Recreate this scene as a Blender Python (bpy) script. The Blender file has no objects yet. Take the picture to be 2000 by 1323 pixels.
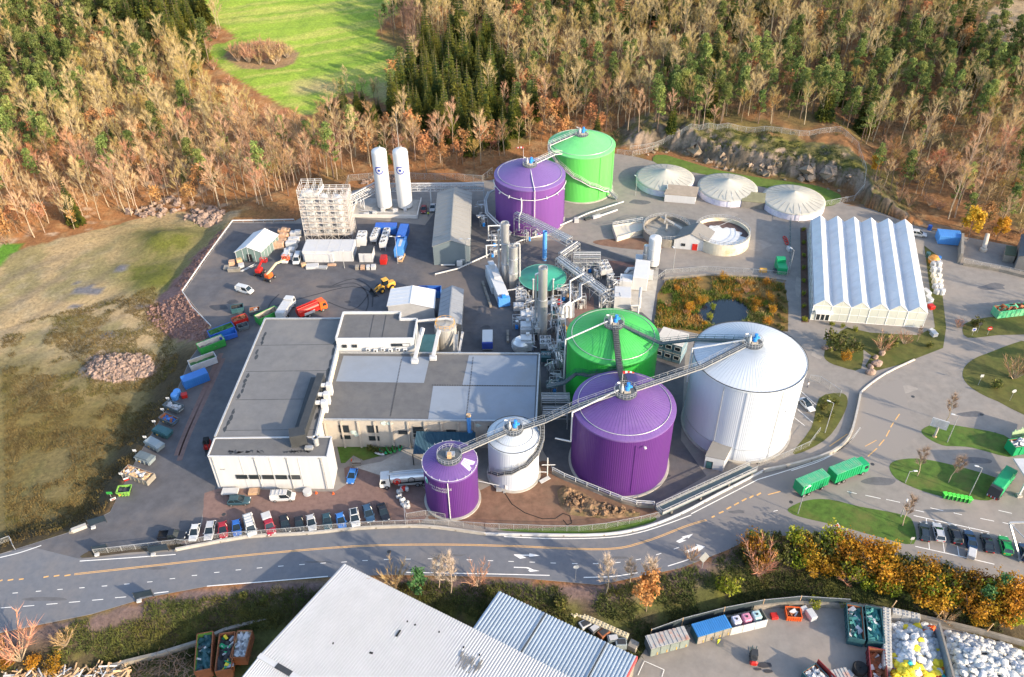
import bpy, bmesh, math, random
import numpy as np
from mathutils import Vector, Matrix
random.seed(7); RNG=np.random.default_rng(11)
sc=bpy.context.scene; COL=sc.collection
# ---------------------------------------------------------------- camera
F_PX=1638.75; TH=math.radians(38.2593); RO=math.radians(-.6821); CZ=133.0
_c,_s=math.cos(TH),math.sin(TH)
FW=np.array([0,_c,-_s]); UP0=np.array([0,_s,_c]); RT0=np.array([1.,0,0])
RT=RT0*math.cos(RO)+UP0*math.sin(RO); UPV=UP0*math.cos(RO)-RT0*math.sin(RO)
cam_d=bpy.data.cameras.new('camera'); cam=bpy.data.objects.new('camera',cam_d); COL.objects.link(cam)
cam_d.sensor_width=36; cam_d.lens=F_PX/2000*36; cam_d.clip_end=4000; cam_d.clip_start=1
mm=Matrix.Identity(4)
for i in range(3):
    mm[i][0]=RT[i]; mm[i][1]=UPV[i]; mm[i][2]=-FW[i]
mm[2][3]=CZ
cam.matrix_world=mm
sc.camera=cam
def G(x,y,z=0.):
    """where the line of sight through photo pixel (x,y) meets the level z"""
    d=RT*((x-1000)/F_PX)-UPV*((y-661.5)/F_PX)+FW
    t=(z-CZ)/d[2]
    return (d[0]*t,d[1]*t,z)
def G2(x,y,z=0.): return G(x,y,z)[:2]
def PX(X,Y,Z):
    X=np.asarray(X,float);Y=np.asarray(Y,float);Z=np.asarray(Z,float)-CZ
    q=[X*a[0]+Y*a[1]+Z*a[2] for a in (RT,UPV,FW)]
    return 1000+F_PX*q[0]/q[2],661.5-F_PX*q[1]/q[2]
# ---------------------------------------------------------------- polygons
def inside(px,py,poly):
    px=np.asarray(px);py=np.asarray(py);r=np.zeros(px.shape,bool);n=len(poly)
    for i in range(n):
        x1,y1=poly[i];x2,y2=poly[(i+1)%n]
        if y1==y2: continue
        c=((y1>py)!=(y2>py))&(px<(x2-x1)*(py-y1)/(y2-y1)+x1); r^=c
    return r
def dist(px,py,line):
    d=np.full(np.shape(px),1e9)
    for (x1,y1),(x2,y2) in zip(line[:-1],line[1:]):
        dx,dy=x2-x1,y2-y1; t=np.clip(((px-x1)*dx+(py-y1)*dy)/(dx*dx+dy*dy+1e-9),0,1)
        d=np.minimum(d,np.hypot(px-x1-t*dx,py-y1-t*dy))
    return d
def ss(a,b,x):
    t=np.clip((x-a)/(b-a),0,1); return t*t*(3-2*t)
def vnoise(x,y,seed=0):
    """smooth value noise, numpy"""
    x=np.asarray(x,float);y=np.asarray(y,float)
    xi=np.floor(x).astype(np.int64);yi=np.floor(y).astype(np.int64);fx=x-xi;fy=y-yi
    def h(a,b):
        n=(a*374761393+b*668265263+seed*1442695041)&0x7fffffff
        n=((n^(n>>13))*1274126177)&0x7fffffff
        return ((n^(n>>16))&0xffff)/65535.
    fx=fx*fx*(3-2*fx);fy=fy*fy*(3-2*fy)
    return (h(xi,yi)*(1-fx)+h(xi+1,yi)*fx)*(1-fy)+(h(xi,yi+1)*(1-fx)+h(xi+1,yi+1)*fx)*fy
def fbm(x,y,seed=0,o=4):
    s=0;a=.5
    for k in range(o): s=s+a*vnoise(x*2**k,y*2**k,seed+k);a*=.5
    return s
# ---------------------------------------------------------------- tagging
def setp(o,label=None,cat=None,group=None,kind=None):
    if label:o['label']=label
    if cat:o['category']=cat
    if group:o['group']=group
    if kind:o['kind']=kind
    return o
def thing(name,label,cat,loc=(0,0,0),rz=0,group=None):
    o=bpy.data.objects.new(name,None);COL.objects.link(o);o.empty_display_size=.5
    o.location=(loc[0],loc[1],loc[2] if len(loc)>2 else 0);o.rotation_euler=(0,0,rz)
    return setp(o,label,cat,group)
def kids(o): return KIDS.get(o.name,[])
KIDS={}
def dup(root,loc=None,rz=None,label=None,group=None,scale=None):
    r=root.copy();COL.objects.link(r)
    if loc is not None:r.location=(loc[0],loc[1],loc[2] if len(loc)>2 else 0)
    if rz is not None:r.rotation_euler=(0,0,rz)
    if scale is not None:r.scale=scale if hasattr(scale,'__len__') else (scale,)*3
    if label:r['label']=label
    if group:r['group']=group
    for c in kids(root):
        d=c.copy();COL.objects.link(d);d.parent=r;KIDS.setdefault(r.name,[]).append(d)
        for e in kids(c):
            g=e.copy();COL.objects.link(g);g.parent=d;KIDS.setdefault(d.name,[]).append(g)
    return r
# ---------------------------------------------------------------- mesh builder
class MB:
    def __init__(s): s.v=[];s.f=[];s.m=[];s.T=None
    def add(s,vs,fs,m=0):
        n=len(s.v)
        if s.T is not None: vs=[tuple(s.T@Vector(p)) for p in vs]
        s.v+=vs; s.f+=[tuple(i+n for i in f) for f in fs]; s.m+=[m]*len(fs)
        return s
    def at(s,loc=(0,0,0),rz=0,rx=0,ry=0):
        s.T=Matrix.Translation(loc)@Matrix.Rotation(rz,4,'Z')@Matrix.Rotation(ry,4,'Y')@Matrix.Rotation(rx,4,'X');return s
    def poly(s,pts,m=0): return s.add([tuple(p) for p in pts],[tuple(range(len(pts)))],m)
    def box(s,c,d,m=0,rz=0,bev=0):
        x,y,z=d[0]/2,d[1]/2,d[2]/2;ca,sa=math.cos(rz),math.sin(rz)
        if bev>0:
            vs=[];b=min(bev,x*.9,y*.9,z*.9)
            ring=lambda ex,ey:[(-ex+b,-ey),(ex-b,-ey),(ex,-ey+b),(ex,ey-b),(ex-b,ey),(-ex+b,ey),(-ex,ey-b),(-ex,-ey+b)]
            vs+=[(p[0],p[1],-z) for p in ring(x,y)]+[(p[0],p[1],z-b) for p in ring(x,y)]+[(p[0],p[1],z) for p in ring(x-b,y-b)]
            fs=[tuple(range(7,-1,-1))]+[(i,(i+1)%8,8+(i+1)%8,8+i) for i in range(8)]+[(8+i,8+(i+1)%8,16+(i+1)%8,16+i) for i in range(8)]+[tuple(range(16,24))]
        else:
            vs=[(-x,-y,-z),(x,-y,-z),(x,y,-z),(-x,y,-z),(-x,-y,z),(x,-y,z),(x,y,z),(-x,y,z)]
            fs=[(3,2,1,0),(4,5,6,7),(0,1,5,4),(1,2,6,5),(2,3,7,6),(3,0,4,7)]
        vs=[(c[0]+p[0]*ca-p[1]*sa,c[1]+p[0]*sa+p[1]*ca,c[2]+p[2]) for p in vs]
        return s.add(vs,fs,m)
    def bar(s,p,q,w,h,m=0):
        """rectangular beam from p to q (w sideways, h upright)"""
        p=Vector(p);q=Vector(q);d=(q-p)
        if d.length<1e-6:return s
        d.normalize();up=Vector((0,0,1)) if abs(d.z)<.97 else Vector((0,1,0))
        a=d.cross(up).normalized()*w/2;b=a.cross(d).normalized()*h/2
        vs=[tuple(o+i*a+j*b) for o in (p,q) for i,j in ((-1,-1),(1,-1),(1,1),(-1,1))]
        return s.add(vs,[(3,2,1,0),(4,5,6,7),(0,1,5,4),(1,2,6,5),(2,3,7,6),(3,0,4,7)],m)
    def tube(s,p,q,r,n=6,r2=None,m=0,caps=True):
        p=Vector(p);q=Vector(q);d=q-p
        if d.length<1e-6:return s
        r2=r if r2 is None else r2
        d.normalize();a=d.orthogonal().normalized();b=d.cross(a)
        vs=[];
        for o,rr in ((p,r),(q,r2)):
            for i in range(n):
                t=2*math.pi*i/n; vs.append(tuple(o+a*(rr*math.cos(t))+b*(rr*math.sin(t))))
        fs=[(i,(i+1)%n,n+(i+1)%n,n+i) for i in range(n)]
        if caps: fs+=[tuple(range(n-1,-1,-1)),tuple(range(n,2*n))]
        return s.add(vs,fs,m)
    def path(s,pts,r,n=6,m=0):
        for a,b in zip(pts[:-1],pts[1:]): s.tube(a,b,r,n,m=m)
        for p in pts[1:-1]: s.ball(p,r*1.02,n,3,m)
        return s
    def ball(s,c,r,n=8,k=5,m=0,sz=1.):
        prof=[(r*math.sin(math.pi*i/k),-r*sz*math.cos(math.pi*i/k)) for i in range(k+1)]
        return s.lathe(prof,n,c,m)
    def lathe(s,prof,n=24,c=(0,0,0),m=0,rib=0,a0=0):
        vs=[];k=len(prof)
        for i in range(n):
            t=a0+2*math.pi*i/n
            for r,z in prof:
                rr=r+(rib if (i%2 and r>rib) else 0); vs.append((c[0]+rr*math.cos(t),c[1]+rr*math.sin(t),c[2]+z))
        fs=[]
        for i in range(n):
            j=(i+1)%n
            for q in range(k-1):
                if prof[q][0]<1e-6: fs.append((i*k+q,j*k+q+1,i*k+q+1))
                elif prof[q+1][0]<1e-6: fs.append((i*k+q,j*k+q,i*k+q+1))
                else: fs.append((i*k+q,j*k+q,j*k+q+1,i*k+q+1))
        return s.add(vs,fs,m)
    def disc(s,c,r,n=24,m=0): return s.poly([(c[0]+r*math.cos(2*math.pi*i/n),c[1]+r*math.sin(2*math.pi*i/n),c[2]) for i in range(n)],m)
    def prism(s,pts,z0,z1,m=0,mt=None):
        n=len(pts)
        A=sum(pts[i][0]*pts[(i+1)%n][1]-pts[(i+1)%n][0]*pts[i][1] for i in range(n))
        if A<0: pts=pts[::-1]
        vs=[(p[0],p[1],z0) for p in pts]+[(p[0],p[1],z1) for p in pts]
        s.add(vs,[(i,(i+1)%n,n+(i+1)%n,n+i) for i in range(n)]+[tuple(range(n-1,-1,-1))],m)
        return s.add([(p[0],p[1],z1) for p in pts],[tuple(range(n))],m if mt is None else mt)
    def strip(s,line,z,w,m=0):
        """flat ribbon along a 2-D line"""
        n=len(line);L=[]
        for i,p in enumerate(line):
            a=Vector(line[max(i-1,0)][:2]);b=Vector(line[min(i+1,n-1)][:2]);d=(b-a).normalized();nn=Vector((-d.y,d.x))*w/2
            L.append(((p[0]+nn.x,p[1]+nn.y,z),(p[0]-nn.x,p[1]-nn.y,z)))
        vs=[q for a in L for q in a]
        return s.add(vs,[(2*i,2*i+1,2*i+3,2*i+2) for i in range(n-1)],m)
    def wall(s,line,z0,z1,w,m=0):
        for a,b in zip(line[:-1],line[1:]): s.bar((a[0],a[1],(z0+z1)/2),(b[0],b[1],(z0+z1)/2),w,z1-z0,m)
        return s
    def build(s,name,mats,parent=None,loc=None,rz=0,smooth=False):
        me=bpy.data.meshes.new(name);me.from_pydata(s.v,[],s.f)
        if not isinstance(mats,(list,tuple)):mats=[mats]
        for q in mats: me.materials.append(q)
        if len(mats)>1: me.polygons.foreach_set('material_index',s.m)
        if smooth: me.polygons.foreach_set('use_smooth',[True]*len(s.f))
        me.update()
        o=bpy.data.objects.new(name,me);COL.objects.link(o)
        if parent is not None: o.parent=parent;KIDS.setdefault(parent.name,[]).append(o)
        if loc is not None:o.location=(loc[0],loc[1],loc[2] if len(loc)>2 else 0)
        if rz:o.rotation_euler=(0,0,rz)
        return o
# ---------------------------------------------------------------- materials
def _nt(name):
    m=bpy.data.materials.new(name);m.use_nodes=True;nt=m.node_tree
    return m,nt,nt.nodes['Principled BSDF'],nt.links.new
def M(name,col,rough=.6,metal=0.,var=.18,scale=.6,stain=None,stain_amt=.5,stain_scale=.15,bump=0.,rnd=0.,spec=.35,coord='Object',stretch=None,emit=0):
    """procedural: base colour, fine mottling, optional second-colour weathering, bump, per-object variation"""
    m,nt,b,L=_nt(name);N=nt.nodes.new
    b.inputs['Roughness'].default_value=rough;b.inputs['Metallic'].default_value=metal
    b.inputs['Specular IOR Level'].default_value=spec
    tc=N('ShaderNodeTexCoord');vec=tc.outputs[coord]
    if stretch:
        mp=N('ShaderNodeMapping');mp.inputs['Scale'].default_value=stretch;L(vec,mp.inputs[0]);vec=mp.outputs[0]
    n1=N('ShaderNodeTexNoise');n1.inputs['Scale'].default_value=scale;n1.inputs['Detail'].default_value=6;n1.inputs['Roughness'].default_value=.65;L(vec,n1.inputs['Vector'])
    hsv=N('ShaderNodeHueSaturation');hsv.inputs['Color'].default_value=(*col,1)
    mr=N('ShaderNodeMapRange');mr.inputs[1].default_value=.3;mr.inputs[2].default_value=.7;mr.inputs[3].default_value=1-var;mr.inputs[4].default_value=1+var;L(n1.outputs[0],mr.inputs[0])
    val=mr.outputs[0]
    if rnd:
        oi=N('ShaderNodeObjectInfo');m2=N('ShaderNodeMapRange');m2.inputs[3].default_value=1-rnd;m2.inputs[4].default_value=1+rnd;L(oi.outputs['Random'],m2.inputs[0])
        mu=N('ShaderNodeMath');mu.operation='MULTIPLY';L(val,mu.inputs[0]);L(m2.outputs[0],mu.inputs[1]);val=mu.outputs[0]
        m3=N('ShaderNodeMapRange');m3.inputs[3].default_value=.5-.12*rnd;m3.inputs[4].default_value=.5+.12*rnd
        fr=N('ShaderNodeMath');fr.operation='FRACT';mx=N('ShaderNodeMath');mx.operation='MULTIPLY';mx.inputs[1].default_value=7.31;L(oi.outputs['Random'],mx.inputs[0]);L(mx.outputs[0],fr.inputs[0]);L(fr.outputs[0],m3.inputs[0]);L(m3.outputs[0],hsv.inputs['Hue'])
    L(val,hsv.inputs['Value']);out=hsv.outputs[0]
    if stain:
        n2=N('ShaderNodeTexNoise');n2.inputs['Scale'].default_value=stain_scale;n2.inputs['Detail'].default_value=8;n2.inputs['Roughness'].default_value=.7;L(vec,n2.inputs['Vector'])
        r2=N('ShaderNodeMapRange');r2.inputs[1].default_value=.48;r2.inputs[2].default_value=.66;r2.inputs[3].default_value=0;r2.inputs[4].default_value=stain_amt;L(n2.outputs[0],r2.inputs[0])
        mi=N('ShaderNodeMix');mi.data_type='RGBA';L(r2.outputs[0],mi.inputs[0]);L(out,mi.inputs[6]);mi.inputs[7].default_value=(*stain,1);out=mi.outputs[2]
    L(out,b.inputs['Base Color'])
    if bump:
        bp=N('ShaderNodeBump');bp.inputs['Strength'].default_value=bump;bp.inputs['Distance'].default_value=.1;L(n1.outputs[0],bp.inputs['Height']);L(bp.outputs[0],b.inputs['Normal'])
    if emit:
        L(out,b.inputs['Emission Color']);b.inputs['Emission Strength'].default_value=emit
    return m
def MG(name,col,rough=.08,alpha=1.):
    m,nt,b,L=_nt(name);b.inputs['Base Color'].default_value=(*col,1);b.inputs['Roughness'].default_value=rough;b.inputs['Specular IOR Level'].default_value=.6
    b.inputs['Alpha'].default_value=alpha
    return m
def leafmat(name,col,col2,rnd=.25,trans=.25,scale=.5):
    """two-tone foliage, some light passing through the leaves"""
    m,nt,b,L=_nt(name);N=nt.nodes.new
    tc=N('ShaderNodeTexCoord');n1=N('ShaderNodeTexNoise');n1.inputs['Scale'].default_value=scale;n1.inputs['Detail'].default_value=5;L(tc.outputs['Object'],n1.inputs['Vector'])
    mr=N('ShaderNodeMapRange');mr.inputs[1].default_value=.36;mr.inputs[2].default_value=.64;L(n1.outputs[0],mr.inputs[0])
    mi=N('ShaderNodeMix');mi.data_type='RGBA';mi.inputs[6].default_value=(*col,1);mi.inputs[7].default_value=(*col2,1);L(mr.outputs[0],mi.inputs[0])
    hs=N('ShaderNodeHueSaturation');oi=N('ShaderNodeObjectInfo')
    a=N('ShaderNodeMapRange');a.inputs[3].default_value=1-rnd;a.inputs[4].default_value=1+rnd;L(oi.outputs['Random'],a.inputs[0]);L(a.outputs[0],hs.inputs['Value'])
    mx=N('ShaderNodeMath');mx.operation='MULTIPLY';mx.inputs[1].default_value=13.7;fr=N('ShaderNodeMath');fr.operation='FRACT';L(oi.outputs['Random'],mx.inputs[0]);L(mx.outputs[0],fr.inputs[0])
    h=N('ShaderNodeMapRange');h.inputs[3].default_value=.485;h.inputs[4].default_value=.515;L(fr.outputs[0],h.inputs[0]);L(h.outputs[0],hs.inputs['Hue'])
    L(mi.outputs[2],hs.inputs['Color']);L(hs.outputs[0],b.inputs['Base Color']);b.inputs['Roughness'].default_value=.7;b.inputs['Specular IOR Level'].default_value=.2
    if trans:
        t=N('ShaderNodeBsdfTranslucent');L(hs.outputs[0],t.inputs[0]);ms=N('ShaderNodeMixShader');ms.inputs[0].default_value=trans
        L(b.outputs[0],ms.inputs[1]);L(t.outputs[0],ms.inputs[2]);L(ms.outputs[0],nt.nodes['Material Output'].inputs[0])
    return m
# ================================================================ light
SUN_EL=math.radians(20);SUN_AZ=math.radians(-32)      # azimuth measured from +X, anticlockwise
to_sun=Vector((math.cos(SUN_EL)*math.cos(SUN_AZ),math.cos(SUN_EL)*math.sin(SUN_AZ),math.sin(SUN_EL)))
sd=bpy.data.lights.new('sun','SUN');sd.energy=2.9;sd.angle=math.radians(.55);sd.color=(1,.81,.57)
so=bpy.data.objects.new('sun',sd);COL.objects.link(so);so.rotation_mode='QUATERNION';so.rotation_quaternion=to_sun.to_track_quat('Z','Y');so.location=(200,0,200)
w=bpy.data.worlds.new('World');sc.world=w;w.use_nodes=True;wn=w.node_tree
sky=wn.nodes.new('ShaderNodeTexSky');sky.sky_type='NISHITA';sky.sun_disc=False;sky.sun_elevation=SUN_EL;sky.sun_rotation=math.radians(122);sky.dust_density=1.5;sky.ozone_density=1.0
wn.links.new(sky.outputs[0],wn.nodes['Background'].inputs[0]);wn.nodes['Background'].inputs[1].default_value=.15
sc.view_settings.view_transform='Standard';sc.view_settings.look='None';sc.view_settings.exposure=1.64;sc.view_settings.gamma=1
sc.cycles.max_bounces=6;sc.cycles.diffuse_bounces=3;sc.cycles.glossy_bounces=3;sc.cycles.transparent_max_bounces=8;sc.cycles.use_denoising=True
sc.cycles.sample_clamp_indirect=6
# ================================================================ materials
m_asph=M('worn asphalt',(.205,.188,.172),.85,var=.14,scale=.5,stain=(.27,.232,.2),stain_amt=.75,stain_scale=.06,coord='Object')
m_yard=M('dark asphalt',(.085,.084,.092),.75,var=.22,scale=.35,stain=(.155,.13,.115),stain_amt=.85,stain_scale=.035)
m_road=M('road asphalt',(.125,.132,.15),.8,var=.1,scale=.8,stain=(.18,.16,.145),stain_amt=.6,stain_scale=.05)  # cool blue in the colour stands in for shade at its left end
def wearmix(m,col2,x0,x1):
    """the tarmac is newer at one end of the road and worn pale at the other"""
    nt=m.node_tree;b=nt.nodes['Principled BSDF'];N=nt.nodes.new;L=nt.links.new;src=b.inputs['Base Color'].links[0].from_socket
    tc=N('ShaderNodeTexCoord');sx=N('ShaderNodeSeparateXYZ');L(tc.outputs['Object'],sx.inputs[0]);n=N('ShaderNodeTexNoise');n.inputs['Scale'].default_value=.09;n.inputs['Detail'].default_value=7;L(tc.outputs['Object'],n.inputs['Vector'])
    ad=N('ShaderNodeMath');ad.operation='MULTIPLY_ADD';L(n.outputs[0],ad.inputs[0]);ad.inputs[1].default_value=28;L(sx.outputs[0],ad.inputs[2]);mr=N('ShaderNodeMapRange');mr.inputs[1].default_value=x0+14;mr.inputs[2].default_value=x1+14;L(ad.outputs[0],mr.inputs[0])
    mi=N('ShaderNodeMix');mi.data_type='RGBA';L(mr.outputs[0],mi.inputs[0]);L(src,mi.inputs[6]);mi.inputs[7].default_value=(*col2,1);L(mi.outputs[2],b.inputs['Base Color'])
wearmix(m_road,(.215,.195,.178),28,66)
m_red=M('red paving',(.17,.108,.094),.85,var=.2,scale=.9,stain=(.13,.09,.08),stain_amt=.6,stain_scale=.08)
m_redsoil=M('red soil',(.165,.095,.065),.95,var=.3,scale=.5,stain=(.14,.1,.07),stain_amt=.8,stain_scale=.1,bump=.4)
m_conc=M('concrete',(.36,.34,.31),.85,var=.12,scale=.8,stain=(.24,.22,.19),stain_amt=.5,stain_scale=.3)
m_concd=M('old concrete',(.22,.2,.175),.9,var=.2,scale=.8,stain=(.12,.115,.09),stain_amt=.7,stain_scale=.25)
m_lawn=M('lawn',(.058,.112,.016),.95,var=.4,scale=.6,stain=(.11,.115,.03),stain_amt=.8,stain_scale=.14,bump=.6)
m_lawnb=M('bright lawn',(.085,.14,.02),.95,var=.3,scale=.5,stain=(.12,.13,.03),stain_amt=.5,stain_scale=.1,bump=.5)
m_soil=M('dark soil',(.055,.042,.028),.95,var=.35,scale=.6,stain=(.09,.08,.03),stain_amt=.7,stain_scale=.12,bump=.6)
m_wpaint=M('white road paint',(.72,.71,.68),.7,var=.12,scale=2)
m_ypaint=M('yellow road paint',(.62,.36,.13),.7,var=.15,scale=2)
m_water=MG('pond water',(.012,.02,.03),.04)
m_tyre=M('tyre stain',(.04,.04,.046),.8,var=.2)
m_white=M('white cladding',(.44,.45,.47),.5,var=.05,scale=1.,stain=(.47,.46,.43),stain_amt=.6,stain_scale=.6,stretch=(1,1,.07))
m_whitem=M('white metal',(.5,.51,.52),.35,var=.04,scale=.5)
m_steel=M('stainless steel',(.62,.62,.62),.3,metal=.75,var=.1,scale=.6)
m_galv=M('galvanised steel',(.40,.41,.42),.45,metal=.45,var=.15,scale=1.5)
m_pipe=M('pale pipe cladding',(.44,.445,.45),.4,metal=.25,var=.1,scale=1)
m_dark=M('dark steel',(.035,.038,.042),.55,var=.2)
m_black=M('black rubber',(.012,.012,.013),.8,var=.2)
m_glass=MG('window glass',(.02,.026,.032),.06)
m_grid=M('deck grating',(.11,.118,.125),.6,metal=.3,var=.2,scale=3)
m_roofd=M('dark roofing felt',(.105,.105,.109),.9,var=.12,scale=.5,stain=(.14,.135,.13),stain_amt=.8,stain_scale=.1)
m_roofg=M('grey roofing felt',(.135,.136,.141),.9,var=.1,scale=.5,stain=(.17,.165,.16),stain_amt=.8,stain_scale=.09)
m_roofl=M('light roofing membrane',(.20,.232,.28),.7,var=.05,scale=.4,stain=(.19,.205,.225),stain_amt=.7,stain_scale=.09)
m_beige=M('beige concrete panel',(.37,.335,.295),.85,var=.08,scale=.8,stain=(.36,.3,.24),stain_amt=.5,stain_scale=.25)
m_sunrib=M('sun tinted ribbed metal',(.66,.6,.48),.5,var=.06)  # white metal with the yellow of sunlight mixed into its colour
m_blue=M('blue container paint',(.03,.13,.42),.45,var=.12,scale=.6,stain=(.03,.1,.3),stain_amt=.6,rnd=.1)
m_bluel=M('light blue paint',(.08,.26,.6),.4,var=.08)
m_green=M('green container paint',(.03,.24,.045),.45,var=.15,scale=.6,stain=(.05,.2,.05),stain_amt=.5)
m_teal=M('dark teal paint',(.03,.09,.105),.5,var=.2,scale=.6,stain=(.06,.11,.12),stain_amt=.6)
m_redp=M('red paint',(.42,.02,.015),.4,var=.12)
m_orange=M('orange paint',(.7,.11,.02),.4,var=.1)
m_yellow=M('yellow machine paint',(.62,.33,.05),.45,var=.12)
m_rust=M('rusty steel',(.27,.1,.045),.85,var=.3,scale=1,stain=(.13,.055,.035),stain_amt=.8,stain_scale=.5)
m_wood=M('raw timber',(.46,.31,.18),.85,var=.25,scale=1.2,stain=(.3,.2,.12),stain_amt=.6)
m_wgrey=M('white sheet',(.42,.425,.435),.55,var=.1,scale=.5)
m_trash=M('mixed white rubbish',(.66,.65,.63),.7,var=.25,scale=1.3,stain=(.4,.39,.4),stain_amt=.6,stain_scale=.6)
m_yelbag=M('yellow plastic',(.72,.55,.03),.5,var=.2,scale=1)
m_rock=M('granite rock',(.30,.25,.21),.9,var=.4,scale=.4,stain=(.11,.095,.07),stain_amt=.85,stain_scale=.22,bump=.9)
m_redrock=M('red rubble stone',(.21,.125,.105),.95,var=.4,scale=1.2,stain=(.14,.09,.085),stain_amt=.7,stain_scale=.5,bump=.6)
m_pink=M('pinkish rubble stone',(.26,.185,.15),.95,var=.55,scale=1.0,stain=(.2,.16,.13),stain_amt=.6,bump=.5)
# ================================================================ terrain
def W2(L,z=0.): return [G2(x,y,z) for x,y in L]
def cr(P,n=6,closed=False):
    """Catmull-Rom through points"""
    P=[np.array(p,float) for p in P];N=len(P);out=[]
    for i in range(N if closed else N-1):
        g=lambda k:P[k%N] if closed else P[min(max(k,0),N-1)]
        a,b,c,d=g(i-1),g(i),g(i+1),g(i+2)
        for j in range(n):
            t=j/n; out.append(tuple(.5*(2*b+(c-a)*t+(2*a-5*b+4*c-d)*t*t+(3*b-a-3*c+d)*t**3)))
    if not closed: out.append(tuple(P[-1]))
    return out
BANK=W2([(470,405),(452,435),(357,572),(415,642),(372,700),(338,780),(270,890),(215,1000),(150,1035),(0,1082)])
BANKX=[(-60,300),(-72,250)]+BANK+[(-140,92)]
FIELD=BANKX+[(-1500,60),(-1500,1800),(-60,1800)]
SOUTHL=W2([(-10,1242),(180,1203),(290,1170),(420,1146),(640,1131),(760,1127),(1000,1132),(1170,1147),(1330,1113),(1420,1079),(1470,1054),(1560,1049),(1640,1062),(2000,1165)])
SOUTH=[(-1500,60)]+[(-130,80)]+SOUTHL+[(300,60),(1500,0),(1500,-500),(-1500,-500)]
EDGE=[(-900,120),(-300,200)]+W2([(-200,520),(0,480),(120,450),(230,420),(330,395),(440,408),(560,418),(590,385),(690,350),(800,352),(960,335),(1040,296),(1200,290),(1290,288),(1400,322),(1500,342),(1600,352),(1665,372),(1690,402),(1790,438),(1880,462),(2100,500)])+[(260,200),(900,150)]
HILL=EDGE+[(1500,150),(1500,2500),(-1500,2500),(-1500,120)]
CLIFF=W2([(1240,296),(1290,290),(1400,326),(1500,346),(1600,357),(1660,378),(1668,420)])
MEADOW=[(375,-30),(395,30),(440,55),(462,75),(398,95),(425,130),(480,165),(540,200),(600,228),(650,190),(700,178),(760,205),(800,160),(812,122),(775,95),(735,72),(745,45),(800,15),(830,-30)]
def hz(x,y):
    x=np.asarray(x,float);y=np.asarray(y,float);shp=x.shape;x=x.ravel();y=y.ravel()
    z=np.full(x.shape,-.12)
    f=inside(x,y,FIELD);d=dist(x,y,BANKX)
    de=np.where(inside(x,y,HILL),dist(x,y,EDGE),0);ff=ss(30,4,de)
    z-=np.where(f,3.0*ff*ss(0,9,d)*(1+.5*(fbm(x/14,y/14,3)-.5)),0)
    z+=np.where(f,.9*ff*(fbm(x/5,y/5,5)-.45)*ss(2,8,d),0)
    s=inside(x,y,SOUTH);d=dist(x,y,SOUTHL)
    z-=np.where(s,3.2*ss(.5,11,d),0)
    h=inside(x,y,HILL);d=dist(x,y,EDGE)
    sl=.12+.06*ss(-60,120,x)
    z+=np.where(h,sl*d*d/(d+14)+2.2*(fbm(x/22,y/22,9)-.47)*ss(3,40,d)+.8*(fbm(x/4,y/4,4)-.47)*ss(1,10,d),0)
    dc=dist(x,y,CLIFF);cx=ss(36,52,x)*ss(128,112,x)
    rough=(fbm(x/3.2,y/3.2,21)-.5)*3.6+2.2*(.5-np.abs(fbm(x/2.1,y/4.5,23)-.47)*6)*ss(8,3,dc)+(fbm(x/9,y/9,22)-.5)*3
    z+=np.where(h,(6.2*ss(.3,5.5,dc)+rough*ss(.5,4,dc)*ss(26,12,dc))*cx*ss(60,30,dc)*1.0,0)
    # knolls on the field
    for (px,py,r,hh) in ((230,718,9,2.4),(330,470,9,2.2),(310,545,8,1.2),(270,600,7,.8),(180,690,5,1.2),(395,430,8,1.5)):
        gx,gy=G2(px,py,-3);q=((x-gx)**2+((y-gy)*1.3)**2)/r**2
        z+=hh*np.exp(-q*1.6)*(1+.5*(fbm(x/1.7,y/1.7,31)-.5))
    return z.reshape(shp)
def axis(a,b,st,lo,hi):
    m=list(np.arange(a,b+st,st));s=st;v=a
    L=[];
    while v>lo: s*=1.25;v-=s;L.append(v)
    R=[];s=st;v=m[-1]
    while v<hi: s*=1.25;v+=s;R.append(v)
    return np.array(L[::-1]+m+R)
xs=axis(-215,215,1.6,-1600,1600);ys=axis(52,470,1.6,-300,2400)
xs=np.concatenate([xs[xs<36],np.arange(36,130,.75),xs[xs>130.4]]);ys=np.concatenate([ys[ys<226],np.arange(226,292,.75),ys[ys>292.4]])
Xg,Yg=np.meshgrid(xs,ys);Zg=hz(Xg,Yg)
far=ss(420,900,Yg);Zg=Zg*(1-far)+far*np.minimum(Zg,60)
nx,ny=len(xs),len(ys)
def hzg(x,y):
    x=np.asarray(x,float);y=np.asarray(y,float)
    i=np.clip(np.searchsorted(xs,x)-1,0,nx-2);j=np.clip(np.searchsorted(ys,y)-1,0,ny-2);u=np.clip((x-xs[i])/(xs[i+1]-xs[i]),0,1);v=np.clip((y-ys[j])/(ys[j+1]-ys[j]),0,1)
    return (Zg[j,i]*(1-u)+Zg[j,i+1]*u)*(1-v)+(Zg[j+1,i]*(1-u)+Zg[j+1,i+1]*u)*v
def hz1(x,y): return float(hzg(np.array([x]),np.array([y]))[0])
def T(px,py):
    """photo pixel -> point on the terrain"""
    d=RT*((px-1000)/F_PX)-UPV*((py-661.5)/F_PX)+FW
    ts=np.linspace(60,900,841);X=d[0]*ts;Y=d[1]*ts;Z=CZ+d[2]*ts;k=np.argmax(Z<hzg(X,Y))
    ts=np.linspace(ts[max(k-1,0)],ts[k],20);X=d[0]*ts;Y=d[1]*ts;Z=CZ+d[2]*ts;k=np.argmax(Z<hzg(X,Y))
    return (X[k],Y[k],float(hzg(X[k:k+1],Y[k:k+1])[0]))
me=bpy.data.meshes.new('ground')
co=np.stack([Xg.ravel(),Yg.ravel(),Zg.ravel()],1).astype(np.float32)
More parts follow.
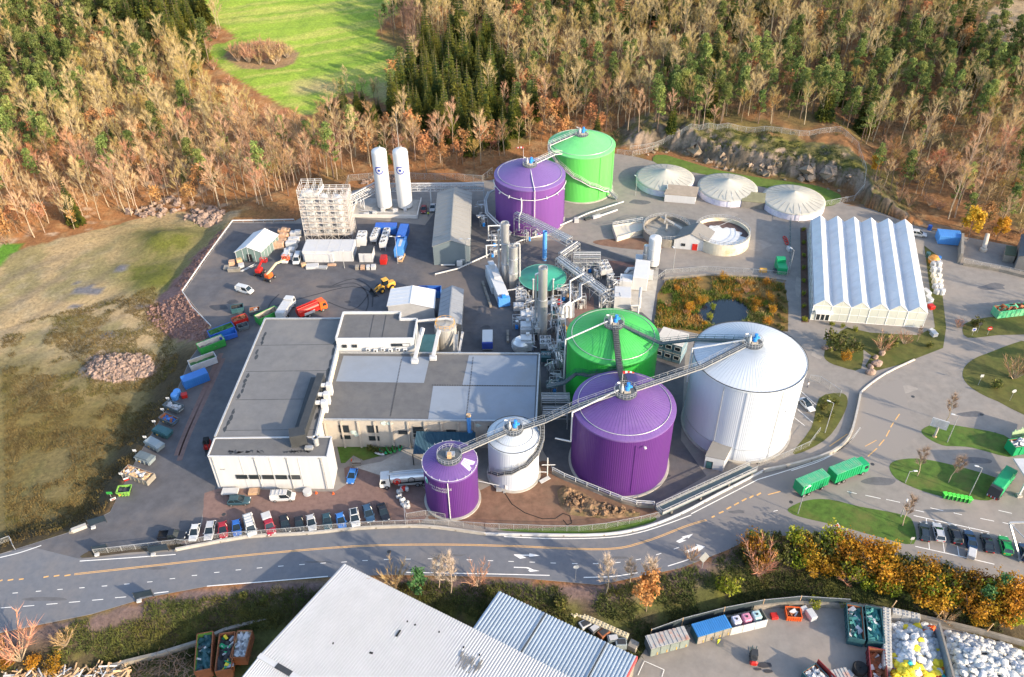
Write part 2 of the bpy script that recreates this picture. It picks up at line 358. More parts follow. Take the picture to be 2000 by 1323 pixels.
idx=np.arange(nx*ny).reshape(ny,nx)
q=np.stack([idx[:-1,:-1],idx[:-1,1:],idx[1:,1:],idx[1:,:-1]],-1).reshape(-1,4)
me.vertices.add(len(co));me.vertices.foreach_set('co',co.ravel());me.loops.add(q.size);me.loops.foreach_set('vertex_index',q.ravel().astype(np.int32))
me.polygons.add(len(q));me.polygons.foreach_set('loop_start',np.arange(0,q.size,4,dtype=np.int32));me.polygons.foreach_set('loop_total',np.full(len(q),4,np.int32))
me.update();me.polygons.foreach_set('use_smooth',[True]*len(q))
# surface colours by region (leaf litter, meadow, mud, rock, weeds)
x=co[:,0].astype(float);y=co[:,1].astype(float);zz=co[:,2].astype(float)
n1=fbm(x/9,y/9,41);n2=fbm(x/2.5,y/2.5,42);n3=fbm(x/26,y/26,43)
front=y>20
PXX,PYY=PX(x,np.where(front,y,20),zz);jx=PXX+(n2-.5)*14;jy=PYY+(n2-.5)*10
def mixc(c,a,b): return c*(1-a[:,None])+np.array(b)[None,:]*a[:,None]
c=np.zeros((len(x),3))+np.array((.25,.115,.045))          # leaf litter
c=mixc(c,ss(.45,.6,n1)*.8,(.2,.095,.04));c=mixc(c,ss(.5,.66,n2)*.6,(.30,.2,.1));c=mixc(c,ss(.55,.7,n3)*.7,(.12,.11,.035))
rgt=ss(1000,1500,PXX)*(PYY<420);c=mixc(c,rgt*.4,(.11,.07,.035))
c=mixc(c,rgt*ss(.5,.62,n1)*.6,(.10,.105,.03))
mead=inside(jx,jy,MEADOW)&front
g=np.zeros_like(c)+np.array((.2,.29,.035));g=mixc(g,ss(.42,.6,fbm(x/40+y/50,y/3.5-x/9,51)),(.29,.315,.07));g=mixc(g,ss(.5,.66,fbm(x/60,y/2.2-x/7,53))*.6,(.10,.19,.02));g=mixc(g,ss(.6,.75,fbm(x/40,y/40,52)),(.33,.27,.12))
c=np.where(mead[:,None],g,c)
isl=(((jx-510)/72)**2+((jy-108)/27)**2<1)&front;c=np.where(isl[:,None],np.array((.24,.16,.085))*(.7+.6*n2[:,None]),c)
fld=inside(x,y,FIELD)&~inside(x,y,HILL)
f=np.zeros_like(c)+np.array((.32,.235,.125));f=mixc(f,ss(.42,.58,n1)*.8,(.19,.165,.075));f=mixc(f,ss(.5,.65,n2)*.5,(.29,.24,.155));f=mixc(f,ss(.55,.7,n3)*.6,(.14,.125,.1))
low=ss(640,800,jy);f=mixc(f,low*.85,(.135,.105,.036));f=mixc(f,low*ss(.46,.6,n2)*.6,(.1,.092,.032));f=mixc(f,low*ss(.5,.65,n1)*.5,(.15,.105,.03))  # darker and more olive toward the lower end of the field
f=mixc(f,ss(.2,-.4,(x-(-92))/40)*0,(0,0,0))
trk=ss(.035,.0,np.abs(((PXX*.55+PYY)/46+.6*n1)%1-.5)*.16)*ss(470,520,PYY)*ss(690,640,PYY);f=mixc(f,trk*.6,(.15,.12,.085))
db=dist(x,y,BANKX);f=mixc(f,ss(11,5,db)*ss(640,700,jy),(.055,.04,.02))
veg=np.exp(-(((jx-300)/75)**2+((jy-540)/38)**2))+.9*np.exp(-(((jx-330)/90)**2+((jy-470)/30)**2))
f=mixc(f,np.clip(veg*1.3*(.4+n2),0,1),(.10,.105,.02))
rub=inside(jx,jy,[(450,440),(357,572),(413,642),(400,668),(330,660),(285,625),(290,598),(330,560),(380,500),(430,455)]);f=np.where(rub[:,None],np.array((.2,.115,.1))*(.55+.9*n2[:,None]),f)
pile=(((jx-230)/72)**2+((jy-718)/30)**2<1);f=np.where(pile[:,None],np.array((.30,.225,.185))*(.5+n2[:,None]),f)
rough=np.full(len(x),.95)
for (px_,py_,a,b) in ((178,568,24,9),(238,525,14,6),(145,600,10,5),(275,600,10,6),(215,655,16,5),(150,565,5,14)):
    pu=(((PXX-px_)/a)**2+((PYY-py_)/b)**2+(n2-.5)*1.2<1)&fld;f=np.where(pu[:,None],np.array((.12,.115,.12)),f);rough=np.where(pu,.12,rough)
gr=((PXX<40)&(PYY>478)&(PYY<525)&(PXX+ (PYY-480)<42))&front
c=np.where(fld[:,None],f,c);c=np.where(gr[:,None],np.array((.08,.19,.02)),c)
sth=inside(x,y,SOUTH)
s_=np.zeros_like(c)+np.array((.058,.045,.026));s_=mixc(s_,ss(.45,.6,n1)*.8,(.062,.07,.018));s_=mixc(s_,ss(.5,.64,n2)*.6,(.115,.085,.045));s_=mixc(s_,ss(.56,.68,fbm(x/5,y/5,77))*.8,(.12,.12,.025))
ds=dist(x,y,SOUTHL);s_=mixc(s_,ss(5,1.5,ds)*(.5+n2),(.14,.095,.085))
c=np.where(sth[:,None],s_,c)
dc=dist(x,y,CLIFF);hl=inside(x,y,HILL);gy_,gx_=np.gradient(Zg,ys,xs);st=np.hypot(gx_,gy_).ravel()
rk=hl&(dc<16)&(x>36)&(x<128);rc=np.zeros_like(c)+np.array((.23,.175,.135));rc=mixc(rc,ss(.40,.56,n2),(.10,.08,.06));rc=mixc(rc,ss(.5,.62,n1)*ss(1.6,.7,st),(.11,.11,.025))
rc=mixc(rc,ss(.75,.35,st)*.85,(.115,.105,.03))
c=np.where(rk[:,None],rc,c)
br=ss(.6,.72,fbm(x/3.5,y/3.5,61))*hl*(dist(x,y,EDGE)<26)*(PXX<460);c=mixc(c,br*.8,(.36,.28,.2))
qry=(((PXX-1985)/60)**2+((PYY-45)/45)**2<1)&front;c=np.where(qry[:,None],np.array((.36,.27,.17))*(.6+.8*n2[:,None]),c)
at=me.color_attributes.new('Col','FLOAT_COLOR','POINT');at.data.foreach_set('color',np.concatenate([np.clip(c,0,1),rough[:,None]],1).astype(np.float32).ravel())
gm,nt,b,L=_nt('ground cover');an=nt.nodes.new('ShaderNodeVertexColor');an.layer_name='Col'
tc=nt.nodes.new('ShaderNodeTexCoord');n_=nt.nodes.new('ShaderNodeTexNoise');n_.inputs['Scale'].default_value=1.1;n_.inputs['Detail'].default_value=8;n_.inputs['Roughness'].default_value=.7;L(tc.outputs['Object'],n_.inputs['Vector'])
mr=nt.nodes.new('ShaderNodeMapRange');mr.inputs[1].default_value=.3;mr.inputs[2].default_value=.7;mr.inputs[3].default_value=.62;mr.inputs[4].default_value=1.38;L(n_.outputs[0],mr.inputs[0])
hs=nt.nodes.new('ShaderNodeHueSaturation');L(an.outputs[0],hs.inputs['Color']);L(mr.outputs[0],hs.inputs['Value']);L(hs.outputs[0],b.inputs['Base Color']);L(an.outputs[1],b.inputs['Roughness'])
bp=nt.nodes.new('ShaderNodeBump');bp.inputs['Strength'].default_value=.6;bp.inputs['Distance'].default_value=.35;L(n_.outputs[0],bp.inputs['Height']);L(bp.outputs[0],b.inputs['Normal'])
b.inputs['Specular IOR Level'].default_value=.25
me.materials.append(gm);go=bpy.data.objects.new('ground',me);COL.objects.link(go);setp(go,kind='structure')
# ================================================================ paved sheets
def sheet(name,poly,z,mat,smooth=0,kind='structure',zg=0.):
    P=W2(poly,zg)
    if smooth:P=cr(P,smooth,True)
    o=MB().poly([(p[0],p[1],z) for p in P]).build(name,mat)
    bm=bmesh.new();bm.from_mesh(o.data);bmesh.ops.triangulate(bm,faces=bm.faces[:])
    for f_ in bm.faces:
        if f_.normal.z<0:f_.normal_flip()
    bm.to_mesh(o.data);bm.free()
    return setp(o,kind=kind)
PLATEAU=[(452,434),(575,432),(640,400),(690,372),(960,352),(1000,335),(1060,303),(1200,300),(1240,306),(1300,322),(1390,338),(1500,358),(1600,372),(1650,398),(1700,408),(1790,442),(1870,460),(2030,490),(2030,1168),(1640,1058),(1560,1045),(1470,1050),(1420,1075),(1330,1110),(1170,1143),(1000,1128),(760,1123),(640,1128),(420,1143),(290,1167),(180,1200),(-10,1239),(-60,1100),(0,1082),(150,1035),(215,1000),(270,890),(338,780),(372,700),(415,642),(357,572)]
sheet('asphalt_ground',PLATEAU,0,m_asph)
sheet('asphalt_yard',[(453,436),(590,437),(640,425),(690,425),(830,440),(860,400),(930,420),(1000,470),(1130,470),(1230,505),(1300,530),(1285,640),(1340,660),(1330,860),(1380,930),(1300,975),(1270,985),(1215,975),(1090,930),(1060,880),(1055,690),(905,690),(830,600),(660,640),(540,640),(420,860),(425,955),(400,985),(390,1030),(345,1072),(250,1080),(160,1092),(20,1076),(150,1036),(215,1001),(270,891),(338,781),(373,700),(416,642),(359,572)],.004,m_yard)
UPE=[(-20,1088),(60,1068),(160,1093),(250,1084),(345,1077),(480,1053),(600,1045),(700,1036),(800,1031),(870,1034),(950,1046),(1100,1050),(1200,1045),(1290,1022),(1380,982),(1480,930),(1560,905),(1620,885),(1660,850),(1675,800),(1690,765)]
sheet('road',UPE+[(1760,740),(1790,850),(1735,905),(1650,960),(1540,988),(1548,1004),(1640,1030),(1785,1066),(2030,1140),(2030,1166),(1640,1057),(1560,1044),(1470,1049),(1420,1074),(1330,1109),(1170,1142),(1000,1127),(760,1122),(640,1127),(420,1142),(290,1166),(180,1199),(-20,1238)],.008,m_road)
sheet('paved_lot',[(398,990),(424,955),(655,960),(672,915),(700,915),(745,930),(825,950),(835,985),(835,1005),(795,1028),(600,1041),(480,1049),(345,1073),(392,1030)],.008,m_red,3)
sheet('red_soil',[(925,965),(1060,900),(1090,930),(1215,978),(1280,992),(1275,1012),(1190,1032),(1100,1036),(950,1030),(880,1015),(835,1010)],.008,m_redsoil,3)
sheet('concrete_apron',[(745,902),(800,872),(830,890),(830,915),(760,932),(742,928),(690,912)],.012,m_conc)
lawns=dict(a=[(1540,993),(1575,978),(1620,976),(1680,990),(1760,1005),(1783,1020),(1785,1063),(1720,1050),(1640,1028),(1570,1012),(1545,1003)],b=[(1737,912),(1750,900),(1790,896),(1850,906),(1950,935),(1960,960),(1930,978),(1880,972),(1840,970),(1790,955),(1750,935)],
 c=[(1800,840),(1830,828),(1870,832),(1960,850),(1990,880),(1970,893),(1900,875),(1865,872),(1840,870),(1810,855)],d=[(1880,735),(1890,710),(1930,690),(2020,670),(2020,805),(1950,785),(1900,760)],e=[(1880,640),(1890,630),(1930,620),(2020,617),(2020,650),(1950,655),(1890,660)],
 f=[(1610,690),(1625,655),(1680,655),(1682,720),(1640,716),(1615,705)],h=[(1548,885),(1585,835),(1600,778),(1640,768),(1655,778),(1650,805),(1622,850),(1580,878)],g=[(1655,640),(1700,650),(1790,655),(1826,640),(1805,480),(1832,500),(1848,640),(1842,680),(1760,712),(1702,727),(1690,715),(1702,695),(1640,648)],
 k=[(658,870),(730,866),(792,868),(760,888),(735,893),(710,900),(690,890),(674,905),(666,905)],i=[(160,1090),(172,1078),(190,1075),(345,1062),(344,1073),(250,1080)],j=[(970,1035),(1100,1030),(1230,1018),(1275,1010),(1275,1020),(1190,1040),(1080,1042)])
for k_,P in lawns.items(): sheet('lawn',P,.03 if k_ not in 'gk' else .024,m_soil if k_ in 'i' else (m_lawn if k_ in 'abckj' else M('rough grass '+k_,(.085,.085,.02),.95,var=.35,scale=.5,stain=(.05,.075,.012),stain_amt=.8,stain_scale=.12,bump=.6)),3 if k_ not in 'gk' else 0)
sheet('lawn',[(1275,308),(1300,303),(1390,330),(1500,350),(1590,362),(1640,380),(1640,395),(1612,404),(1590,384),(1500,368),(1380,342),(1290,324)],.03,m_lawnb,2)
sheet('pond_bank',[(1278,640),(1284,575),(1300,548),(1380,539),(1470,541),(1532,553),(1540,600),(1539,648),(1480,645),(1400,660),(1330,645)],.02,M('pond bank earth',(.16,.1,.03),.95,var=.4,scale=.5,stain=(.08,.075,.02),stain_amt=.8,stain_scale=.15,bump=.7))
sheet('pond_water',[(1372,590),(1420,580),(1462,588),(1478,606),(1462,630),(1400,645),(1362,640),(1350,618)],.045,m_water,4)
sheet('planting_bed',[(1563,445),(1575,445),(1580,630),(1565,630)],.03,M('planting bed bark',(.09,.05,.035),.95,var=.3))
sheet('gravel_patch',[(1158,474),(1180,468),(1268,466),(1300,480),(1268,489),(1190,482)],.012,m_redsoil,3)
sheet('dirt_track',[(1650,402),(1700,398),(1800,420),(1880,452),(1870,458),(1790,441),(1700,406)],.02,M('dirt track',(.2,.13,.08),.95,var=.25,scale=.5))
# recycling yard south of the road
sheet('recycling_yard',[(1240,1300),(1262,1265),(1300,1225),(1400,1195),(1540,1172),(1640,1172),(1800,1195),(2030,1245),(2200,1500),(1100,1500)],-3.2+.1,m_asph,0,zg=-3.1)
# ================================================================ painted markings
P_=W2([(1085,958),(1100,945),(1130,955),(1170,978),(1215,992),(1255,1000),(1250,1012),(1180,1016),(1110,1008),(1090,990)]);xa=np.arange(min(p[0] for p in P_),max(p[0] for p in P_),.35);ya=np.arange(min(p[1] for p in P_),max(p[1] for p in P_),.35);gx_,gy_=np.meshgrid(xa,ya);e_=np.where(inside(gx_,gy_,P_),dist(gx_,gy_,P_+[P_[0]]),0);hz_=-.1+ss(0,1.6,e_)*(1.0+1.6*(fbm(gx_/2.2,gy_/2.2,71)-.45)+.5*(fbm(gx_/.6,gy_/.6,72)-.5))
b_=MB();nxx=len(xa);b_.add([(float(a),float(q),float(r)) for a,q,r in zip(gx_.ravel(),gy_.ravel(),hz_.ravel())],[(j*nxx+i,j*nxx+i+1,(j+1)*nxx+i+1,(j+1)*nxx+i) for j in range(len(ya)-1) for i in range(nxx-1) if hz_[j:j+2,i:i+2].max()>-.09])
setp(b_.build('earth_bank',M('broken brown earth',(.19,.12,.07),.95,var=.5,scale=1.1,stain=(.085,.08,.03),stain_amt=.9,stain_scale=.25,bump=.8)),kind='structure')
def mark(name,pts,w,mat,z=.013,zg=0.):
    o=MB().strip(cr(W2(pts,zg),4) if len(pts)>2 else W2(pts,zg),z,w).build(name,mat);return setp(o,kind='structure')
YC=[(145,1122),(300,1105),(500,1083),(700,1067),(860,1064),(1000,1067),(1180,1073),(1260,1058),(1340,1028),(1380,1016)]
yl=W2(YC)
for off in (-.14,.14):
    P=cr(yl,5);Q=[]
    for i,p in enumerate(P):
        a=Vector(P[max(i-1,0)]);c_=Vector(P[min(i+1,len(P)-1)]);d_=(c_-a).normalized();Q.append((p[0]-d_.y*off,p[1]+d_.x*off))
    setp(MB().strip(Q,.013,.13).build('centre_line',m_ypaint),kind='structure')
dash=MB()
def dashes(L,mat,w=.13,name='lane_dash'):
    b_=MB()
    for p,q_ in L: b_.strip(W2([p,q_]),.013,w)
    setp(b_.build(name,mat),kind='structure')
z6=lambda x,y:(x/2.857,1000+y/2.857);z7=lambda x,y:(650+x/2.857,980+y/2.857)
D=[(85,453),(215,443),(335,433),(457,424),(583,414),(708,403),(836,391),(962,373),(1085,355),(1210,338),(1330,324),(1448,313),(1567,303),(1685,294),(1803,286),(1920,280),(35,534),(160,525),(290,514),(416,503),(545,491),(673,477),(800,462)]
LL=[]
for i,(a,b_) in enumerate(D):
    hw=15 if i<16 else 31; LL.append((z6(a-hw,b_+hw*.08),z6(a+hw,b_-hw*.08)))
for a,b_,sl in ((180,329,-.03),(300,323,-.03),(420,321,0),(545,319,0),(762,325,.02),(880,330,.03),(995,334,.03),(1113,338,.03),(1230,343,.03),(1350,346,0),(1467,346,-.02),(1590,340,-.1),(1705,323,-.2),(1818,293,-.3),(1918,260,-.35)):
    LL.append((z7(a-15,b_-15*sl),z7(a+15,b_+15*sl)))
for p,q_ in (((1475,806),(533,814)),):pass
z8=lambda x,y:(1500+x/3.076,700+y/3.076)
for a,b_,c_,d_ in ((475,800,533,814),(585,823,676,843),(710,848,793,866),(870,910,938,924),(975,899,1052,916),(1115,929,1165,941),(1275,962,1358,979),(1385,914,1465,932),(1410,987,1482,1003),(483,1127,552,1144),(1060,1258,1118,1272),(33,920,58,914)): LL.append((z8(a,b_),z8(c_,d_)))
dashes(LL,m_wpaint)
dashes([((a,b_),(c_,d_)) for a,b_,c_,d_ in ((1390,1011,1396,1008),(1404,1003,1413,999),(1419,995,1428,990),(1434,987,1443,982),(1449,979,1458,974),(1464,973,1472,968),(1478,968,1486,963),(0,1135,5,1133),(15,1134,26,1132),(37,1132,46,1131),(85,1128,95,1126),(105,1126,116,1124),(126,1125,138,1123))],m_ypaint,.3,'centre_dash')
mark('centre_line',[(1620,872),(1655,848),(1700,815),(1735,845)][:2],.2,m_ypaint);mark('centre_line',[(1690,872),(1712,860)],.16,m_ypaint)
dashes([(z8(a,b_),z8(c_,d_)) for a,b_,c_,d_ in ((600,590,655,541),(667,526,698,489),(710,470,730,432),(737,415,755,385),(765,372,790,335),(0,820,75,800))],m_ypaint,.22,'centre_dash')
for L_ in ([z6(445,275),z6(700,258),z6(980,238)],[z6(0,255),z6(110,228),z6(230,188)],[z6(860,455),z6(940,445)],[z6(1155,415),z6(1500,388),z6(1830,360)],[z7(410,395),z7(800,402),z7(1210,412)],[z7(1400,423),z7(1560,418),z7(1700,397)],[z7(1870,360),z7(1940,338),z7(2000,318)],[z7(955,195),z7(1250,207),z7(1540,200),z7(1700,175),z7(1850,130),z7(2000,75)],[(1350,1004),(1420,968),(1480,937)],[(1480,937),(1560,912),(1625,888),(1660,862),(1681,835)],[z8(0,712),z8(140,675),z8(330,610),z8(470,520),z8(555,415)][1:]):
    mark('edge_line',L_,.18,m_wpaint)
mark('edge_line',[z8(885,1130),z8(1180,1196),z8(1360,1238)],.16,m_wpaint);mark('edge_line',[z8(875,945),z8(1200,1016),z8(1330,1045)],.16,m_wpaint)
for a,b_,c_,d_ in ((950,962,970,1147),(1048,1080,1060,1168),(1138,1128,1148,1188),(1228,1140,1240,1180),(1205,1012,1213,1030)): mark('bay_line',[z8(a,b_),z8(c_,d_)],.14,m_wpaint)
for a,b_,c_,d_ in ((1562,762,1595,792),(1558,800,1590,828),(1550,815,1572,832)): mark('bay_line',[(a,b_),(c_,d_)],.12,m_wpaint)
def arrow(P,name='road_arrow'): setp(sheet(name,P,.0135,m_wpaint),kind='structure')
arrow([z7(*p) for p in ((1010,295),(1095,297),(1097,289),(1156,301),(1097,308),(1095,302),(1052,302),(1080,313),(1045,319),(1012,299))])
arrow([z7(*p) for p in ((1010,364),(1090,367),(1120,380),(1155,387),(1100,392),(1090,384),(1098,379),(1080,371),(1010,369))])
arrow([z7(*p) for p in ((1915,222),(1955,200),(1945,197),(2010,180),(1985,205),(1978,199),(1950,214),(1975,215),(1935,231))])
arrow([(1337,1077),(1362,1066),(1360,1063),(1377,1068),(1364,1078),(1364,1072),(1340,1081)])
rp=random.Random(21)
def blot(name,x,y,rx,ry,m,z): setp(sheet(name,[(x+rx*math.cos(i*.7)*rp.uniform(.6,1.2),y+ry*math.sin(i*.7)*rp.uniform(.6,1.2)) for i in range(9)],z,m,2),kind='structure')
m_patch=M('asphalt patch',(.105,.105,.112),.85,var=.2,scale=.7);m_patchl=M('pale asphalt patch',(.26,.235,.21),.85,var=.15,scale=.7);m_oil=M('oil stain',(.05,.05,.055),.6,var=.3)
for x,y,rx,ry in ((1760,760,34,9),(1700,830,20,16),(1720,940,40,8),(1600,690,18,10),(1480,480,30,10),(1420,420,20,6),(1250,430,30,7),(1940,560,30,7),(1830,575,20,6),(1900,810,30,6),(1900,900,40,7),(1560,560,8,20),(1250,395,20,5)): blot('asphalt_patch',x,y,rx,ry,m_patchl if rp.random()<.5 else m_patch,.0045+.0001*len(bpy.data.meshes)%.002)
for x,y,rx,ry in ((950,640,12,4),(930,600,9,3),(915,650,5,2),(760,480,14,3),(680,590,8,3),(430,600,22,7),(455,590,12,4),(400,740,5,3),(380,800,8,2),(640,560,30,3),(1250,960,14,5),(1300,930,10,4),(880,520,14,3)): blot('oil_stain',x,y,rx,ry,m_oil,.0092)
for x,y,rx,ry in ((300,1110,40,3),(620,1098,30,2.5),(880,1085,40,3),(1210,1090,24,3),(1440,1000,18,4),(90,1170,50,5)): blot('asphalt_patch',x,y,rx,ry,m_patch,.0105)
for x,y in ((1783,775),(1704,907),(1917,810),(1944,847),(1545,981),(1885,905),(437,1005),(1480,905),(760,1078)): setp(MB().disc((*G2(x,y),.0128),.42,14).build('manhole_cover',m_dark),kind='structure')
# tyre tracks on the yard
for P in ([(650,560),(690,553),(715,570),(718,600),(700,628)],[(640,562),(690,545),(725,565),(727,600)],[(545,575),(530,590),(520,610)],[(720,575),(690,605),(640,590)],[(740,580),(690,560),(600,580),(530,600)]): mark('tyre_mark',P,.4,m_tyre,z=.009)
for P in ([(432,690),(395,770),(360,850),(345,890)],[(436,700),(402,775),(368,850),(350,900)]): mark('tyre_mark',P,1.2,m_red,z=.0095)
# ================================================================ tanks
m_pur=M('purple cladding',(.072,.018,.138),.5,var=.08,scale=1.,spec=.35,stain=(.062,.024,.11),stain_amt=.6,stain_scale=.5,stretch=(1,1,.06));m_purr=M('purple roof sheet',(.125,.066,.228),.55,var=.08,scale=.5,stain=(.15,.1,.24),stain_amt=.5,stain_scale=.2)
m_grn=M('green cladding',(.02,.32,.04),.5,var=.08,scale=1.,spec=.35,stain=(.02,.22,.035),stain_amt=.6,stain_scale=.5,stretch=(1,1,.06));m_grnr=M('green roof sheet',(.06,.40,.085),.55,var=.08,scale=.5,stain=(.1,.42,.14),stain_amt=.5,stain_scale=.2)
m_grnp=M('pale green cladding',(.09,.46,.085),.5,var=.08,scale=1.,stain=(.1,.4,.1),stain_amt=.6,stain_scale=.5,stretch=(1,1,.06));m_grnpr=M('pale green roof sheet',(.13,.48,.16),.55,var=.08)
m_purp=M('violet cladding',(.125,.045,.21),.5,var=.08,scale=1.,stain=(.1,.045,.165),stain_amt=.6,stain_scale=.5,stretch=(1,1,.06));m_purpr=M('violet roof sheet',(.15,.09,.265),.5,var=.05)
m_tw=M('white tank cladding',(.44,.48,.55),.5,var=.04,scale=1.,stain=(.46,.49,.53),stain_amt=.5,stain_scale=.5,stretch=(1,1,.06));m_twr=M('white tank roof',(.45,.49,.54),.45,var=.04,scale=.4)
m_mblue=M('blue motor paint',(.03,.22,.62),.35,var=.05)
def railing(mb,line,h=1.1,r=.035,post=1.5,closed=False,m=0):
    L=list(line)+([line[0]] if closed else [])
    for a,b in zip(L[:-1],L[1:]):
        a=Vector(a);b=Vector(b)
        for f in (h,h*.52): mb.bar(a+Vector((0,0,f)),b+Vector((0,0,f)),r*2,r*2,m)
        n=max(1,int((b-a).length/post))
        for i in range(n): p=a.lerp(b,i/n);mb.bar(p,p+Vector((0,0,h)),r*2,r*2,m)
    p=Vector(L[-1]);mb.bar(p,p+Vector((0,0,h)),r*2,r*2,m)
    return mb
TANKS={};SEAM={m_twr.name:M('white roof seam',(.36,.40,.45),.5),m_purr.name:M('purple roof seam',(.10,.05,.19),.5),m_grnr.name:M('green roof seam',(.04,.3,.06),.5)}
def tank(key,label,c,r,h,ch,mw,mr,pr,nrib=150,seam=72,seam_h=.07,ring=True,base=True,pz=0,motor=True,group=None,lip=.25,raila=0):
    t=thing('storage_tank',label,'tank',(c[0],c[1],0),0,group)
    b=MB();b.lathe([(r,0.3),(r,h-.35),(r+.02,h-.35)],nrib*2,rib=.028);b.build('wall',mw,t)
    b=MB();b.lathe([(r+lip,h-.4),(r+lip,h-.05),(r+lip-.08,h),(pr,h+ch)],72)
    if pr>0.05: b.disc((0,0,h+ch),pr,48)
    b.build('roof',mr,t)
    b=MB()
    for i in range(seam):
        a=2*math.pi*i/seam;ca,sa=math.cos(a),math.sin(a)
        b.bar(((r-.05)*ca,(r-.05)*sa,h+.05),(pr*ca,pr*sa,h+ch+.03),.07,seam_h)
    b.build('roof_seam',SEAM.get(mr.name,mr),t)['kind']='stuff' if seam>99 else 'part'
    if base: MB().lathe([(r+.5,0),(r+.5,.28),(r-.2,.34)],72).build('base_ring',m_conc,t)
    if ring:
        b=MB();rr=r-.9;n=72;zz_=h+ch*(r-rr)/(r-pr)+.14
        for i in range(n):
            a,a2=2*math.pi*i/n,2*math.pi*(i+1)/n;b.tube((rr*math.cos(a),rr*math.sin(a),zz_),(rr*math.cos(a2),rr*math.sin(a2),zz_),.07,5,caps=False)
        b.build('ring_pipe',m_pipe,t)
    if pr>.5:
        z=h+ch
        pf=MB().lathe([(pr+.25,z-.1),(pr+.25,z+.12),(0,z+.14)],36).build('platform',m_grid,t)
        L=[((pr+.15)*math.cos(raila+2*math.pi*i/20),(pr+.15)*math.sin(raila+2*math.pi*i/20),z+.1) for i in range(21)]
        railing(MB(),L,1.1,.03,2).build('railing',m_galv,pf)
        if motor:
            b=MB();b.box((.3,0,z+.4),(1.3,1.1,.5),1);b.lathe([(.45,0),(.45,.9),(.3,1.0)],12,(.3,0,z+.6),0);b.lathe([(.36,0),(.36,.8),(0,.85)],12,(.45,0,z+1.6),0);b.tube((.3,0,z+1.2),(1.3,.2,z+1.4),.28,8);b.build('agitator_motor',[m_mblue,m_conc],t)
            b=MB();b.path([(-1.2,.3,z+.1),(-1.2,.3,z+2.2),(-1.8,.2,z+2.4)],.13,6);b.lathe([(.35,0),(.4,.9),(.2,1.6),(.14,2.3)],10,(-.75,-.1,z+.15));b.build('vent_pipe',m_pipe,t)
    TANKS[key]=(t,c,r,h,ch)
    return t
FP=(22.70,125.7);WT=(50.17,136.4);SP=(-12.6,115.5);SWT=(0.05,122.5);FG=(22.75,148.5);BPT=(5.92,228.4);BGT=(22.98,248.9)
tFP=tank('FP','large purple tank with a ribbed cone roof, nearest the road',FP,10.3,16.46,3.3,m_pur,m_purr,2.1)
tW=tank('W','large white ribbed tank, the widest of all, beside the bend in the road',WT,11.65,20.1,3.3,m_tw,m_twr,1.9,nrib=190,seam=90,ring=False)
tSP=tank('SP','small purple tank lettered in white beside the parked tanker truck',SP,5.35,11.3,1.2,m_pur,m_purr,2.3,nrib=90,seam=48,ring=False,motor=False)
tSW=tank('SW','small white tank with a spiral stair, between the two purple tanks',SWT,5.25,11.3,1.6,m_tw,m_twr,1.8,nrib=90,seam=48,ring=False)
tFG=tank('FG','large bright green tank between the purple tank and the pond',FG,10.2,16.46,3.2,m_grn,m_grnr,2.1,nrib=150)
tBP=tank('BP','violet tank at the back beside the grey warehouse, circled by a pipe',BPT,10.5,15.83,2.9,m_purp,m_purpr,1.9,nrib=150,seam=48,seam_h=.03)
tBG=tank('BG','pale green tank at the edge of the wood, farthest back',BGT,10.55,15.83,3.0,m_grnp,m_grnpr,1.9,nrib=150,seam=48,seam_h=.03)
def cyl(t,ang,r,z): return (r*math.cos(ang),r*math.sin(ang),z)
# seam lines and lamps on the walls
def wallpipe(t,r,ang,z0,z1,m,name='conduit',rr=.06): MB().tube(cyl(t,ang,r+.1,z0),cyl(t,ang,r+.1,z1),rr,6).build(name,m,t)
def walllamp(t,r,ang,z):
    b=MB();p=cyl(t,ang,r,z);q=cyl(t,ang,r+.7,z+.1);b.tube(p,q,.06,5);b.box((q[0],q[1],q[2]),(.45,.45,.25),0,ang);b.build('wall_lamp',m_whitem,t)
a0=math.radians(-83);wallpipe(tFP,10.35,a0,1.5,15,m_pur,rr=.05);walllamp(tFP,10.35,math.radians(-74),14.6)
for a in (-128,-104,-68): wallpipe(tW,11.7,math.radians(a),.4,19.6,m_galv if a!=-104 else m_tw,rr=.06)
wallpipe(tSP,5.4,math.radians(-92),.3,10.9,m_whitem,rr=.1)
b=MB();n=60
for i in range(n):
    a,a2=2*math.pi*i/n,2*math.pi*(i+1)/n;b.tube(cyl(0,a,11.75,3.6),cyl(0,a2,11.75,3.6),.05,4,caps=False)
b.build('wall_band',m_galv,tW)
b=MB();n=60
for i in range(n):
    a,a2=2*math.pi*i/n,2*math.pi*(i+1)/n;b.bar(cyl(0,a,11.85,20.25),cyl(0,a2,11.85,20.25),.1,.14)
b.build('eaves_rail',m_dark,tW)
walllamp(tW,11.7,math.radians(-62),14.2)
for rr,zz_ in ((5.45,11.5),(4.0,12.0)):
    b=MB();n=40
    for i in range(n):
        a,a2=2*math.pi*i/n,2*math.pi*(i+1)/n;b.bar(cyl(0,a,rr,zz_),cyl(0,a2,rr,zz_),.09,.1)
    b.build('roof_ring',m_dark if rr>5 else m_galv,tSW)
b=MB();n=40;L=[cyl(0,2*math.pi*i/n,5.5,11.3) for i in range(n)]
for i in range(n): b.bar(L[i],L[(i+1)%n],.09,.09)
for i in range(0,n,2): b.bar(L[i],(L[i][0],L[i][1],11.75),.1,.1)
b.build('eaves_rail',m_whitem,tSP)
b=MB();b.box((0,-.3,13),(.8,.8,1.4),0);b.box((.2,.3,12.8),(1.8,1.2,.5),1);b.bar((-.4,.6,12.6),(.7,.7,15.2),.12,.12,1);b.build('hatch',[m_wood,m_galv],tSP)
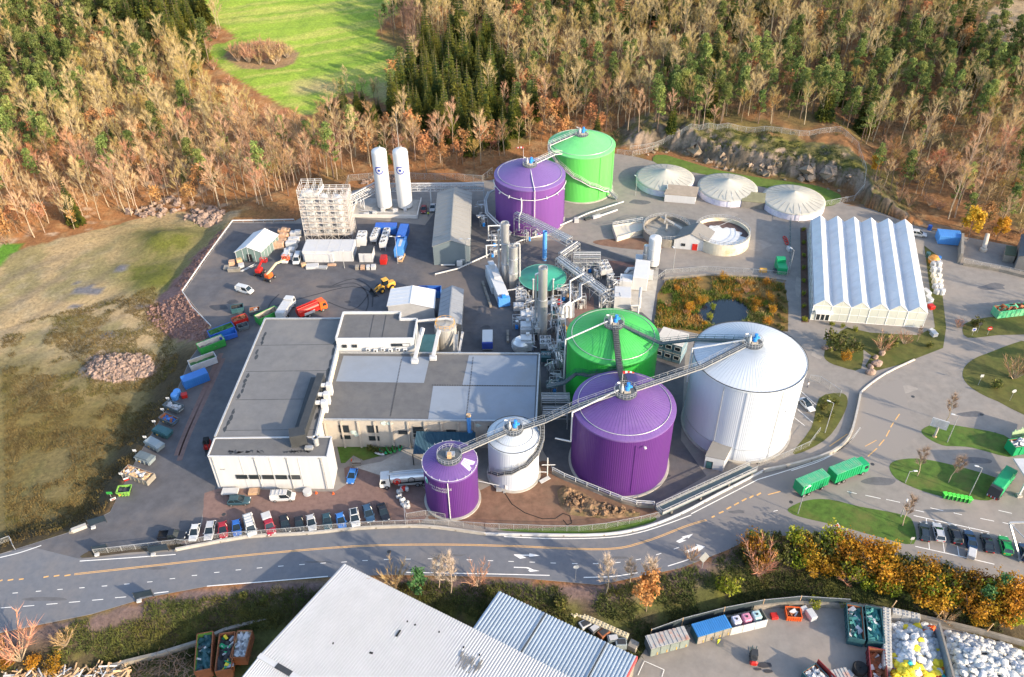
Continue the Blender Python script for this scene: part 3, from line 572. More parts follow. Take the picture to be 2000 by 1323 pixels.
# pale repair panel on the purple roof
b=MB();a1,a2=math.radians(-6),math.radians(-38);h_=lambda r:11.33+1.2*(5.5-r)/(5.5-2.3)+.04
b.add([(5.1*math.cos(a1),5.1*math.sin(a1),h_(5.1)),(5.1*math.cos(a2),5.1*math.sin(a2),h_(5.1)),(2.9*math.cos(a2),2.9*math.sin(a2),h_(2.9)),(2.9*math.cos(a1),2.9*math.sin(a1),h_(2.9))],[(3,2,1,0)])
b.build('roof_panel',M('pale lilac sheet',(.5,.4,.62),.5,var=.05),tSP)
# lettering on the small purple tank, bent round the wall
def text_mesh(s,size):
    cu=bpy.data.curves.new('t','FONT');cu.body=s;cu.size=size;cu.resolution_u=2;cu.fill_mode='FRONT'
    o=bpy.data.objects.new('t',cu);COL.objects.link(o);dg=bpy.context.evaluated_depsgraph_get();me=o.evaluated_get(dg).to_mesh()
    vs=[tuple(v.co) for v in me.vertices];fs=[tuple(p.vertices) for p in me.polygons];o.evaluated_get(dg).to_mesh_clear()
    bpy.data.objects.remove(o);bpy.data.curves.remove(cu);return vs,fs
def text_on_cyl(b,s,size,r,a0,z,m=0):
    vs,fs=text_mesh(s,size);b.add([((r)*math.cos(a0+x/r),(r)*math.sin(a0+x/r),z+y) for x,y,_ in vs],fs,m)
def text_flat(b,s,size,o,ux,uz,m=0,center=True):
    vs,fs=text_mesh(s,size);ux=Vector(ux);uz=Vector(uz);o=Vector(o)
    w=(min(v[0] for v in vs)+max(v[0] for v in vs))/2 if center else 0
    b.add([tuple(o+ux*(x-w)+uz*y) for x,y,_ in vs],fs,m)
for s_,z_,a_,h_ in (('DEN MAGISKE',.8,-137,8.75),('FABRIKKEN',.72,-129,8.0)): b=MB();text_on_cyl(b,s_,z_,5.52,math.radians(a_),h_);b.build('lettering',m_white,tSP)
b=MB()
for k,(m_,w_,hh,off) in enumerate(((0,.75,1.1,0),(1,.5,.7,.12))):
    b.add([(5.5*math.cos(math.radians(-146)+w_*math.cos(t)*.8/5.5+off/5.5),5.5*math.sin(math.radians(-146)+w_*math.cos(t)*.8/5.5+off/5.5),9.2-off+hh*math.sin(t)*.8+.02*k) if k==0 else (5.52*math.cos(math.radians(-146)+w_*math.cos(t)*.8/5.5+off/5.5),5.52*math.sin(math.radians(-146)+w_*math.cos(t)*.8/5.5+off/5.5),9.1-off+hh*math.sin(t)*.8) for t in [2*math.pi*i/16 for i in range(16)]],[tuple(range(16))],m_)
b.build('emblem',[M('pale emblem',(.5,.72,.78),.5),M('emblem green',(.03,.35,.2),.5)],tSP)
# ---- stairs and walkways
def walkway(name,label,pts,w=1.1,cat='walkway',under=True,mat=None,tread=False):
    t=thing(name,label,cat,pts[0]);o=Vector(pts[0]);P=[Vector(p)-o for p in pts]
    d=MB()
    for a,b_ in zip(P[:-1],P[1:]):
        d.bar(a,b_,w,.12)
        if tread:
            n=int((b_-a).length/.5)
            for i in range(n): d.bar(a.lerp(b_,i/n)+Vector((0,0,.1)),a.lerp(b_,(i+.35)/n)+Vector((0,0,.1)),w*.9,.06,1)
    d.build('deck',[m_grid,m_dark],t)
    for sgn in (-1,1):
        L=[]
        for i,p in enumerate(P):
            a=P[max(i-1,0)];c=P[min(i+1,len(P)-1)];q=(c-a);q.z=0;q.normalize();nn=Vector((-q.y,q.x,0))*w/2*sgn;L.append(p+nn)
        r=MB();railing(r,L,1.05,.026,1.8);r.build('railing',mat or m_galv,t)
        r=MB()
        for a,b_ in zip(L[:-1],L[1:]): r.bar(a-Vector((0,0,.12)),b_-Vector((0,0,.12)),.07,.24)
        r.build('stringer',mat or m_galv,t)
    return t
def toward(c1,z1,c2,r): 
    v=Vector((c2[0]-c1[0],c2[1]-c1[1],0)).normalized()*r; return (c1[0]+v.x,c1[1]+v.y,z1)
pz=lambda k:TANKS[k][3]+TANKS[k][4]+.2
# white tank -> front purple tank
a=toward(WT,pz('W'),FP,2.0);bq=toward(FP,pz('FP'),WT,2.2)
e=toward(WT,20.9,FP,11.9)
walkway('walkway','long steel walkway from the white tank roof down to the purple tank',[a,e,bq],1.2)
a=toward(FG,pz('FG'),FP,2.2);bq=toward(FP,pz('FP'),FG,2.1);walkway('walkway','dark stair walkway joining the green and purple tank tops',[(a[0],a[1],a[2]+.1),toward(FG,17.9,FP,10.5),toward(FP,17.9,FG,9.5),(bq[0],bq[1],bq[2])],1.2,mat=m_dark,tread=True)
a=toward(FP,pz('FP'),SWT,2.2);bq=toward(SWT,pz('SW'),FP,1.9)
walkway('walkway','sloping walkway from the purple tank down to the small white tank',[a,toward(FP,17.6,SWT,9.6),(toward(SWT,14.4,FP,6.5)),bq],1.2)
a=toward(SWT,pz('SW'),SP,1.9);bq=toward(SP,pz('SP'),SWT,2.4);walkway('walkway','short walkway bridging the small white and small purple tanks',[a,bq],1.2)
a=toward(FG,pz('FG'),WT,2.2);bq=toward(WT,pz('W'),FG,2.0);walkway('walkway','dark pipe walkway from the green tank over to the white tank',[a,toward(FG,17.6,WT,11),toward(WT,20.9,FG,11.8),bq],.9,mat=m_teal)
def pipe(name,label,pts,r=.16,mat=None,cat='pipe',n=8):
    b=MB();o=Vector(pts[0]);b.path([Vector(p)-o for p in pts],r,n);x=b.build(name,mat or m_pipe,None,pts[0]);return setp(x,label,cat)
z=pz('FG');pipe('gas_pipe','white pipe lying from the green tank platform to its left edge',[(FG[0]-1.5,FG[1],z+.6),(FG[0]-10.9,FG[1]-2.6,17.4),(FG[0]-10.9,FG[1]-2.6,6)],.17,m_whitem)
z=pz('FP');pipe('gas_pipe','white pipe lying from the purple tank platform to its left edge',[(FP[0]-1.5,FP[1]-.1,z+.5),(FP[0]-10.8,FP[1]-3.,17.2),(FP[0]-10.8,FP[1]-3.,9),(FP[0]-14,FP[1]-2,9)],.17,m_whitem)
pipe('gas_pipe','white pipe lying from the white tank platform toward the containers',[(WT[0]-1.5,WT[1]+.3,pz('W')+.5),(WT[0]-12.1,WT[1]+1.2,21.2),(WT[0]-12.1,WT[1]+1.2,12)],.2,m_whitem)
# wavy blue stair round the front green tank
L=[(11.2,138.6,10.2),(6.5,140.5,10.0)]
def arc(c,r,a1,a2,z1,z2,n,flat=3):
    out=[]
    for i in range(n+1):
        f=i/n;out.append((c[0]+r*math.cos(math.radians(a1+(a2-a1)*f)),c[1]+r*math.sin(math.radians(a1+(a2-a1)*f)),z1+(z2-z1)*f+(.35 if i%2 else 0)))
    return out
walkway('stairway','blue steel stairway curling round the bright green tank below its rim',[(7.5,139.2,9.6),(11.5,139.6,10.4)]+arc(FG,11.0,-142,-88,11,15.6,6)+[toward(FG,17.3,FP,10.6)],.9,'stairs',mat=m_teal)
walkway('stairway','spiral stair climbing round the small white tank',arc(SWT,5.95,-150,20,3.4,12.6,12),.85,'stairs',mat=m_galv,tread=True)
walkway('stairway','pale zigzag stair descending round the back green tank',[(BGT[0]-2,BGT[1]+.2,pz('BG')),(BGT[0]-10.5,BGT[1]-2.5,16.6)]+arc(BGT,11.2,-160,-38,15.6,2.0,9)+[(BGT[0]+11.5,BGT[1]-8.5,.3)],.9,'stairs',mat=m_whitem)
walkway('walkway','short white gangway between the two back tank tops',[(BPT[0]+1.5,BPT[1]+.9,pz('BP')),(BPT[0]+7.6,BPT[1]+7.4,18.6),toward(BGT,16.6,BPT,11.2)],.9,mat=m_whitem)
# pipe garland round the back purple tank
b=MB();n=40
for i in range(n):
    a,a2=math.radians(-175+i*165/n),math.radians(-175+(i+1)*165/n)
    b.tube(cyl(0,a,11.0,14.6-1.8*abs(math.sin(a))),cyl(0,a2,11.0,14.6-1.8*abs(math.sin(a2))),.11,6)
    if i%5==2: b.bar(cyl(0,a,10.5,13.2),cyl(0,a,11.1,12.6),.15,.5)
b.build('ring_main',m_whitem,tBP)
b=MB();b.path([(0,0,19),(.5,-6,17.6),(1.2,-10.9,16),(1.2,-11,4)],.13,8);b.build('down_pipe',m_whitem,tBP)
b=MB();b.path([(-2.6,-10.7,13),(-2.7,-11.3,9.5),(-3.4,-11.6,8),(-3.4,-11.6,3)],.18,8);b.build('down_pipe',m_whitem,tBP)
b=MB();b.path([(10.7,0.8,0),(10.7,.8,15)],.08,6);b.build('conduit',m_purp,tBP)
for a in (-60,-25): wallpipe(tBG,10.6,math.radians(a),.5,15.2,m_grnp,rr=.07)
# windsocks
for nm,lab,p,hh in (('windsock','red and white windsock on the front purple tank',(FP[0]-.3,FP[1]+3.4,18.9),3.2),('windsock','red and white windsock beside the back violet tank',(BPT[0]-1.8,BPT[1]+6,17.2),4.2)):
    t=thing(nm,lab,'windsock',p);MB().tube((0,0,0),(0,0,hh),.05,6).build('mast',m_whitem,t)
    b=MB();s_=1 if p[1]<200 else -1
    for i in range(5): b.tube((s_*.45*i,0,hh-.05*i*i*.6+.12*i),(s_*.45*(i+1),0,hh-.05*(i+1)**2*.6+.12*(i+1)),.32-.04*i,8,.28-.04*i,i%2,False)
    b.build('sock',[m_redp,m_white],t)
# ---------------------------------------------------------------- domed tanks, green reservoir, open clarifiers
m_dome=M('grey membrane',(.40,.39,.345),.6,var=.06,scale=.5,stain=(.31,.3,.27),stain_amt=.5,stain_scale=.2)
m_domew=M('pale violet blotched wall',(.62,.6,.68),.6,var=.15,scale=1.2,stain=(.36,.34,.52),stain_amt=.6,stain_scale=.5)  # violet blotches mixed over a pale wall colour
def dome(label,c,r,h,ch):
    t=thing('domed_tank',label,'tank',(c[0],c[1],0))
    MB().lathe([(r,0),(r,h)],72,rib=.03).build('wall',m_domew,t)
    b=MB();pr=[(r+.15,h-.25)]
    for i in range(13): f=i/12;pr.append(((r+.12)*(1-f),h+ch*(f*.55+.45*f**2.2 if f<1 else 1)))
    pr[-1]=(0,h+ch);b.lathe(pr,48);b.build('membrane_roof',m_dome,t,smooth=True)
    b=MB()
    for i in range(24):
        a=2*math.pi*i/24;b.bar(((r)*math.cos(a),r*math.sin(a),h+.05),(r*.5*math.cos(a),r*.5*math.sin(a),h+ch*(.275+.45*.5**2.2)+.03),.08,.05)
    b.build('roof_batten',m_dome,t)
    b=MB();b.path([(-.8,-r-.5,0),(-.8,-r-.5,h+1),(-.5,-r+1.5,h+1.6)],.09,5);b.build('gas_pipe',m_whitem,t)
    return t
def ctr(lx,rx,y,z): a=G(lx,y,z);b_=G(rx,y,z);return ((a[0]+b_[0])/2,(a[1]+b_[1])/2),abs(b_[0]-a[0])/2
for lab,lx,rx,y in (('leftmost of three grey domed tanks below the rock face',1243,1355,346),('middle of three grey domed tanks below the rock face',1364,1478,365),('rightmost of three grey domed tanks, next to the greenhouse',1490,1610,389)):
    c,r=ctr(lx,rx,y,2.3);dome(lab,c,r,2.3,2.9)
c,r=ctr(1014,1106,542,3.4)
t=thing('covered_reservoir','low round reservoir under a sea green cone roof','tank',(c[0],c[1],0))
MB().lathe([(r-.3,0),(r-.3,3.3)],64).build('wall',m_dark,t)
b=MB();b.lathe([(r,3.2),(r+.05,3.4),(0,6.0)],64);b.build('roof',M('sea green membrane',(.035,.235,.165),.4,var=.08,scale=.6),t)
b=MB()
for i in range(64): b.bar((r*math.cos(i*.0982),r*math.sin(i*.0982),3.42),(r*math.cos((i+1)*.0982),r*math.sin((i+1)*.0982),3.42),.12,.12)
b.build('rim',M('pale sea green',(.15,.42,.33),.5),t)
m_slud=M('grey sludge',(.25,.235,.205),.6,var=.15,scale=.8,stain=(.17,.16,.14),stain_amt=.7)
m_slud2=M('brown sludge crust',(.1,.066,.06),.8,var=.25,scale=.9)
m_clw=M('stained cream wall',(.58,.53,.42),.8,var=.1,scale=.8,stain=(.34,.27,.13),stain_amt=.7,stain_scale=.4)
for k,(lab,lx,rx,y,h) in enumerate((('open round settling tank of grey sludge, left of the small gabled house',1256,1348,445,2.6),('open round settling tank crusted white and brown, right of the small gabled house',1357,1465,452,3.6))):
    c,r=ctr(lx,rx,y,h);t=thing('settling_tank',lab,'tank',(c[0],c[1],0))
    MB().lathe([(r,0),(r,h),(r-.35,h),(r-.35,.4)],64).build('wall',m_clw if k else m_concd,t)
    b=MB();b.disc((0,0,h-1.1),r-.3,64,0);b.build('sludge',m_slud if not k else m_slud2,t)
    if k:
        b=MB();P=[]
        for i in range(60):
            a=2*math.pi*i/60;q=(r-.4)*(.63+.11*math.sin(a*3+1)+.05*math.sin(a*13)+.05*math.sin(a*7+2)) if math.sin(a)>-.3 else (r-.5)*(.93+.04*math.sin(a*9));P.append((q*math.cos(a),q*math.sin(a)-.6*0,h-1.0))
        b.poly(P);b.build('foam_crust',M('pale foam crust',(.56,.57,.58),.8,var=.1,scale=1,stain=(.4,.4,.38),stain_amt=.6,stain_scale=.4),t)
    L=[((r-.15)*math.cos(2*math.pi*i/40),(r-.15)*math.sin(2*math.pi*i/40),h) for i in range(41)];railing(MB(),L,1.1,.04,9).build('railing',m_galv,t)
    b=MB()
    if k: b.bar((-r*.9,-r*.2,h+.1),(r*.5,r*.75,h+.1),.12,.1)
    else:
        b.bar((-r*.1,r*.9,h+.2),(r*.85,-r*.45,h+.2),1.0,.2);b.bar((0,0,h-.9),(0,0,h+1.2),.5,.5);b.bar((-.3,r*.3,h+.3),(.8,r*.95,h+.7),.35,.3)
    b.build('bridge_arm',m_galv if k else m_conc,t)
# inlet basin left of the settling tanks
P=W2([(1197,441),(1255,432),(1262,447),(1205,464)],1.4);cx=sum(p[0] for p in P)/4;cy=sum(p[1] for p in P)/4
t=thing('inlet_basin','pale concrete inlet basin with a handrail beside the grey settling tank','basin',(cx,cy,0));P=[(p[0]-cx,p[1]-cy) for p in P]
b=MB().prism(P,0,1.0);[b.wall([P[i],P[(i+1)%4]],0,1.5,.35) for i in range(4)];b.build('basin_wall',M('pale concrete',(.55,.5,.42),.85,var=.1),t)
railing(MB(),[(P[0][0],P[0][1],1.5),(P[1][0],P[1][1],1.5)],1.1,.05,1.5).build('railing',m_whitem,t)
# ================================================================ buildings
def roofslab(b,P,z0,z1,m=0,mt=None): b.prism(P,z0,z1,m,mt)
def local(P,c): return [(p[0]-c[0],p[1]-c[1]) for p in P]
def win(t,p,q,z0,z1,proud=.06,mat=None,frame=None,name='window'):
    """window on a wall line p->q (local), facing right of travel"""
    p=Vector((p[0],p[1],0));q=Vector((q[0],q[1],0));d=(q-p).normalized();nn=Vector((d.y,-d.x,0))*proud
    b=MB();b.add([tuple(p+nn+Vector((0,0,z0))),tuple(q+nn+Vector((0,0,z0))),tuple(q+nn+Vector((0,0,z1))),tuple(p+nn+Vector((0,0,z1)))],[(0,1,2,3)]);w_=b.build(name,mat or m_glass,t)
    f=MB()
    for a,c in (((p,z0),(q,z0)),((p,z1),(q,z1)),((p,z0),(p,z1)),((q,z0),(q,z1))):
        f.bar(a[0]+nn+Vector((0,0,a[1])),c[0]+nn+Vector((0,0,c[1])),.1,.1)
    f.build('frame',frame or m_dark,w_)
    return w_
# --- long hall
c=(-50,145);P=local([(-60.6,165.4),(-41.2,165.0),(-41.0,124.6),(-61.9,124.6)],c)
t=thing('production_hall','long hall with a dark felt roof and a black duct along its right edge','building',(*c,0))
b=MB();b.prism(P,0,9.5);b.build('wall',m_white,t)
b=MB();b.prism([(p[0]*.995,p[1]*.995) for p in P],9.5,9.62);b.build('roof',m_roofg,t)
b=MB()
for i in range(4):
    p,q=P[i],P[(i+1)%4]
    if i!=2: b.bar((p[0],p[1],9.72),(q[0],q[1],9.72),.35,.35)
b.build('parapet',m_galv,t)
b=MB()
for k in range(-1,3): b.bar((-10.5,-9+k*9.5,9.63),(8.8,-9+k*9.5,9.63),.08,.03)
b.build('roof_seam',m_dark,t)
b=MB();rr=random.Random(3)
for k in range(22):
    yy=-18+k*1.7;xx=-10.6+.033*(yy+20)+rr.uniform(0,.4);n=9
    if rr.random()<.75: b.poly([(xx+rr.uniform(.2,.5)*math.cos(i*.7),yy+rr.uniform(.6,1.2)*math.sin(i*.7),9.635) for i in range(n)])
for k in range(10):
    yy=18-k*3.6;b.poly([(8.1+rr.uniform(.1,.5)*math.cos(i*.7),yy+rr.uniform(.8,2.)*math.sin(i*.7),9.635) for i in range(9)])
b.build('roof_stain',m_dark,t)
# black duct box near right edge
b=MB();q0=Vector((*G2(627,733,11),0))-Vector((*c,0));q1=Vector((*G2(588,848,11),0))-Vector((*c,0))
b.bar((q0.x,q0.y,10.6),(q1.x,q1.y,10.6),1.6,2.0);b.bar((q0.x-1.6,q0.y,10.0),(q1.x-1.2,q1.y,10.0),1.5,.8);b.box((q1.x-.4,q1.y-1.0,11.2),(3.2,2.6,3.0),0,.25);b.build('vent_duct',m_dark,t)
for px_,py_ in ((627,748),(622,766),(617,782)):
    g=G2(px_,py_,11.5);b=MB();b.tube((g[0]-c[0]-1.2,g[1]-c[1],10.8),(g[0]-c[0]+.9,g[1]-c[1],10.8),.5,10);b.box((g[0]-c[0]+1.6,g[1]-c[1],9.8),(1.3,1.3,3.0),0,0,.1);b.build('exhaust_pipe',m_wgrey,t)
for k,(px_,py_) in enumerate(((462,737),(436,800))):
    pass
# --- white front block
c=(-50,121.5);P=local([(-61.9,124.3),(-37.7,124.3),(-37.7,118.6),(-61.9,119.2)],c)
t=thing('office_block','white two storey block with a ribbon of windows facing the red car park','building',(*c,0))
b=MB();b.prism(P,0,9.4);b.build('wall',m_white,t)
b=MB();b.prism([(p[0]*.99,p[1]*.99) for p in P],9.4,9.5);b.build('roof',m_roofd,t)
b=MB()
for i in range(4): p,q=P[i],P[(i+1)%4];b.bar((p[0],p[1],9.5),(q[0],q[1],9.5),.3,.3)
b.build('parapet',m_white,t)
b=MB()
for x0 in (-5.6,.5,6.3,11.2): yy=-2.3-.6*((x0+11.9)/24.2);b.bar((x0,yy-.03,.2),(x0,yy-.03,9.3),.14,.08)
b.build('panel_joint',m_wgrey,t)
for k in range(5):
    x0=-7.4+k*2.75;yy=lambda x:-2.3-.6*((x+11.9)/24.2);win(t,(x0,yy(x0)),(x0+2.3,yy(x0+2.3)),3.0,4.1,.08)
for x0 in (-11.2,-2.6,4.,10.9):
    b=MB();yy=-2.3-.6*((x0+11.9)/24.2);b.tube((x0,yy-.12,.1),(x0,yy-.12,9.5),.09,6);b.box((x0,yy-.14,9.3),(.35,.25,.3));b.build('downpipe',m_galv,t)
b=MB();text_flat(b,'IVAR',.5,(-9.7,-2.42,5.6),(1,0,0),(0,0,1));b.build('sign_lettering',m_dark,t)
b=MB()
for k in range(16): a=rr.uniform(-9,9);b.poly([(a+rr.uniform(.3,.9)*math.cos(i*.8),-1.2+rr.uniform(-.5,.5)+rr.uniform(.15,.4)*math.sin(i*.8),9.515) for i in range(8)])
b.build('roof_stain',m_dark,t)
b=MB();b.lathe([(.55,0),(.55,1.8),(.7,2.1),(.45,2.1)],12,(9.6,.7,9.5));b.box((8.3,-.5,9.8),(1.6,.8,.6));b.build('roof_vent',m_galv,t)
# --- middle flat hall with patchwork roof
c=(-17,141);P=local([(-41.2,153.6),(6.4,152.2),(4.9,129.5),(-41.2,130.9)],c)
t=thing('process_hall','wide flat hall roofed in grey and pale patches, beige panelled front','building',(*c,0))
MB().prism(P,0,8.0).build('wall',m_beige,t)
b=MB();b.prism(P,8.0,8.15);b.build('roof',m_roofd,t)
def patch(L,z,m,nm='roof_patch'):
    MB().poly([(p[0]-c[0],p[1]-c[1],z) for p in W2(L,8.2)]).build(nm,m,t)
patch([(671,695),(840,697),(828,748),(656,745)],8.165,m_roofl);patch([(916,694),(1049,694),(1046,753),(903,752)],8.165,m_roofl);patch([(846,754),(1046,755),(1043,820),(836,820)],8.165,m_roofl)
b=MB()
for i in range(4):
    p,q=P[i],P[(i+1)%4];b.bar((p[0],p[1],8.3),(q[0],q[1],8.3),.35,.4)
b.build('parapet',m_galv,t)
b=MB()
for k in range(40):
    f=k/40
    for L in (((784,703),(762,815)),((924,698),(910,820)),((845,752),(1040,754))):
        g=G2(L[0][0]+(L[1][0]-L[0][0])*f,L[0][1]+(L[1][1]-L[0][1])*f,8.2);b.box((g[0]-c[0],g[1]-c[1],8.18),(.25,.25,.04))
b.build('roof_fixing',m_dark,t)['kind']='stuff'
fy=lambda x:-10.1-1.4*((x+24.2)/46.1)
for k in range(13):
    x0=-23.6+k*3.6;b=MB();b.box((x0,fy(x0)-.15,4),(.35,.35,8));b.build('pilaster',m_beige,t)
for x0,w_,z0,z1 in ((-20.6,2.1,4.6,6.6),(-20.6,2.1,2.6,3.6),(-14.4,2.2,4.6,6.6),(-14.4,2.2,2.2,3.4),(-7.8,1.8,4.2,5.2),(-4.6,2.1,4.6,6.4),(-4.6,2.1,3.4,4.2),(2.6,2.,4.4,5.6),(11.6,2.2,5.2,6.8),(17.4,2.2,5.2,6.8)):
    win(t,(x0,fy(x0)),(x0+w_,fy(x0+w_)),z0,z1,.1)
b=MB();b.box((-3.6,fy(-3.6)-.12,1.4),(2.4,.15,2.6));b.build('door',m_white,t)
b=MB()
for x0,zz_ in ((-17.6,4.6),(-17,3.9),(-10.8,7.4),(-9.4,7.3),(-1.6,4.5),(9.4,7.)):
    b.poly([(x0+rr.uniform(.5,.95)*math.cos(i*.52),fy(x0)-.08,zz_+rr.uniform(.4,.75)*math.sin(i*.52)) for i in range(12)])
b.build('wall_painting',M('faded mural paint',(.42,.5,.47),.8,var=.3,scale=2),t)
b=MB();b.box((7.8,fy(7.8)-.5,4.8),(1.0,.8,1.4),0,0,.1);b.tube((7.6,fy(7.6)-.4,5.2),(7.6,fy(7.6)-.4,10),.45,12);b.tube((7.6,fy(7.6)-.4,10),(7.6,fy(7.6)-.4,10.5),.5,12,m=1);b.build('exhaust_pipe',[m_bluel,m_wood],t)
# white ribbed wall between hall and middle roof, warm sunlight put into its colour
cw=MB();A=Vector((-40.98,124.9));B=Vector((-41.0,153.4))
for i in range(44):
    y0=124.9+i*.65;cw.box((-40.85,y0,8.9),(.22,.38,1.6))
tr=[o for o in COL.objects if o.name.startswith('production_hall')][0]
ob=cw.build('ribbed_cladding',m_sunrib,tr);ob.location=(50,-145,0)
# white ducts onto the roof
for P_,lab in (([G(826,641,12.5),G(822,655,10.8),G(810,702,9.0),G(810,708,8.3)],'left white duct elbowing down onto the flat roof'),([G(858,645,11.5),G(855,655,10.6),G(846,697,9),G(846,702,8.3)],'right white duct elbowing down onto the flat roof')):
    o=Vector(P_[0]);b=MB();
    for a,q in zip(P_[:-1],P_[1:]): b.bar(Vector(a)-o,Vector(q)-o,.75,.75)
    e=Vector(P_[-1])-o;b.box((e.x,e.y,e.z+.5),(1.7,1.3,.9),0,0,.15);setp(b.build('roof_duct',m_wgrey,None,P_[0]),lab,'duct')
# --- upper white block
c=(-33,159);P=local([(-41,164.6),(-27,164.4),(-27,161.7),(-22.8,161.6),(-23,154.0),(-41.2,154.2)],c)
t=thing('parapet_block','tall white block with a sunken dark roof behind the flat hall','building',(*c,0))
MB().prism(P,0,11.4).build('wall',m_white,t)
b=MB();b.prism([(p[0]*.97,p[1]*.97) for p in P],11.3,11.45);b.build('roof',m_roofd,t)
b=MB()
for i in range(6): p,q=P[i],P[(i+1)%6];b.bar((p[0],p[1],11.75),(q[0],q[1],11.75),.3,.75)
b.build('parapet',m_white,t)
b=MB()
for x0 in (-.5,2.5): b.bar((x0,-4.6,11.48),(x0,5.2,11.48),.08,.05)
b.build('roof_seam',m_dark,t)
yy=-4.9
for x0,w_ in ((-6.9,1.0),(-4.6,1.1)): win(t,(x0,yy),(x0+w_,yy),9.4,10.2,.07)
win(t,(4.6,yy),(9.0,yy),9.6,10.4,.07)
for k in range(6):
    b=MB();b.box((-.9+k*1.75,yy-.5,8.8 if k%2 else 9.1),(.95,.5,.75),0,0,.06);b.tube((-.9+k*1.75,yy-.76,8.8 if k%2 else 9.1),(-.9+k*1.75,yy-.78,8.8 if k%2 else 9.1),.28,12,m=1);b.build('condenser_unit',[m_whitem,m_dark],t)
# stuff right of it: small link block and round concrete silo
t=thing('link_block','low dark roofed link block between the white block and the concrete silo','building',(-20.2,157.6,0))
MB().box((0,0,3.6),(4.4,7.4,7.2)).build('wall',m_concd,t);MB().box((0,0,7.28),(4.5,7.5,.15)).build('roof',m_teal,t)
t=thing('concrete_silo','round concrete silo with a stair and yellow handrails beside the dark shed','silo',(-16.3,163.4,0))
MB().lathe([(2.7,0),(2.7,8.6),(0,8.9)],28).build('wall',M('ribbed pale concrete',(.33,.32,.3),.8,var=.1),t)
railing(MB(),[(2.4*math.cos(i*.524),2.4*math.sin(i*.524),8.7) for i in range(13)],1.1,.03,2).build('railing',m_yellow,t)
b=MB();b.bar((2.2,-6.5,.3),(2.8,-2.5,7.6),1,.15);railing(b,[(1.7,-6.5,.3),(2.3,-2.5,7.6)],1.0,.05,1);railing(b,[(2.7,-6.5,.3),(3.3,-2.5,7.6)],1.0,.05,1);b.build('stair',m_galv,t)
b=MB();b.bar((3.0,-7.5,2.6),(4.2,-.5,6.8),.5,.5);b.build('conveyor_pipe',m_wgrey,t)
b=MB();b.path([(-9,1.6,8.5),(0,1.6,9.4),(2,1.2,9.2)],.35,8);b.build('top_duct',m_wgrey,t)
# --- white storage tent hall and dark shed
def gable(name,label,P4,h,rh,mw,mr,front=True,ribs=0,mats=None,eave=.25,ridge_axis=0):
    """gabled building on four ground corners (fl, fr, br, bl); ridge runs front to back"""
    cx=sum(p[0] for p in P4)/4;cy=sum(p[1] for p in P4)/4;t=thing(name,label,'building',(cx,cy,0));Q=[Vector((p[0]-cx,p[1]-cy,0)) for p in P4]
    fl,fr,br,bl=Q;up=Vector((0,0,h));mf=(fl+fr)/2+Vector((0,0,rh));mb_=(bl+br)/2+Vector((0,0,rh))
    b=MB();b.add([tuple(v) for v in (fl,fr,br,bl,fl+up,fr+up,br+up,bl+up,mf,mb_)],[(0,1,5,8,4),(1,2,6,5),(2,3,7,9,6),(3,0,4,7),(3,2,1,0)]);b.build('wall',mw,t)
    b=MB();f=(fl-bl).normalized()*eave;s=(fr-fl).normalized()*eave;dz=Vector((0,0,-eave*(rh-h)/((fr-fl).length/2)))
    th=Vector((0,0,.14))
    for A,Bq,sg in ((fl,bl,-1),(fr,br,1)):
        a1=A+up+f+s*sg+dz;a2=mf+f;b1=Bq+up-f+s*sg+dz;b2=mb_-f;lo=[a1,a2,b2,b1];hi=[v+th for v in lo]
        if sg>0: lo=lo[::-1];hi=hi[::-1]
        b.add([tuple(v+Vector((0,0,.02))) for v in lo]+[tuple(v) for v in hi],[(0,1,2,3),(7,6,5,4),(0,4,5,1),(1,5,6,2),(2,6,7,3),(3,7,4,0)])
        if ribs:
            for i in range(ribs+1):
                g=i/ribs;p=(hi[0] if sg<0 else hi[3]).lerp(hi[3] if sg<0 else hi[0],g);q=(hi[1] if sg<0 else hi[2]).lerp(hi[2] if sg<0 else hi[1],g);b.bar(p+Vector((0,0,.02)),q+Vector((0,0,.02)),.09,.06)
    b.build('roof',mr,t);b=MB();b.bar(mf+f+th,mb_-f+th,.3,.12);b.build('ridge_cap',mr,t)
    return t,Q
t,Q=gable('storage_tent','white fabric storage hall behind the parapet block',[G2(761,628),G2(850,632),G2(852,598),G2(768,596)],5.0,6.2,m_wgrey,M('white tarpaulin',(.58,.58,.58),.5,var=.05),ribs=5)
t,Q=gable('dark_shed','narrow grey gabled shed between the white hall and the open yard',[G2(858,670),G2(902,668),G2(906,600),G2(866,602)],5.6,6.9,m_roofg,M('grey blue sheet roof',(.2,.215,.24),.6,var=.08),ribs=8)
t,Q=gable('grey_warehouse','long grey gabled warehouse beside the violet tank',[G2(848,518),G2(918,517),G2(922,412),G2(858,412)],6.3,8.2,M('grey green cladding',(.13,.165,.185),.5,var=.08,scale=.3),M('grey metal roof',(.235,.23,.215),.55,var=.07,scale=.3),ribs=14)
b=MB();b.box((2.4,Q[0].y-.6,.9),(1.6,.9,1.6),0,0,.08);b.bar((-3,Q[0].y-.4,.3),(1,Q[0].y-.4,.3),.3,.3);b.build('condenser_unit',m_whitem,t)
b=MB();b.box((3.3,Q[0].y-.07,1.7),(1.2,.08,.35));b.build('sign_plate',m_white,t)
m_tentg=M('grey green tent wall',(.12,.175,.17),.6,var=.06)
t,Q=gable('frame_tent','white roofed tent with grey green walls and an open door','building' and [G2(464,511),G2(513,511),G2(546,478),G2(500,474)],3.3,5.0,m_tentg,M('white tent roof',(.6,.6,.6),.55,var=.04),ribs=0)
b=MB()
for i in range(7): p=Q[1].lerp(Q[2],i/6);b.bar((p.x+.05,p.y-.05,0),(p.x+.05,p.y-.05,3.3),.12,.12)
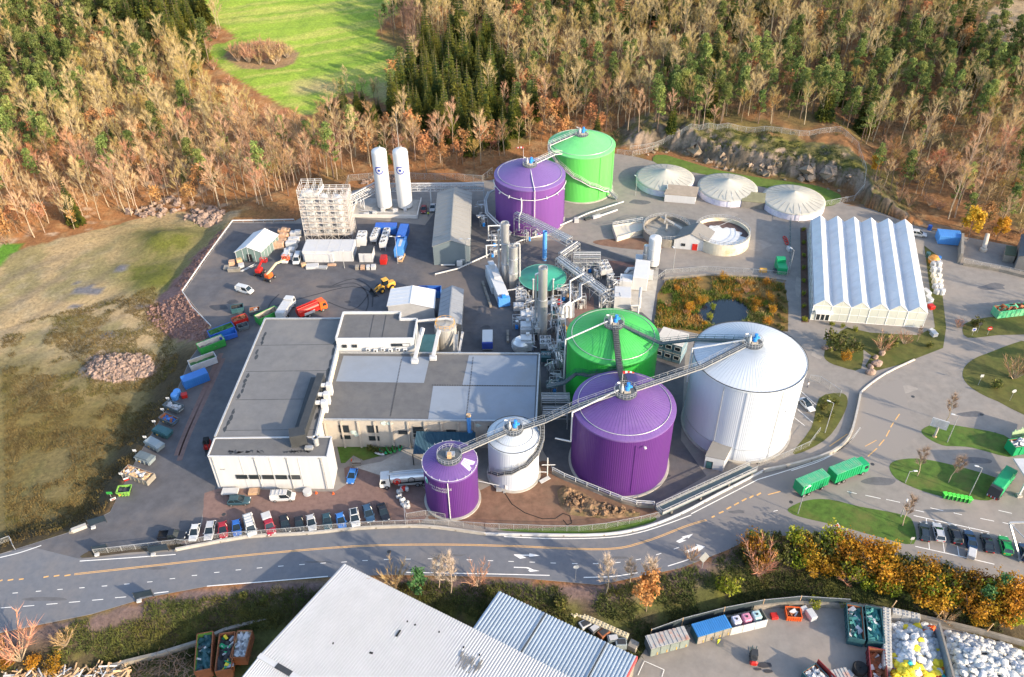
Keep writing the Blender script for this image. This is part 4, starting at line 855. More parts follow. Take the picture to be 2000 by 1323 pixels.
for i in (0,.28,.5,.75,1): p=Q[0].lerp(Q[1],i);b.bar((p.x,p.y-.06,0),(p.x,p.y-.06,3.3+1.6*(1-abs(i-.5)*2)),.12,.1)
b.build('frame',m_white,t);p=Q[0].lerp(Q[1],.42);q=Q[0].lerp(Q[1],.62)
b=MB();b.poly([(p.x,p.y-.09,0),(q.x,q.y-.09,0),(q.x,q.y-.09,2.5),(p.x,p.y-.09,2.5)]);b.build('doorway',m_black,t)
# --- small house by the settling tanks, shelters, booths
t,Q=gable('pump_house','small white gabled house with a red door between the settling tanks',[G2(1315,485),G2(1377,491),G2(1392,470),G2(1332,462)],3.0,5.4,m_white,M('slate grey roof',(.16,.155,.15),.7,var=.08),ribs=0)
d=(Q[1]-Q[0]).normalized();p=Q[0]+d*5.4;win(t,(p.x,p.y),((p+d*1.4).x,(p+d*1.4).y),.05,2.1,.06,m_redp,m_redp,'door');p=Q[0]+d*2.2;win(t,(p.x,p.y),((p+d*1.1).x,(p+d*1.1).y),1.1,1.9,.06)
def shed(name,label,P4,h0,h1,mw,mr,cat='building'):
    """lean-to roof: front height h0, back height h1"""
    cx=sum(p[0] for p in P4)/4;cy=sum(p[1] for p in P4)/4;t=thing(name,label,cat,(cx,cy,0));fl,fr,br,bl=[Vector((p[0]-cx,p[1]-cy,0)) for p in P4]
    v=[fl,fr,br,bl,fl+Vector((0,0,h0)),fr+Vector((0,0,h0)),br+Vector((0,0,h1)),bl+Vector((0,0,h1))]
    b=MB();b.add([tuple(x) for x in v],[(0,1,5,4),(1,2,6,5),(2,3,7,6),(3,0,4,7)]);b.build('wall',mw,t)
    b=MB();e=[(x*1.05+Vector((0,0,x.z*-.05+.03))) for x in v[4:]];b.add([tuple(x) for x in e]+[tuple(x+Vector((0,0,.18))) for x in e],[(3,2,1,0),(4,5,6,7),(0,1,5,4),(1,2,6,5),(2,3,7,6),(3,0,4,7)]);b.build('roof',mr,t)
    return t,[fl,fr,br,bl]
t,Q=shed('kiosk','small white kiosk with a grey roof against the white tank',[G2(1374,913),G2(1411,921),G2(1424,897),G2(1387,889)],3.4,3.9,m_white,M('grey flat roof',(.2,.195,.185),.8,var=.08))
d=(Q[1]-Q[0]).normalized();p=Q[0]+d*.4;win(t,(p.x,p.y),((p+d*1.3).x,(p+d*1.3).y),.05,2.1,.06,m_teal,m_dark,'door')
t,Q=shed('equipment_shed','white walled shed with a weathered brown roof before the leftmost dome',[G2(1297,394),G2(1357,399),G2(1361,385),G2(1304,380)],2.6,3.4,m_white,M('weathered brown roof',(.27,.225,.18),.85,var=.15),)
b=MB()
for x0 in (.2,4.1): b.box((Q[0].x+x0+4,Q[0].y-.4*x0/8-.25,1.1),(1.1,.1,2.0))
b.build('door',m_concd,t)
t,Q=shed('equipment_shed','low olive concrete shed between the middle and rightmost domes',[G2(1447,405),G2(1490,409),G2(1492,392),G2(1450,388)],2.2,2.4,m_concd,M('mossy roof',(.2,.19,.11),.9,var=.2))
# canopy beside the flat hall
P=W2([(806,912),(930,912),(928,846),(813,845)],0);A=G(806,888,3.2);B_=G(928,888,3.2);C_=G(929,845,5.5);D_=G(813,843,5.5)
t=thing('canopy','dark blue corrugated canopy leaning on the beige hall front','canopy',A)
o=Vector(A);v=[Vector(p)-o for p in (A,B_,C_,D_)];b=MB();n=44
for i in range(n):
    f0,f1=i/n,(i+1)/n;fm=(f0+f1)/2;up=Vector((0,0,.16))
    a,bb=v[0].lerp(v[1],f0),v[3].lerp(v[2],f0);c_,d_=v[0].lerp(v[1],fm)+up,v[3].lerp(v[2],fm)+up;e_,f_=v[0].lerp(v[1],f1),v[3].lerp(v[2],f1)
    b.add([tuple(x) for x in (a,c_,d_,bb)],[(0,1,2,3)]);b.add([tuple(x) for x in (c_,e_,f_,d_)],[(0,1,2,3)])
b.build('roof',M('dark blue sheet',(.022,.07,.115),.45,var=.1),t)
for f in (0,.33,.66,1):
    p=v[0].lerp(v[1],f);MB().bar(p,(p.x,p.y,-3.2),.2,.2).build('post',m_dark,t)
# --- greenhouse with six ridges
g=lambda x,y,z:Vector(G(x,y,z))
FL=g(1578,625,0);FR=g(1816,653,0);BL=g(1583,452,0)
hE,hR=4.7,6.6
EL=g(1596,599,hE)
fl=Vector((79.5,176.2,0));fr=g(1812,612,hE);fr=Vector((fr.x,fr.y,0))
fl=g(1590,596,hE);fl.z=0
bl=g(1584,431,hE);bl.z=0;br=g(1781,440,hE);br.z=0
t=thing('greenhouse','large glass greenhouse with six white ridges','greenhouse',fl)
o=fl.copy();Q=[p-o for p in (fl,fr,br,bl)]
m_gglass=M('whitewashed glass',(.56,.57,.59),.4,var=.12,scale=.25,stain=(.58,.59,.6),stain_amt=.7,stain_scale=.12,spec=.35);m_gw=M('white greenhouse frame',(.62,.62,.62),.4,var=.03)
m_gfront=M('dusty greenhouse glass',(.46,.48,.44),.25,var=.1,scale=.4,stain=(.36,.39,.37),stain_amt=.6,stain_scale=.2,spec=.6)
E_=Vector((0,0,hE));R_=Vector((0,0,hR));rg=MB();fr_=MB();gb=MB()
for k in range(6):
    a=Q[0].lerp(Q[1],k/6);b2=Q[0].lerp(Q[1],(k+1)/6);c2=Q[3].lerp(Q[2],(k+1)/6);d2=Q[3].lerp(Q[2],k/6);mf=(a+b2)/2;mk=(c2+d2)/2
    rg=MB();rg.add([tuple(x) for x in (a+E_,mf+R_,mk+R_,d2+E_)],[(0,1,2,3)]);rg.add([tuple(x) for x in (mf+R_,b2+E_,c2+E_,mk+R_)],[(0,1,2,3)]);rg.build('roof_pane',m_gglass,t)
    fr_=MB();fr_.bar(mf+R_,mk+R_,.2,.12);fr_.bar(a+E_,d2+E_,.35,.12);fr_.bar(b2+E_,c2+E_,.2,.1)
    for i in range(13):
        f=i/12;p0=a.lerp(d2,f)+E_;p1=mf.lerp(mk,f)+R_;p2=b2.lerp(c2,f)+E_;w_=.2 if i in(0,12) else .09;fr_.bar(p0,p1,w_,.08);fr_.bar(p1,p2,w_,.08)
    fr_.bar(a+Vector((0,0,0)),a+E_,.18,.18);fr_.bar(mf,mf+R_,.07,.07);fr_.build('roof_frame',m_gw,t)
    gb=MB();gb.add([tuple(x) for x in (a,b2,b2+E_,mf+R_,a+E_)],[(0,1,2,3,4)]);gb.build('end_wall',m_gfront,t);gb=MB();gb.add([tuple(x) for x in (c2,d2,d2+E_,mk+R_,c2+E_)],[(0,1,2,3,4)]);gb.build('end_wall',m_gfront,t)
b=MB();b.add([tuple(x) for x in (Q[3],Q[0],Q[0]+E_,Q[3]+E_)],[(0,1,2,3)]);b.add([tuple(x) for x in (Q[1],Q[2],Q[2]+E_,Q[1]+E_)],[(0,1,2,3)]);b.build('side_wall',m_gfront,t)
b=MB()
for i in range(15):
    p=Q[3].lerp(Q[0],i/14);b.bar(p,p+E_,.1,.1);p=Q[1].lerp(Q[2],i/14);b.bar(p,p+E_,.1,.1)
for zf in (.02,.5,1): b.bar(Q[0]+E_*zf,Q[1]+E_*zf,.14,.14);b.bar(Q[0]+E_*zf,Q[3]+E_*zf,.12,.12);b.bar(Q[1]+E_*zf,Q[2]+E_*zf,.12,.12)
b.build('wall_frame',m_gw,t)
d=(Q[1]-Q[0]).normalized()
for k in range(3): p=Q[0]+d*(1.2+k*1.15);win(t,(p.x,p.y),((p+d*1.0).x,(p+d*1.0).y),.1,2.4,.12,m_glass,m_gw,'door')
b=MB();p=Q[0]+d*.6;q=Q[0]+d*5.0;b.bar((p.x,p.y-.5,2.9),(q.x,q.y-.5,2.9),1.2,.5);b.build('entrance_hood',m_gw,t)
# --- row of stacked site cabins behind the green tank
CL=g(1287,697,0);CR=g(1338,712,0)
for k in range(3):
    f0,f1=k/3,(k+1)/3;p=CL.lerp(CR,(f0+f1)/2)
    for lv in (0,1):
        lab='%s site cabin of the %s row behind the green tank'%(('left','middle','right')[k],('lower','upper')[lv])
        t=thing('site_cabin',lab,'cabin',(p.x,p.y+2.5,.1+lv*2.75),math.atan2((CR-CL).y,(CR-CL).x))
        L_=(CR-CL).length/3-.12
        b=MB();b.box((0,0,1.3),(L_,5.6,2.6));b.build('body',M('grey blue cabin',(.13,.2,.25),.5,var=.08) if 'grey blue cabin' not in bpy.data.materials else bpy.data.materials['grey blue cabin'],t)
        MB().box((0,0,2.66),(L_+.06,5.7,.1)).build('roof',m_sunrib if False else M('cabin roof',(.5,.47,.43),.7,var=.1) if 'cabin roof' not in bpy.data.materials else bpy.data.materials['cabin roof'],t)
        win(t,(-.7,-2.8),(.7,-2.8),1.0,2.1,.05,None,m_white)
# --- right side: barn, concrete wall
t,Q=gable('barn','dark grey barn at the right edge above the entrance road',[G2(1980,527),G2(2060,545),G2(2075,500),G2(1985,485)],4.5,6.6,M('barn wall',(.2,.19,.18),.8,var=.1),M('dark barn roof',(.075,.085,.095),.6,var=.1))
p=g(1874,475,0);q=g(1872,515,0)
t=MB();t.wall([(0,0),(q.x-p.x,q.y-p.y)],0,3.4,.7);setp(t.build('concrete_wall',m_concd,None,p),'tall weathered concrete wall ending beside the blue container','wall')
P=W2([(1880,518),(1950,530),(2010,545)]);b=MB();b.wall(local(P,P[0]),0,.9,.5);setp(b.build('concrete_wall',m_concd,None,(*P[0],0)),'low concrete wall under a wire fence before the barn','wall')
t,Q=shed('small_hut','small olive hut left of the barn',[G2(1957,512),G2(1978,515),G2(1979,498),G2(1959,496)],2.4,2.6,m_concd,M('olive hut roof',(.07,.085,.05),.8))
t=thing('roller_pipe','pale rusting cylinder leaning above the concrete wall','machine',g(1920,490,0));b=MB();b.tube((0,0,.7),(1.8,3.6,3.4),.65,12);b.lathe([(1.0,0),(1.0,.8),(.6,1.1)],12,(0,0,0));b.build('drum',M('stained cylinder',(.45,.4,.34),.7,var=.2,stain=(.3,.16,.08)),t)
# ================================================================ vehicles
def place(a,b,z=0.):
    p=Vector(G(*a,z));q=Vector(G(*b,z));d=q-p;return (p+q)/2,math.atan2(d.y,d.x),d.length
PAINT={}
def paint(name,col,rough=.28):
    if name not in PAINT: PAINT[name]=M('car paint '+name,col,rough,var=.03,spec=.6)
    return PAINT[name]
m_carglass=MG('car glass',(.012,.02,.026),.05);m_wheel=M('wheel',(.02,.02,.021),.7,var=.1);m_rim=M('rim',(.4,.4,.41),.35,metal=.7,var=.1)
m_lamp=M('headlamp',(.75,.75,.72),.15,var=.02);m_tail=M('tail lamp',(.45,.01,.01),.25,var=.02)
CARS=dict(hatch=(4.1,1.75,1.45,.88,(-2.0,.85),(-1.45,-.3)),suv=(4.6,1.9,1.68,1.02,(-2.2,1.1),(-1.75,.05)),wagon=(4.7,1.84,1.48,.9,(-2.25,1.05),(-1.75,-.15)),sedan=(4.7,1.84,1.44,.9,(-1.75,1.05),(-.95,-.1)),van=(5.0,1.95,1.95,1.05,(-2.45,1.7),(-2.4,.95)),pickup=(5.3,1.9,1.8,1.0,(-.7,1.25),(-.5,.55)))
def wheels(t,xs,hw,r=.33,w=.24):
    for x0 in xs:
        for s in (-1,1):
            b=MB();b.tube((x0,s*(hw-w+.03),r),(x0,s*(hw+.03),r),r,14);wh=b.build('wheel',m_wheel,t);MB().tube((x0,s*(hw+.03),r),(x0,s*(hw+.045),r),r*.6,10).build('rim',m_rim,wh)
def car(label,rear,front,pt,kind='hatch',group=None,cat='car',adj=5,top=None):
    L,W,H,hb,cb,ct=CARS[kind]
    c,rz,l=place((rear[0],rear[1]+adj),front)
    d=Vector((math.cos(rz),math.sin(rz),0));f=Vector(G(*front));c=f-d*L/2
    t=thing('parked_'+('van' if kind=='van' else 'pickup' if kind=='pickup' else 'car'),label,cat,c,rz,group)
    hw=W/2;b=MB();x0,x1=-L/2,L/2
    st=[(x0,hw*.86,.4,hb-.12),(x0+.12,hw*.95,.3,hb),(x0+.7,hw,.22,hb),(0,hw,.2,hb),(x1-1.25,hw,.22,hb-.02),(x1-.5,hw*.97,.25,hb-.14),(x1-.12,hw*.88,.32,hb-.26),(x1,hw*.74,.4,hb-.36)]
    if kind=='van': st[-4:]=[(x1-1.0,hw,.22,hb+.02),(x1-.45,hw*.97,.25,hb-.1),(x1-.1,hw*.9,.3,hb-.25),(x1,hw*.8,.4,hb-.4)]
    vs=[];
    for x,h_,z0,z1 in st: vs+=[(x,-h_*.92,z0),(x,-h_,z0+.2),(x,-h_,z1-.16),(x,-h_*.88,z1),(x,h_*.88,z1),(x,h_,z1-.16),(x,h_,z0+.2),(x,h_*.92,z0)]
    fs=[tuple(range(8)),tuple(range(len(vs)-1,len(vs)-9,-1))]
    for k in range(len(st)-1): fs+=[(k*8+i,k*8+8+i,k*8+8+(i+1)%8,k*8+(i+1)%8) for i in range(8)]
    fs=[f_[::-1] for f_ in fs]
    b.add(vs,fs);
    if kind=='pickup':
        b.box((-1.7,-hw+.06,hb+.15),(1.9,.1,.35));b.box((-1.7,hw-.06,hb+.15),(1.9,.1,.35));b.box((-2.6,0,hb+.15),(.1,W-.1,.35))
    b.build('body',pt,t)
    if kind=='pickup': MB().box((-1.7,0,hb+.02),(1.75,W-.24,.06)).build('load_bed',m_black,t)
    g=MB();tw=hw*.78;bw=hw*.93
    v=[(cb[0],-bw,hb-.03),(cb[1],-bw,hb-.03),(cb[1],bw,hb-.03),(cb[0],bw,hb-.03),(ct[0],-tw,H-.05),(ct[1],-tw,H-.05),(ct[1],tw,H-.05),(ct[0],tw,H-.05)]
    g.add(v,[(0,1,5,4),(1,2,6,5),(2,3,7,6),(3,0,4,7)]);g.build('window',m_carglass,t)
    r=MB();r.box(((ct[0]+ct[1])/2,0,H-.03),(ct[1]-ct[0]+.06,tw*1.92,.09),0,0,.04)
    for s in (-1,1):
        r.bar((cb[1],s*bw,hb),(ct[1],s*tw,H-.04),.08,.07);r.bar((cb[0],s*bw,hb),(ct[0],s*tw,H-.04),.1,.14 if kind!='van' else .3);m_=(cb[0]+cb[1])/2;mt=(ct[0]+ct[1])/2;r.bar((m_,s*bw*1.005,hb),(mt,s*tw*1.005,H-.04),.07,.05)
        if kind=='van': r.add([(cb[0],s*bw*1.01,hb),(-.6,s*bw*1.01,hb),(-.6,s*tw*1.02,H-.05),(ct[0],s*tw*1.02,H-.05)],[(0,1,2,3) if s<0 else (3,2,1,0)])
        if kind in('suv','wagon','van'): r.bar((ct[0]+.2,s*tw*.9,H+.05),(ct[1]-.2,s*tw*.9,H+.05),.05,.05)
    r.build('roof',pt,t)
    if top=='sunroof': MB().box(((ct[0]+ct[1])/2,0,H+.02),(1.5,tw*1.5,.03)).build('sunroof',m_carglass,t)
    if top=='rack':
        b=MB();[b.box((x_,0,H+.1),(.12,tw*1.9,.06)) for x_ in (-2,-1.2,-.4,.3)];b.build('roof_rack',m_whitem,t)
    if top=='canopy': MB().box((-1.7,0,hb+.45),(1.9,W-.1,.75),0,0,.1).build('bed_cover',m_wgrey,t)
    wheels(t,(-L*.31,L*.31),hw)
    for s in (-1,1):
        MB().box((x1-.1,s*hw*.62,hb-.33),(.18,.34,.14)).build('headlight',m_lamp,t);MB().box((x0+.03,s*hw*.68,hb-.22),(.1,.28,.2)).build('tail_light',m_tail,t)
        MB().box((cb[1]-.15,s*(hw+.1),hb+.06),(.12,.2,.14),0,0,.03).build('side_mirror',pt,t)
    return t
zc=lambda x,y:(280+x/3.846,900+y/3.846)
gl='cars parked along the fence'
for lab,a,b_,pt,kind,top in (
 ('black pickup parked lengthwise at the left end of the fence row',(112,585),(325,575),('black',(.012,.014,.02)),'pickup',None),
 ('white and black car next to the black pickup',(400,500),(372,618),('white',(.48,.49,.5)),'hatch',None),
 ('silver white estate between a white car and a red car',(508,508),(488,612),('silver',(.36,.37,.39)),'wagon',None),
 ('bright red small car in the fence row',(600,470),(608,596),('red',(.27,.012,.02)),'hatch',None),
 ('blue car left of the white van in the fence row',(705,472),(712,580),('blue',(.02,.1,.36)),'hatch',None),
 ('white van with roof bars in the fence row',(795,440),(826,578),('white',(.48,.49,.5)),'van','rack'),
 ('red pickup with a grey covered bed in the fence row',(930,425),(972,570),('red2',(.27,.015,.03)),'pickup','canopy'),
 ('black estate right of the red pickup',(1060,440),(1085,556),('black',(.012,.014,.02)),'wagon',None),
 ('small black hatchback, lowest of the dark cars in the fence row',(1175,468),(1185,552),('black',(.012,.014,.02)),'hatch',None),
 ('silver car between two dark cars in the fence row',(1262,445),(1277,540),('silver',(.36,.37,.39)),'hatch',None),
 ('dark teal car right of a silver car',(1380,430),(1392,530),('teal',(.02,.055,.075)),'hatch',None),
 ('bright blue car left of the large white car',(1480,420),(1502,526),('blue2',(.03,.14,.42)),'hatch',None),
 ('large white car with a dark glass roof in the fence row',(1580,365),(1602,512),('white',(.48,.49,.5)),'suv','sunroof'),
 ('slate blue estate, second from the right end of the fence row',(1680,350),(1714,476),('slate',(.03,.07,.13)),'wagon',None),
 ('black car at the right end of the fence row',(1790,340),(1828,464),('black',(.012,.014,.02)),'sedan',None)):
    car(lab,zc(*a),zc(*b_),paint(*pt),kind,gl,'van' if kind=='van' else 'pickup' if kind=='pickup' else 'car',5 if kind!='pickup' or top else 0,top)
car('dark green people carrier with a lettered door by the white block',zc(622,322),zc(808,312),paint('teal',(.02,.055,.075)),'suv',None,'car',0)
car('silver delivery van parked along the white block',zc(950,290),zc(1145,280),paint('silver2',(.42,.43,.45)),'van',None,'van',0,'rack')
car('bright blue car parked beyond the right corner of the white block',zc(1585,65),zc(1552,186),paint('blue2',(.03,.14,.42)),'hatch',None,'car',5)
car('white van standing alone on the dark yard',(462,566),(494,574),paint('white',(.48,.49,.5)),'van',None,'van',0)
car('left of two white vans parked by the bales',(563,496),(556,517),paint('white',(.48,.49,.5)),'van','vans by the bales','van',3)
car('right of two white vans parked by the bales',(584,498),(578,519),paint('white',(.48,.49,.5)),'van','vans by the bales','van',3)
car('dark red car behind the grey warehouse',(829,402),(827,419),paint('darkred',(.2,.02,.02)),'hatch',None,'car',2)
car('silver car between the dark red car and the grey warehouse',(847,399),(844,416),paint('silver',(.36,.37,.39)),'sedan',None,'car',2)
car('white car with a dark roof behind the white tank',(1562,778),(1587,807),paint('white',(.48,.49,.5)),'sedan',None,'car',3,'sunroof')
car('white estate parked behind the greenhouse',(1785,457),(1809,463),paint('white',(.48,.49,.5)),'suv',None,'car',2)
zr=lambda x,y:(1690+x/4.561,840+y/4.561)
gr_='cars parked at the weighbridge'
for lab,a,b_,pt,kind in (('dark grey car at the left end of the right hand parking row',(510,815),(520,940),('grey',(.02,.03,.04)),'wagon'),
 ('silver estate in the right hand parking row',(625,815),(655,975),('silver',(.4,.41,.43)),'wagon'),
 ('black green car right of the silver estate',(765,840),(810,1018),('black',(.012,.014,.02)),'suv'),
 ('navy car pulling a small white trailer',(905,880),(940,1045),('navy',(.008,.03,.08)),'sedan'),
 ('black car between the navy car and the green car',(1055,910),(1090,1065),('black',(.012,.014,.02)),'sedan'),
 ('bright green panel car at the right end of the parking row',(1215,935),(1262,1135),('green',(.01,.25,.055)),'suv'),
 ('dark blue car at the right edge of the picture',(1395,1000),(1420,1120),('navy',(.008,.03,.08)),'suv')):
    car(lab,zr(b_[0],b_[1]),zr(a[0],a[1]+28),paint(*pt),kind,gr_,'car',0)
c,rz,l=place(zr(930,1165),zr(945,1075));t=thing('car_trailer','small white box trailer behind the navy car','trailer',c,rz)
MB().box((-.2,0,.9),(2.3,1.4,.9),0,0,.08).build('body',m_wgrey,t);b=MB();b.bar((.9,0,.5),(2.0,0,.5),.1,.1);b.build('drawbar',m_galv,t);wheels(t,(-.2,),.78,.28)
c,rz,l=place(zc(590,250),zc(726,246));t=thing('car_trailer','flat grey trailer beside the dark green people carrier','trailer',c,rz)
MB().box((0,0,.75),(3.4,1.7,.3)).build('body',m_wgrey,t);wheels(t,(0,),.9,.3);MB().bar((-1.7,0,.6),(-2.8,0,.6),.1,.1).build('drawbar',m_dark,t)
# ---- lorries
def lorry(label,rear,front,cabm,bodyf,L=8.5,cat='truck',name='lorry',zb=1.0):
    c,rz,l=place(rear,front);f=Vector(G(*front));d=Vector((math.cos(rz),math.sin(rz),0));c=f-d*L/2
    t=thing(name,label,cat,c,rz);x1=L/2
    b=MB();v=[(x1-2.1,-1.2,.6),(x1-.05,-1.2,.6),(x1,-1.2,1.7),(x1-.3,-1.15,3.0),(x1-2.1,-1.15,3.1)];n=5
    b.add([p for p in v]+[(p[0],-p[1],p[2]) for p in v],[(0,1,2,3,4),(9,8,7,6,5)]+[((i+1)%n,i,n+i,n+(i+1)%n) for i in range(n)]);b.build('cab',cabm,t)
    b=MB();b.add([(x1+.02,-1.05,1.75),(x1+.02,1.05,1.75),(x1-.26,1.0,2.75),(x1-.26,-1.0,2.75)],[(0,1,2,3)]);
    for s in (-1,1): b.add([(x1-1.3,s*1.215,1.7),(x1-.25,s*1.215,1.7),(x1-.45,s*1.175,2.6),(x1-1.3,s*1.175,2.6)],[(0,1,2,3) if s<0 else (3,2,1,0)])
    b.build('window',m_carglass,t)
    MB().box((-1,0,.8),(L-2.2,.9,.35)).build('chassis',m_dark,t)
    wheels(t,(x1-1.4,-L/2+1.4,-L/2+2.7),1.22,.5,.35)
    for s in (-1,1): MB().box((x1,s*.9,.85),(.08,.35,.22)).build('headlight',m_lamp,t)
    bodyf(t,-L/2,x1-2.3);return t
def b_container(m,mr,h=2.6,rusty=True):
    def f(t,x0,x1):
        b=MB();b.box(((x0+x1)/2,0,1.05+h/2),(x1-x0,2.45,h))
        n=int((x1-x0)/.65)
        for i in range(n+1):
            for s in (-1,1): b.box((x0+.1+i*(x1-x0-.2)/n,s*1.26,1.05+h/2),(.12,.1,h))
        b.build('container_body',m,t);b=MB()
        b.box(((x0+x1)/2,0,1.07+h),(x1-x0-.05,2.4,.06))
        for i in range(14): b.box((x0+.3+i*(x1-x0-.6)/13,0,1.13+h),(.14,2.3,.06))
        b.build('container_roof',mr,t)
    return f
m_tgreen=M('truck green',(.01,.26,.10),.4,var=.1,scale=.6);m_tgreenr=M('weathered green lid',(.07,.38,.2),.5,var=.12,scale=.8,stain=(.3,.36,.24),stain_amt=.6,stain_scale=.6)
def zq(x,y): return (1500+x/3.076,700+y/3.076)
lorry('green lorry with a ribbed container body drawing a trailer on the road',(1614,946),(1686,917),m_tgreen,b_container(m_tgreen,m_tgreenr),9.2)
c,rz,l=place((1551,969),(1611,944));t=thing('lorry_trailer','green ribbed drawbar trailer behind the green lorry','trailer',c,rz);b_container(m_tgreen,m_tgreenr)(t,-3.6,3.4);MB().box((.5,0,.85),(7.6,.8,.3)).build('chassis',m_dark,t);wheels(t,(-2.6,-1.3,2.2),1.2,.48,.35)
def b_tip(t,x0,x1):
    b=MB();b.box(((x0+x1)/2,0,1.15),(x1-x0,2.4,.3));[b.box(((x0+x1)/2,s*1.15,2.0),(x1-x0,.1,1.6)) for s in (-1,1)];[b.box((x,0,2.0),(.1,2.4,1.6)) for x in (x0,x1)]
    for i in range(7):
        for s in (-1,1): b.box((x0+.3+i*(x1-x0-.6)/6,s*1.23,2.0),(.12,.08,1.6))
    b.build('tipper_body',m_wgrey,t);b=MB();b.box(((x0+x1)/2,0,2.75),(x1-x0-.2,2.2,.08));[b.box((x0+.4+i*(x1-x0-.8)/5,0,2.82),(.1,2.2,.08)) for i in range(6)];b.build('tarpaulin',m_white,t)
lorry('white lorry with a covered body parked behind the long hall',(553,622),(571,594),m_whitem,b_tip,8)
def b_vac(t,x0,x1):
    b=MB();b.tube((x0,0,2.1),(x1,0,2.1),1.1,18);b.build('tank_body',m_redp,t);b=MB();b.bar((x0+.2,.5,3.25),(x1,.5,3.3),.3,.25);b.path([(x0,-.4,3.3),(x0+3,-.4,3.35),(x1,-.2,3.2)],.18,8);b.bar((x0,-1.15,1.5),(x1,-1.15,1.5),.1,.8);b.build('suction_boom',m_redp,t);b=MB();b.box(((x0+x1)/2,-1.2,1.45),(3,.1,.8));b.build('side_panel',m_white,t)
lorry('orange and red vacuum tanker lorry on the dark yard',(594,619),(637,601),m_orange,b_vac,8.2,'truck')
def b_tank(t,x0,x1):
    b=MB();b.tube((x0,0,2.15),(x1,0,2.15),1.15,20);b.build('tank_body',m_steel,t);b=MB()
    for s in (-.5,.5): b.path([(x0+.4,s,3.3),(x1-.6,s,3.3)],.12,8)
    b.path([(x0+.4,-.5,3.3),(x0+.2,0,3.3),(x0+.4,.5,3.3)],.12,8);b.box((0,0,3.28),(x1-x0-1,.5,.06));b.build('hose_tray',m_white,t)
    b=MB()
    for cx_,r0 in ((1.6,.75),(-1.4,.7)):
        for i in range(16):
            a,a2=2*math.pi*i/16,2*math.pi*(i+1)/16;b.bar((cx_+r0*math.cos(a),1.17,2.1+r0*math.sin(a)),(cx_+r0*math.cos(a2),1.17,2.1+r0*math.sin(a2)),.12,.12,0 if cx_>0 else 1)
    b.poly([(1.6+.35*math.cos(i*.785),1.2,2.0+.45*math.sin(i*.785)) for i in range(8)],0)
    b.build('emblem',[m_redp,m_dark],t)
    b=MB();b.box((-1,1.1,.9),(5,.12,.5));b.box((-1,-1.1,.9),(5,.12,.5));b.build('side_guard',m_galv,t)
lorry('white tanker lorry parked beside the lettered purple tank',(832,941),(743,949),m_whitem,b_tank,10.5)
def b_bin(t,x0,x1):
    b=MB();b.box(((x0+x1)/2+.4,0,2.3),(x1-x0-.8,2.4,2.7),0,0,.25);b.build('compactor_body',m_tgreen,t);b=MB();b.add([(x0,-1.15,.8),(x0+.9,-1.15,.8),(x0+.9,-1.15,3.5),(x0+.3,-1.15,3.3),(x0,1.15,.8),(x0+.9,1.15,.8),(x0+.9,1.15,3.5),(x0+.3,1.15,3.3)],[(0,1,2,3),(7,6,5,4),(0,4,5,1),(1,5,6,2),(2,6,7,3),(3,7,4,0)]);b.build('tailgate',m_dark,t)
    b=MB();[b.box((x0-.03,-.9+i*.36,1.0),(.06,.18,.5),i%2) for i in range(6)];b.build('warning_stripes',[m_redp,m_white],t)
lorry('green rubbish lorry with a striped tailgate behind the grass island',zr(1095,650),zr(1270,420),m_tgreen,b_bin,9.)
# ---- tracked/wheeled plant
c,rz,l=place((769,560),(733,573));t=thing('wheel_loader','yellow wheel loader with its bucket lowered on the dark yard','loader',c,rz)
b=MB();b.box((-1.9,0,1.5),(2.6,1.9,1.2),0,0,.25);b.box((.9,0,1.1),(1.8,1.1,.8),0,0,.15);b.build('body',m_yellow,t)
b=MB();b.box((-.4,0,2.6),(1.5,1.5,1.5),0,0,.1);b.build('cab',m_carglass,t);b=MB();b.box((-.4,0,3.4),(1.7,1.65,.14),0,0,.05);b.build('cab_roof',m_yellow,t)
for x0 in (-1.9,1.2):
    for s in (-1,1): b=MB();b.tube((x0,s*.8,.8),(x0,s*1.4,.8),.8,18);b.tube((x0,s*1.4,.8),(x0,s*1.42,.8),.4,12,m=1);b.build('wheel',[m_wheel,m_yellow],t)
b=MB()
for s in (-.55,.55): b.bar((.6,s,1.9),(3.1,s,.7),.2,.35)
b.build('lift_arm',m_yellow,t)
b=MB();b.add([(3.0,-1.4,.1),(4.1,-1.4,.05),(3.3,-1.4,1.2),(3.0,-1.4,1.1),(3.0,1.4,.1),(4.1,1.4,.05),(3.3,1.4,1.2),(3.0,1.4,1.1)],[(0,1,2,3),(7,6,5,4),(4,5,1,0),(6,7,3,2),(7,4,0,3)]);b.build('bucket',m_dark,t)
def boomlift(label,p,rz,col,arm):
    t=thing('boom_lift',label,'boom lift',G(*p),rz);b=MB();b.box((0,0,.75),(2.6,1.7,.5),0,0,.1);b.build('chassis',m_dark,t)
    b=MB();b.box((-.1,0,1.6),(2.0,1.8,1.1),0,0,.2);b.build('turret',col,t);wheels(t,(-1.1,1.1),1.1,.5,.35)
    b=MB();P=[Vector((-.8,0,2.0)),Vector(arm[0]),Vector(arm[1])]
    for a,q in zip(P[:-1],P[1:]): b.bar(a,q,.4,.45)
    b.build('boom',M('cream boom',(.6,.5,.3),.5) if col is m_orange else col,t)
    e=P[-1];b=MB();b.box((e.x,e.y,e.z+.1),(1.0,1.9,.12));railing(b,[(e.x-.5,e.y-.95,e.z+.1),(e.x+.5,e.y-.95,e.z+.1),(e.x+.5,e.y+.95,e.z+.1),(e.x-.5,e.y+.95,e.z+.1)],1.1,.05,1,True);b.build('basket',col,t)
boomlift('red boom lift folded beside the orange boom lift',(508,536),math.radians(75),m_redp,((2.5,0,3.2),(3.4,.2,2.0)))
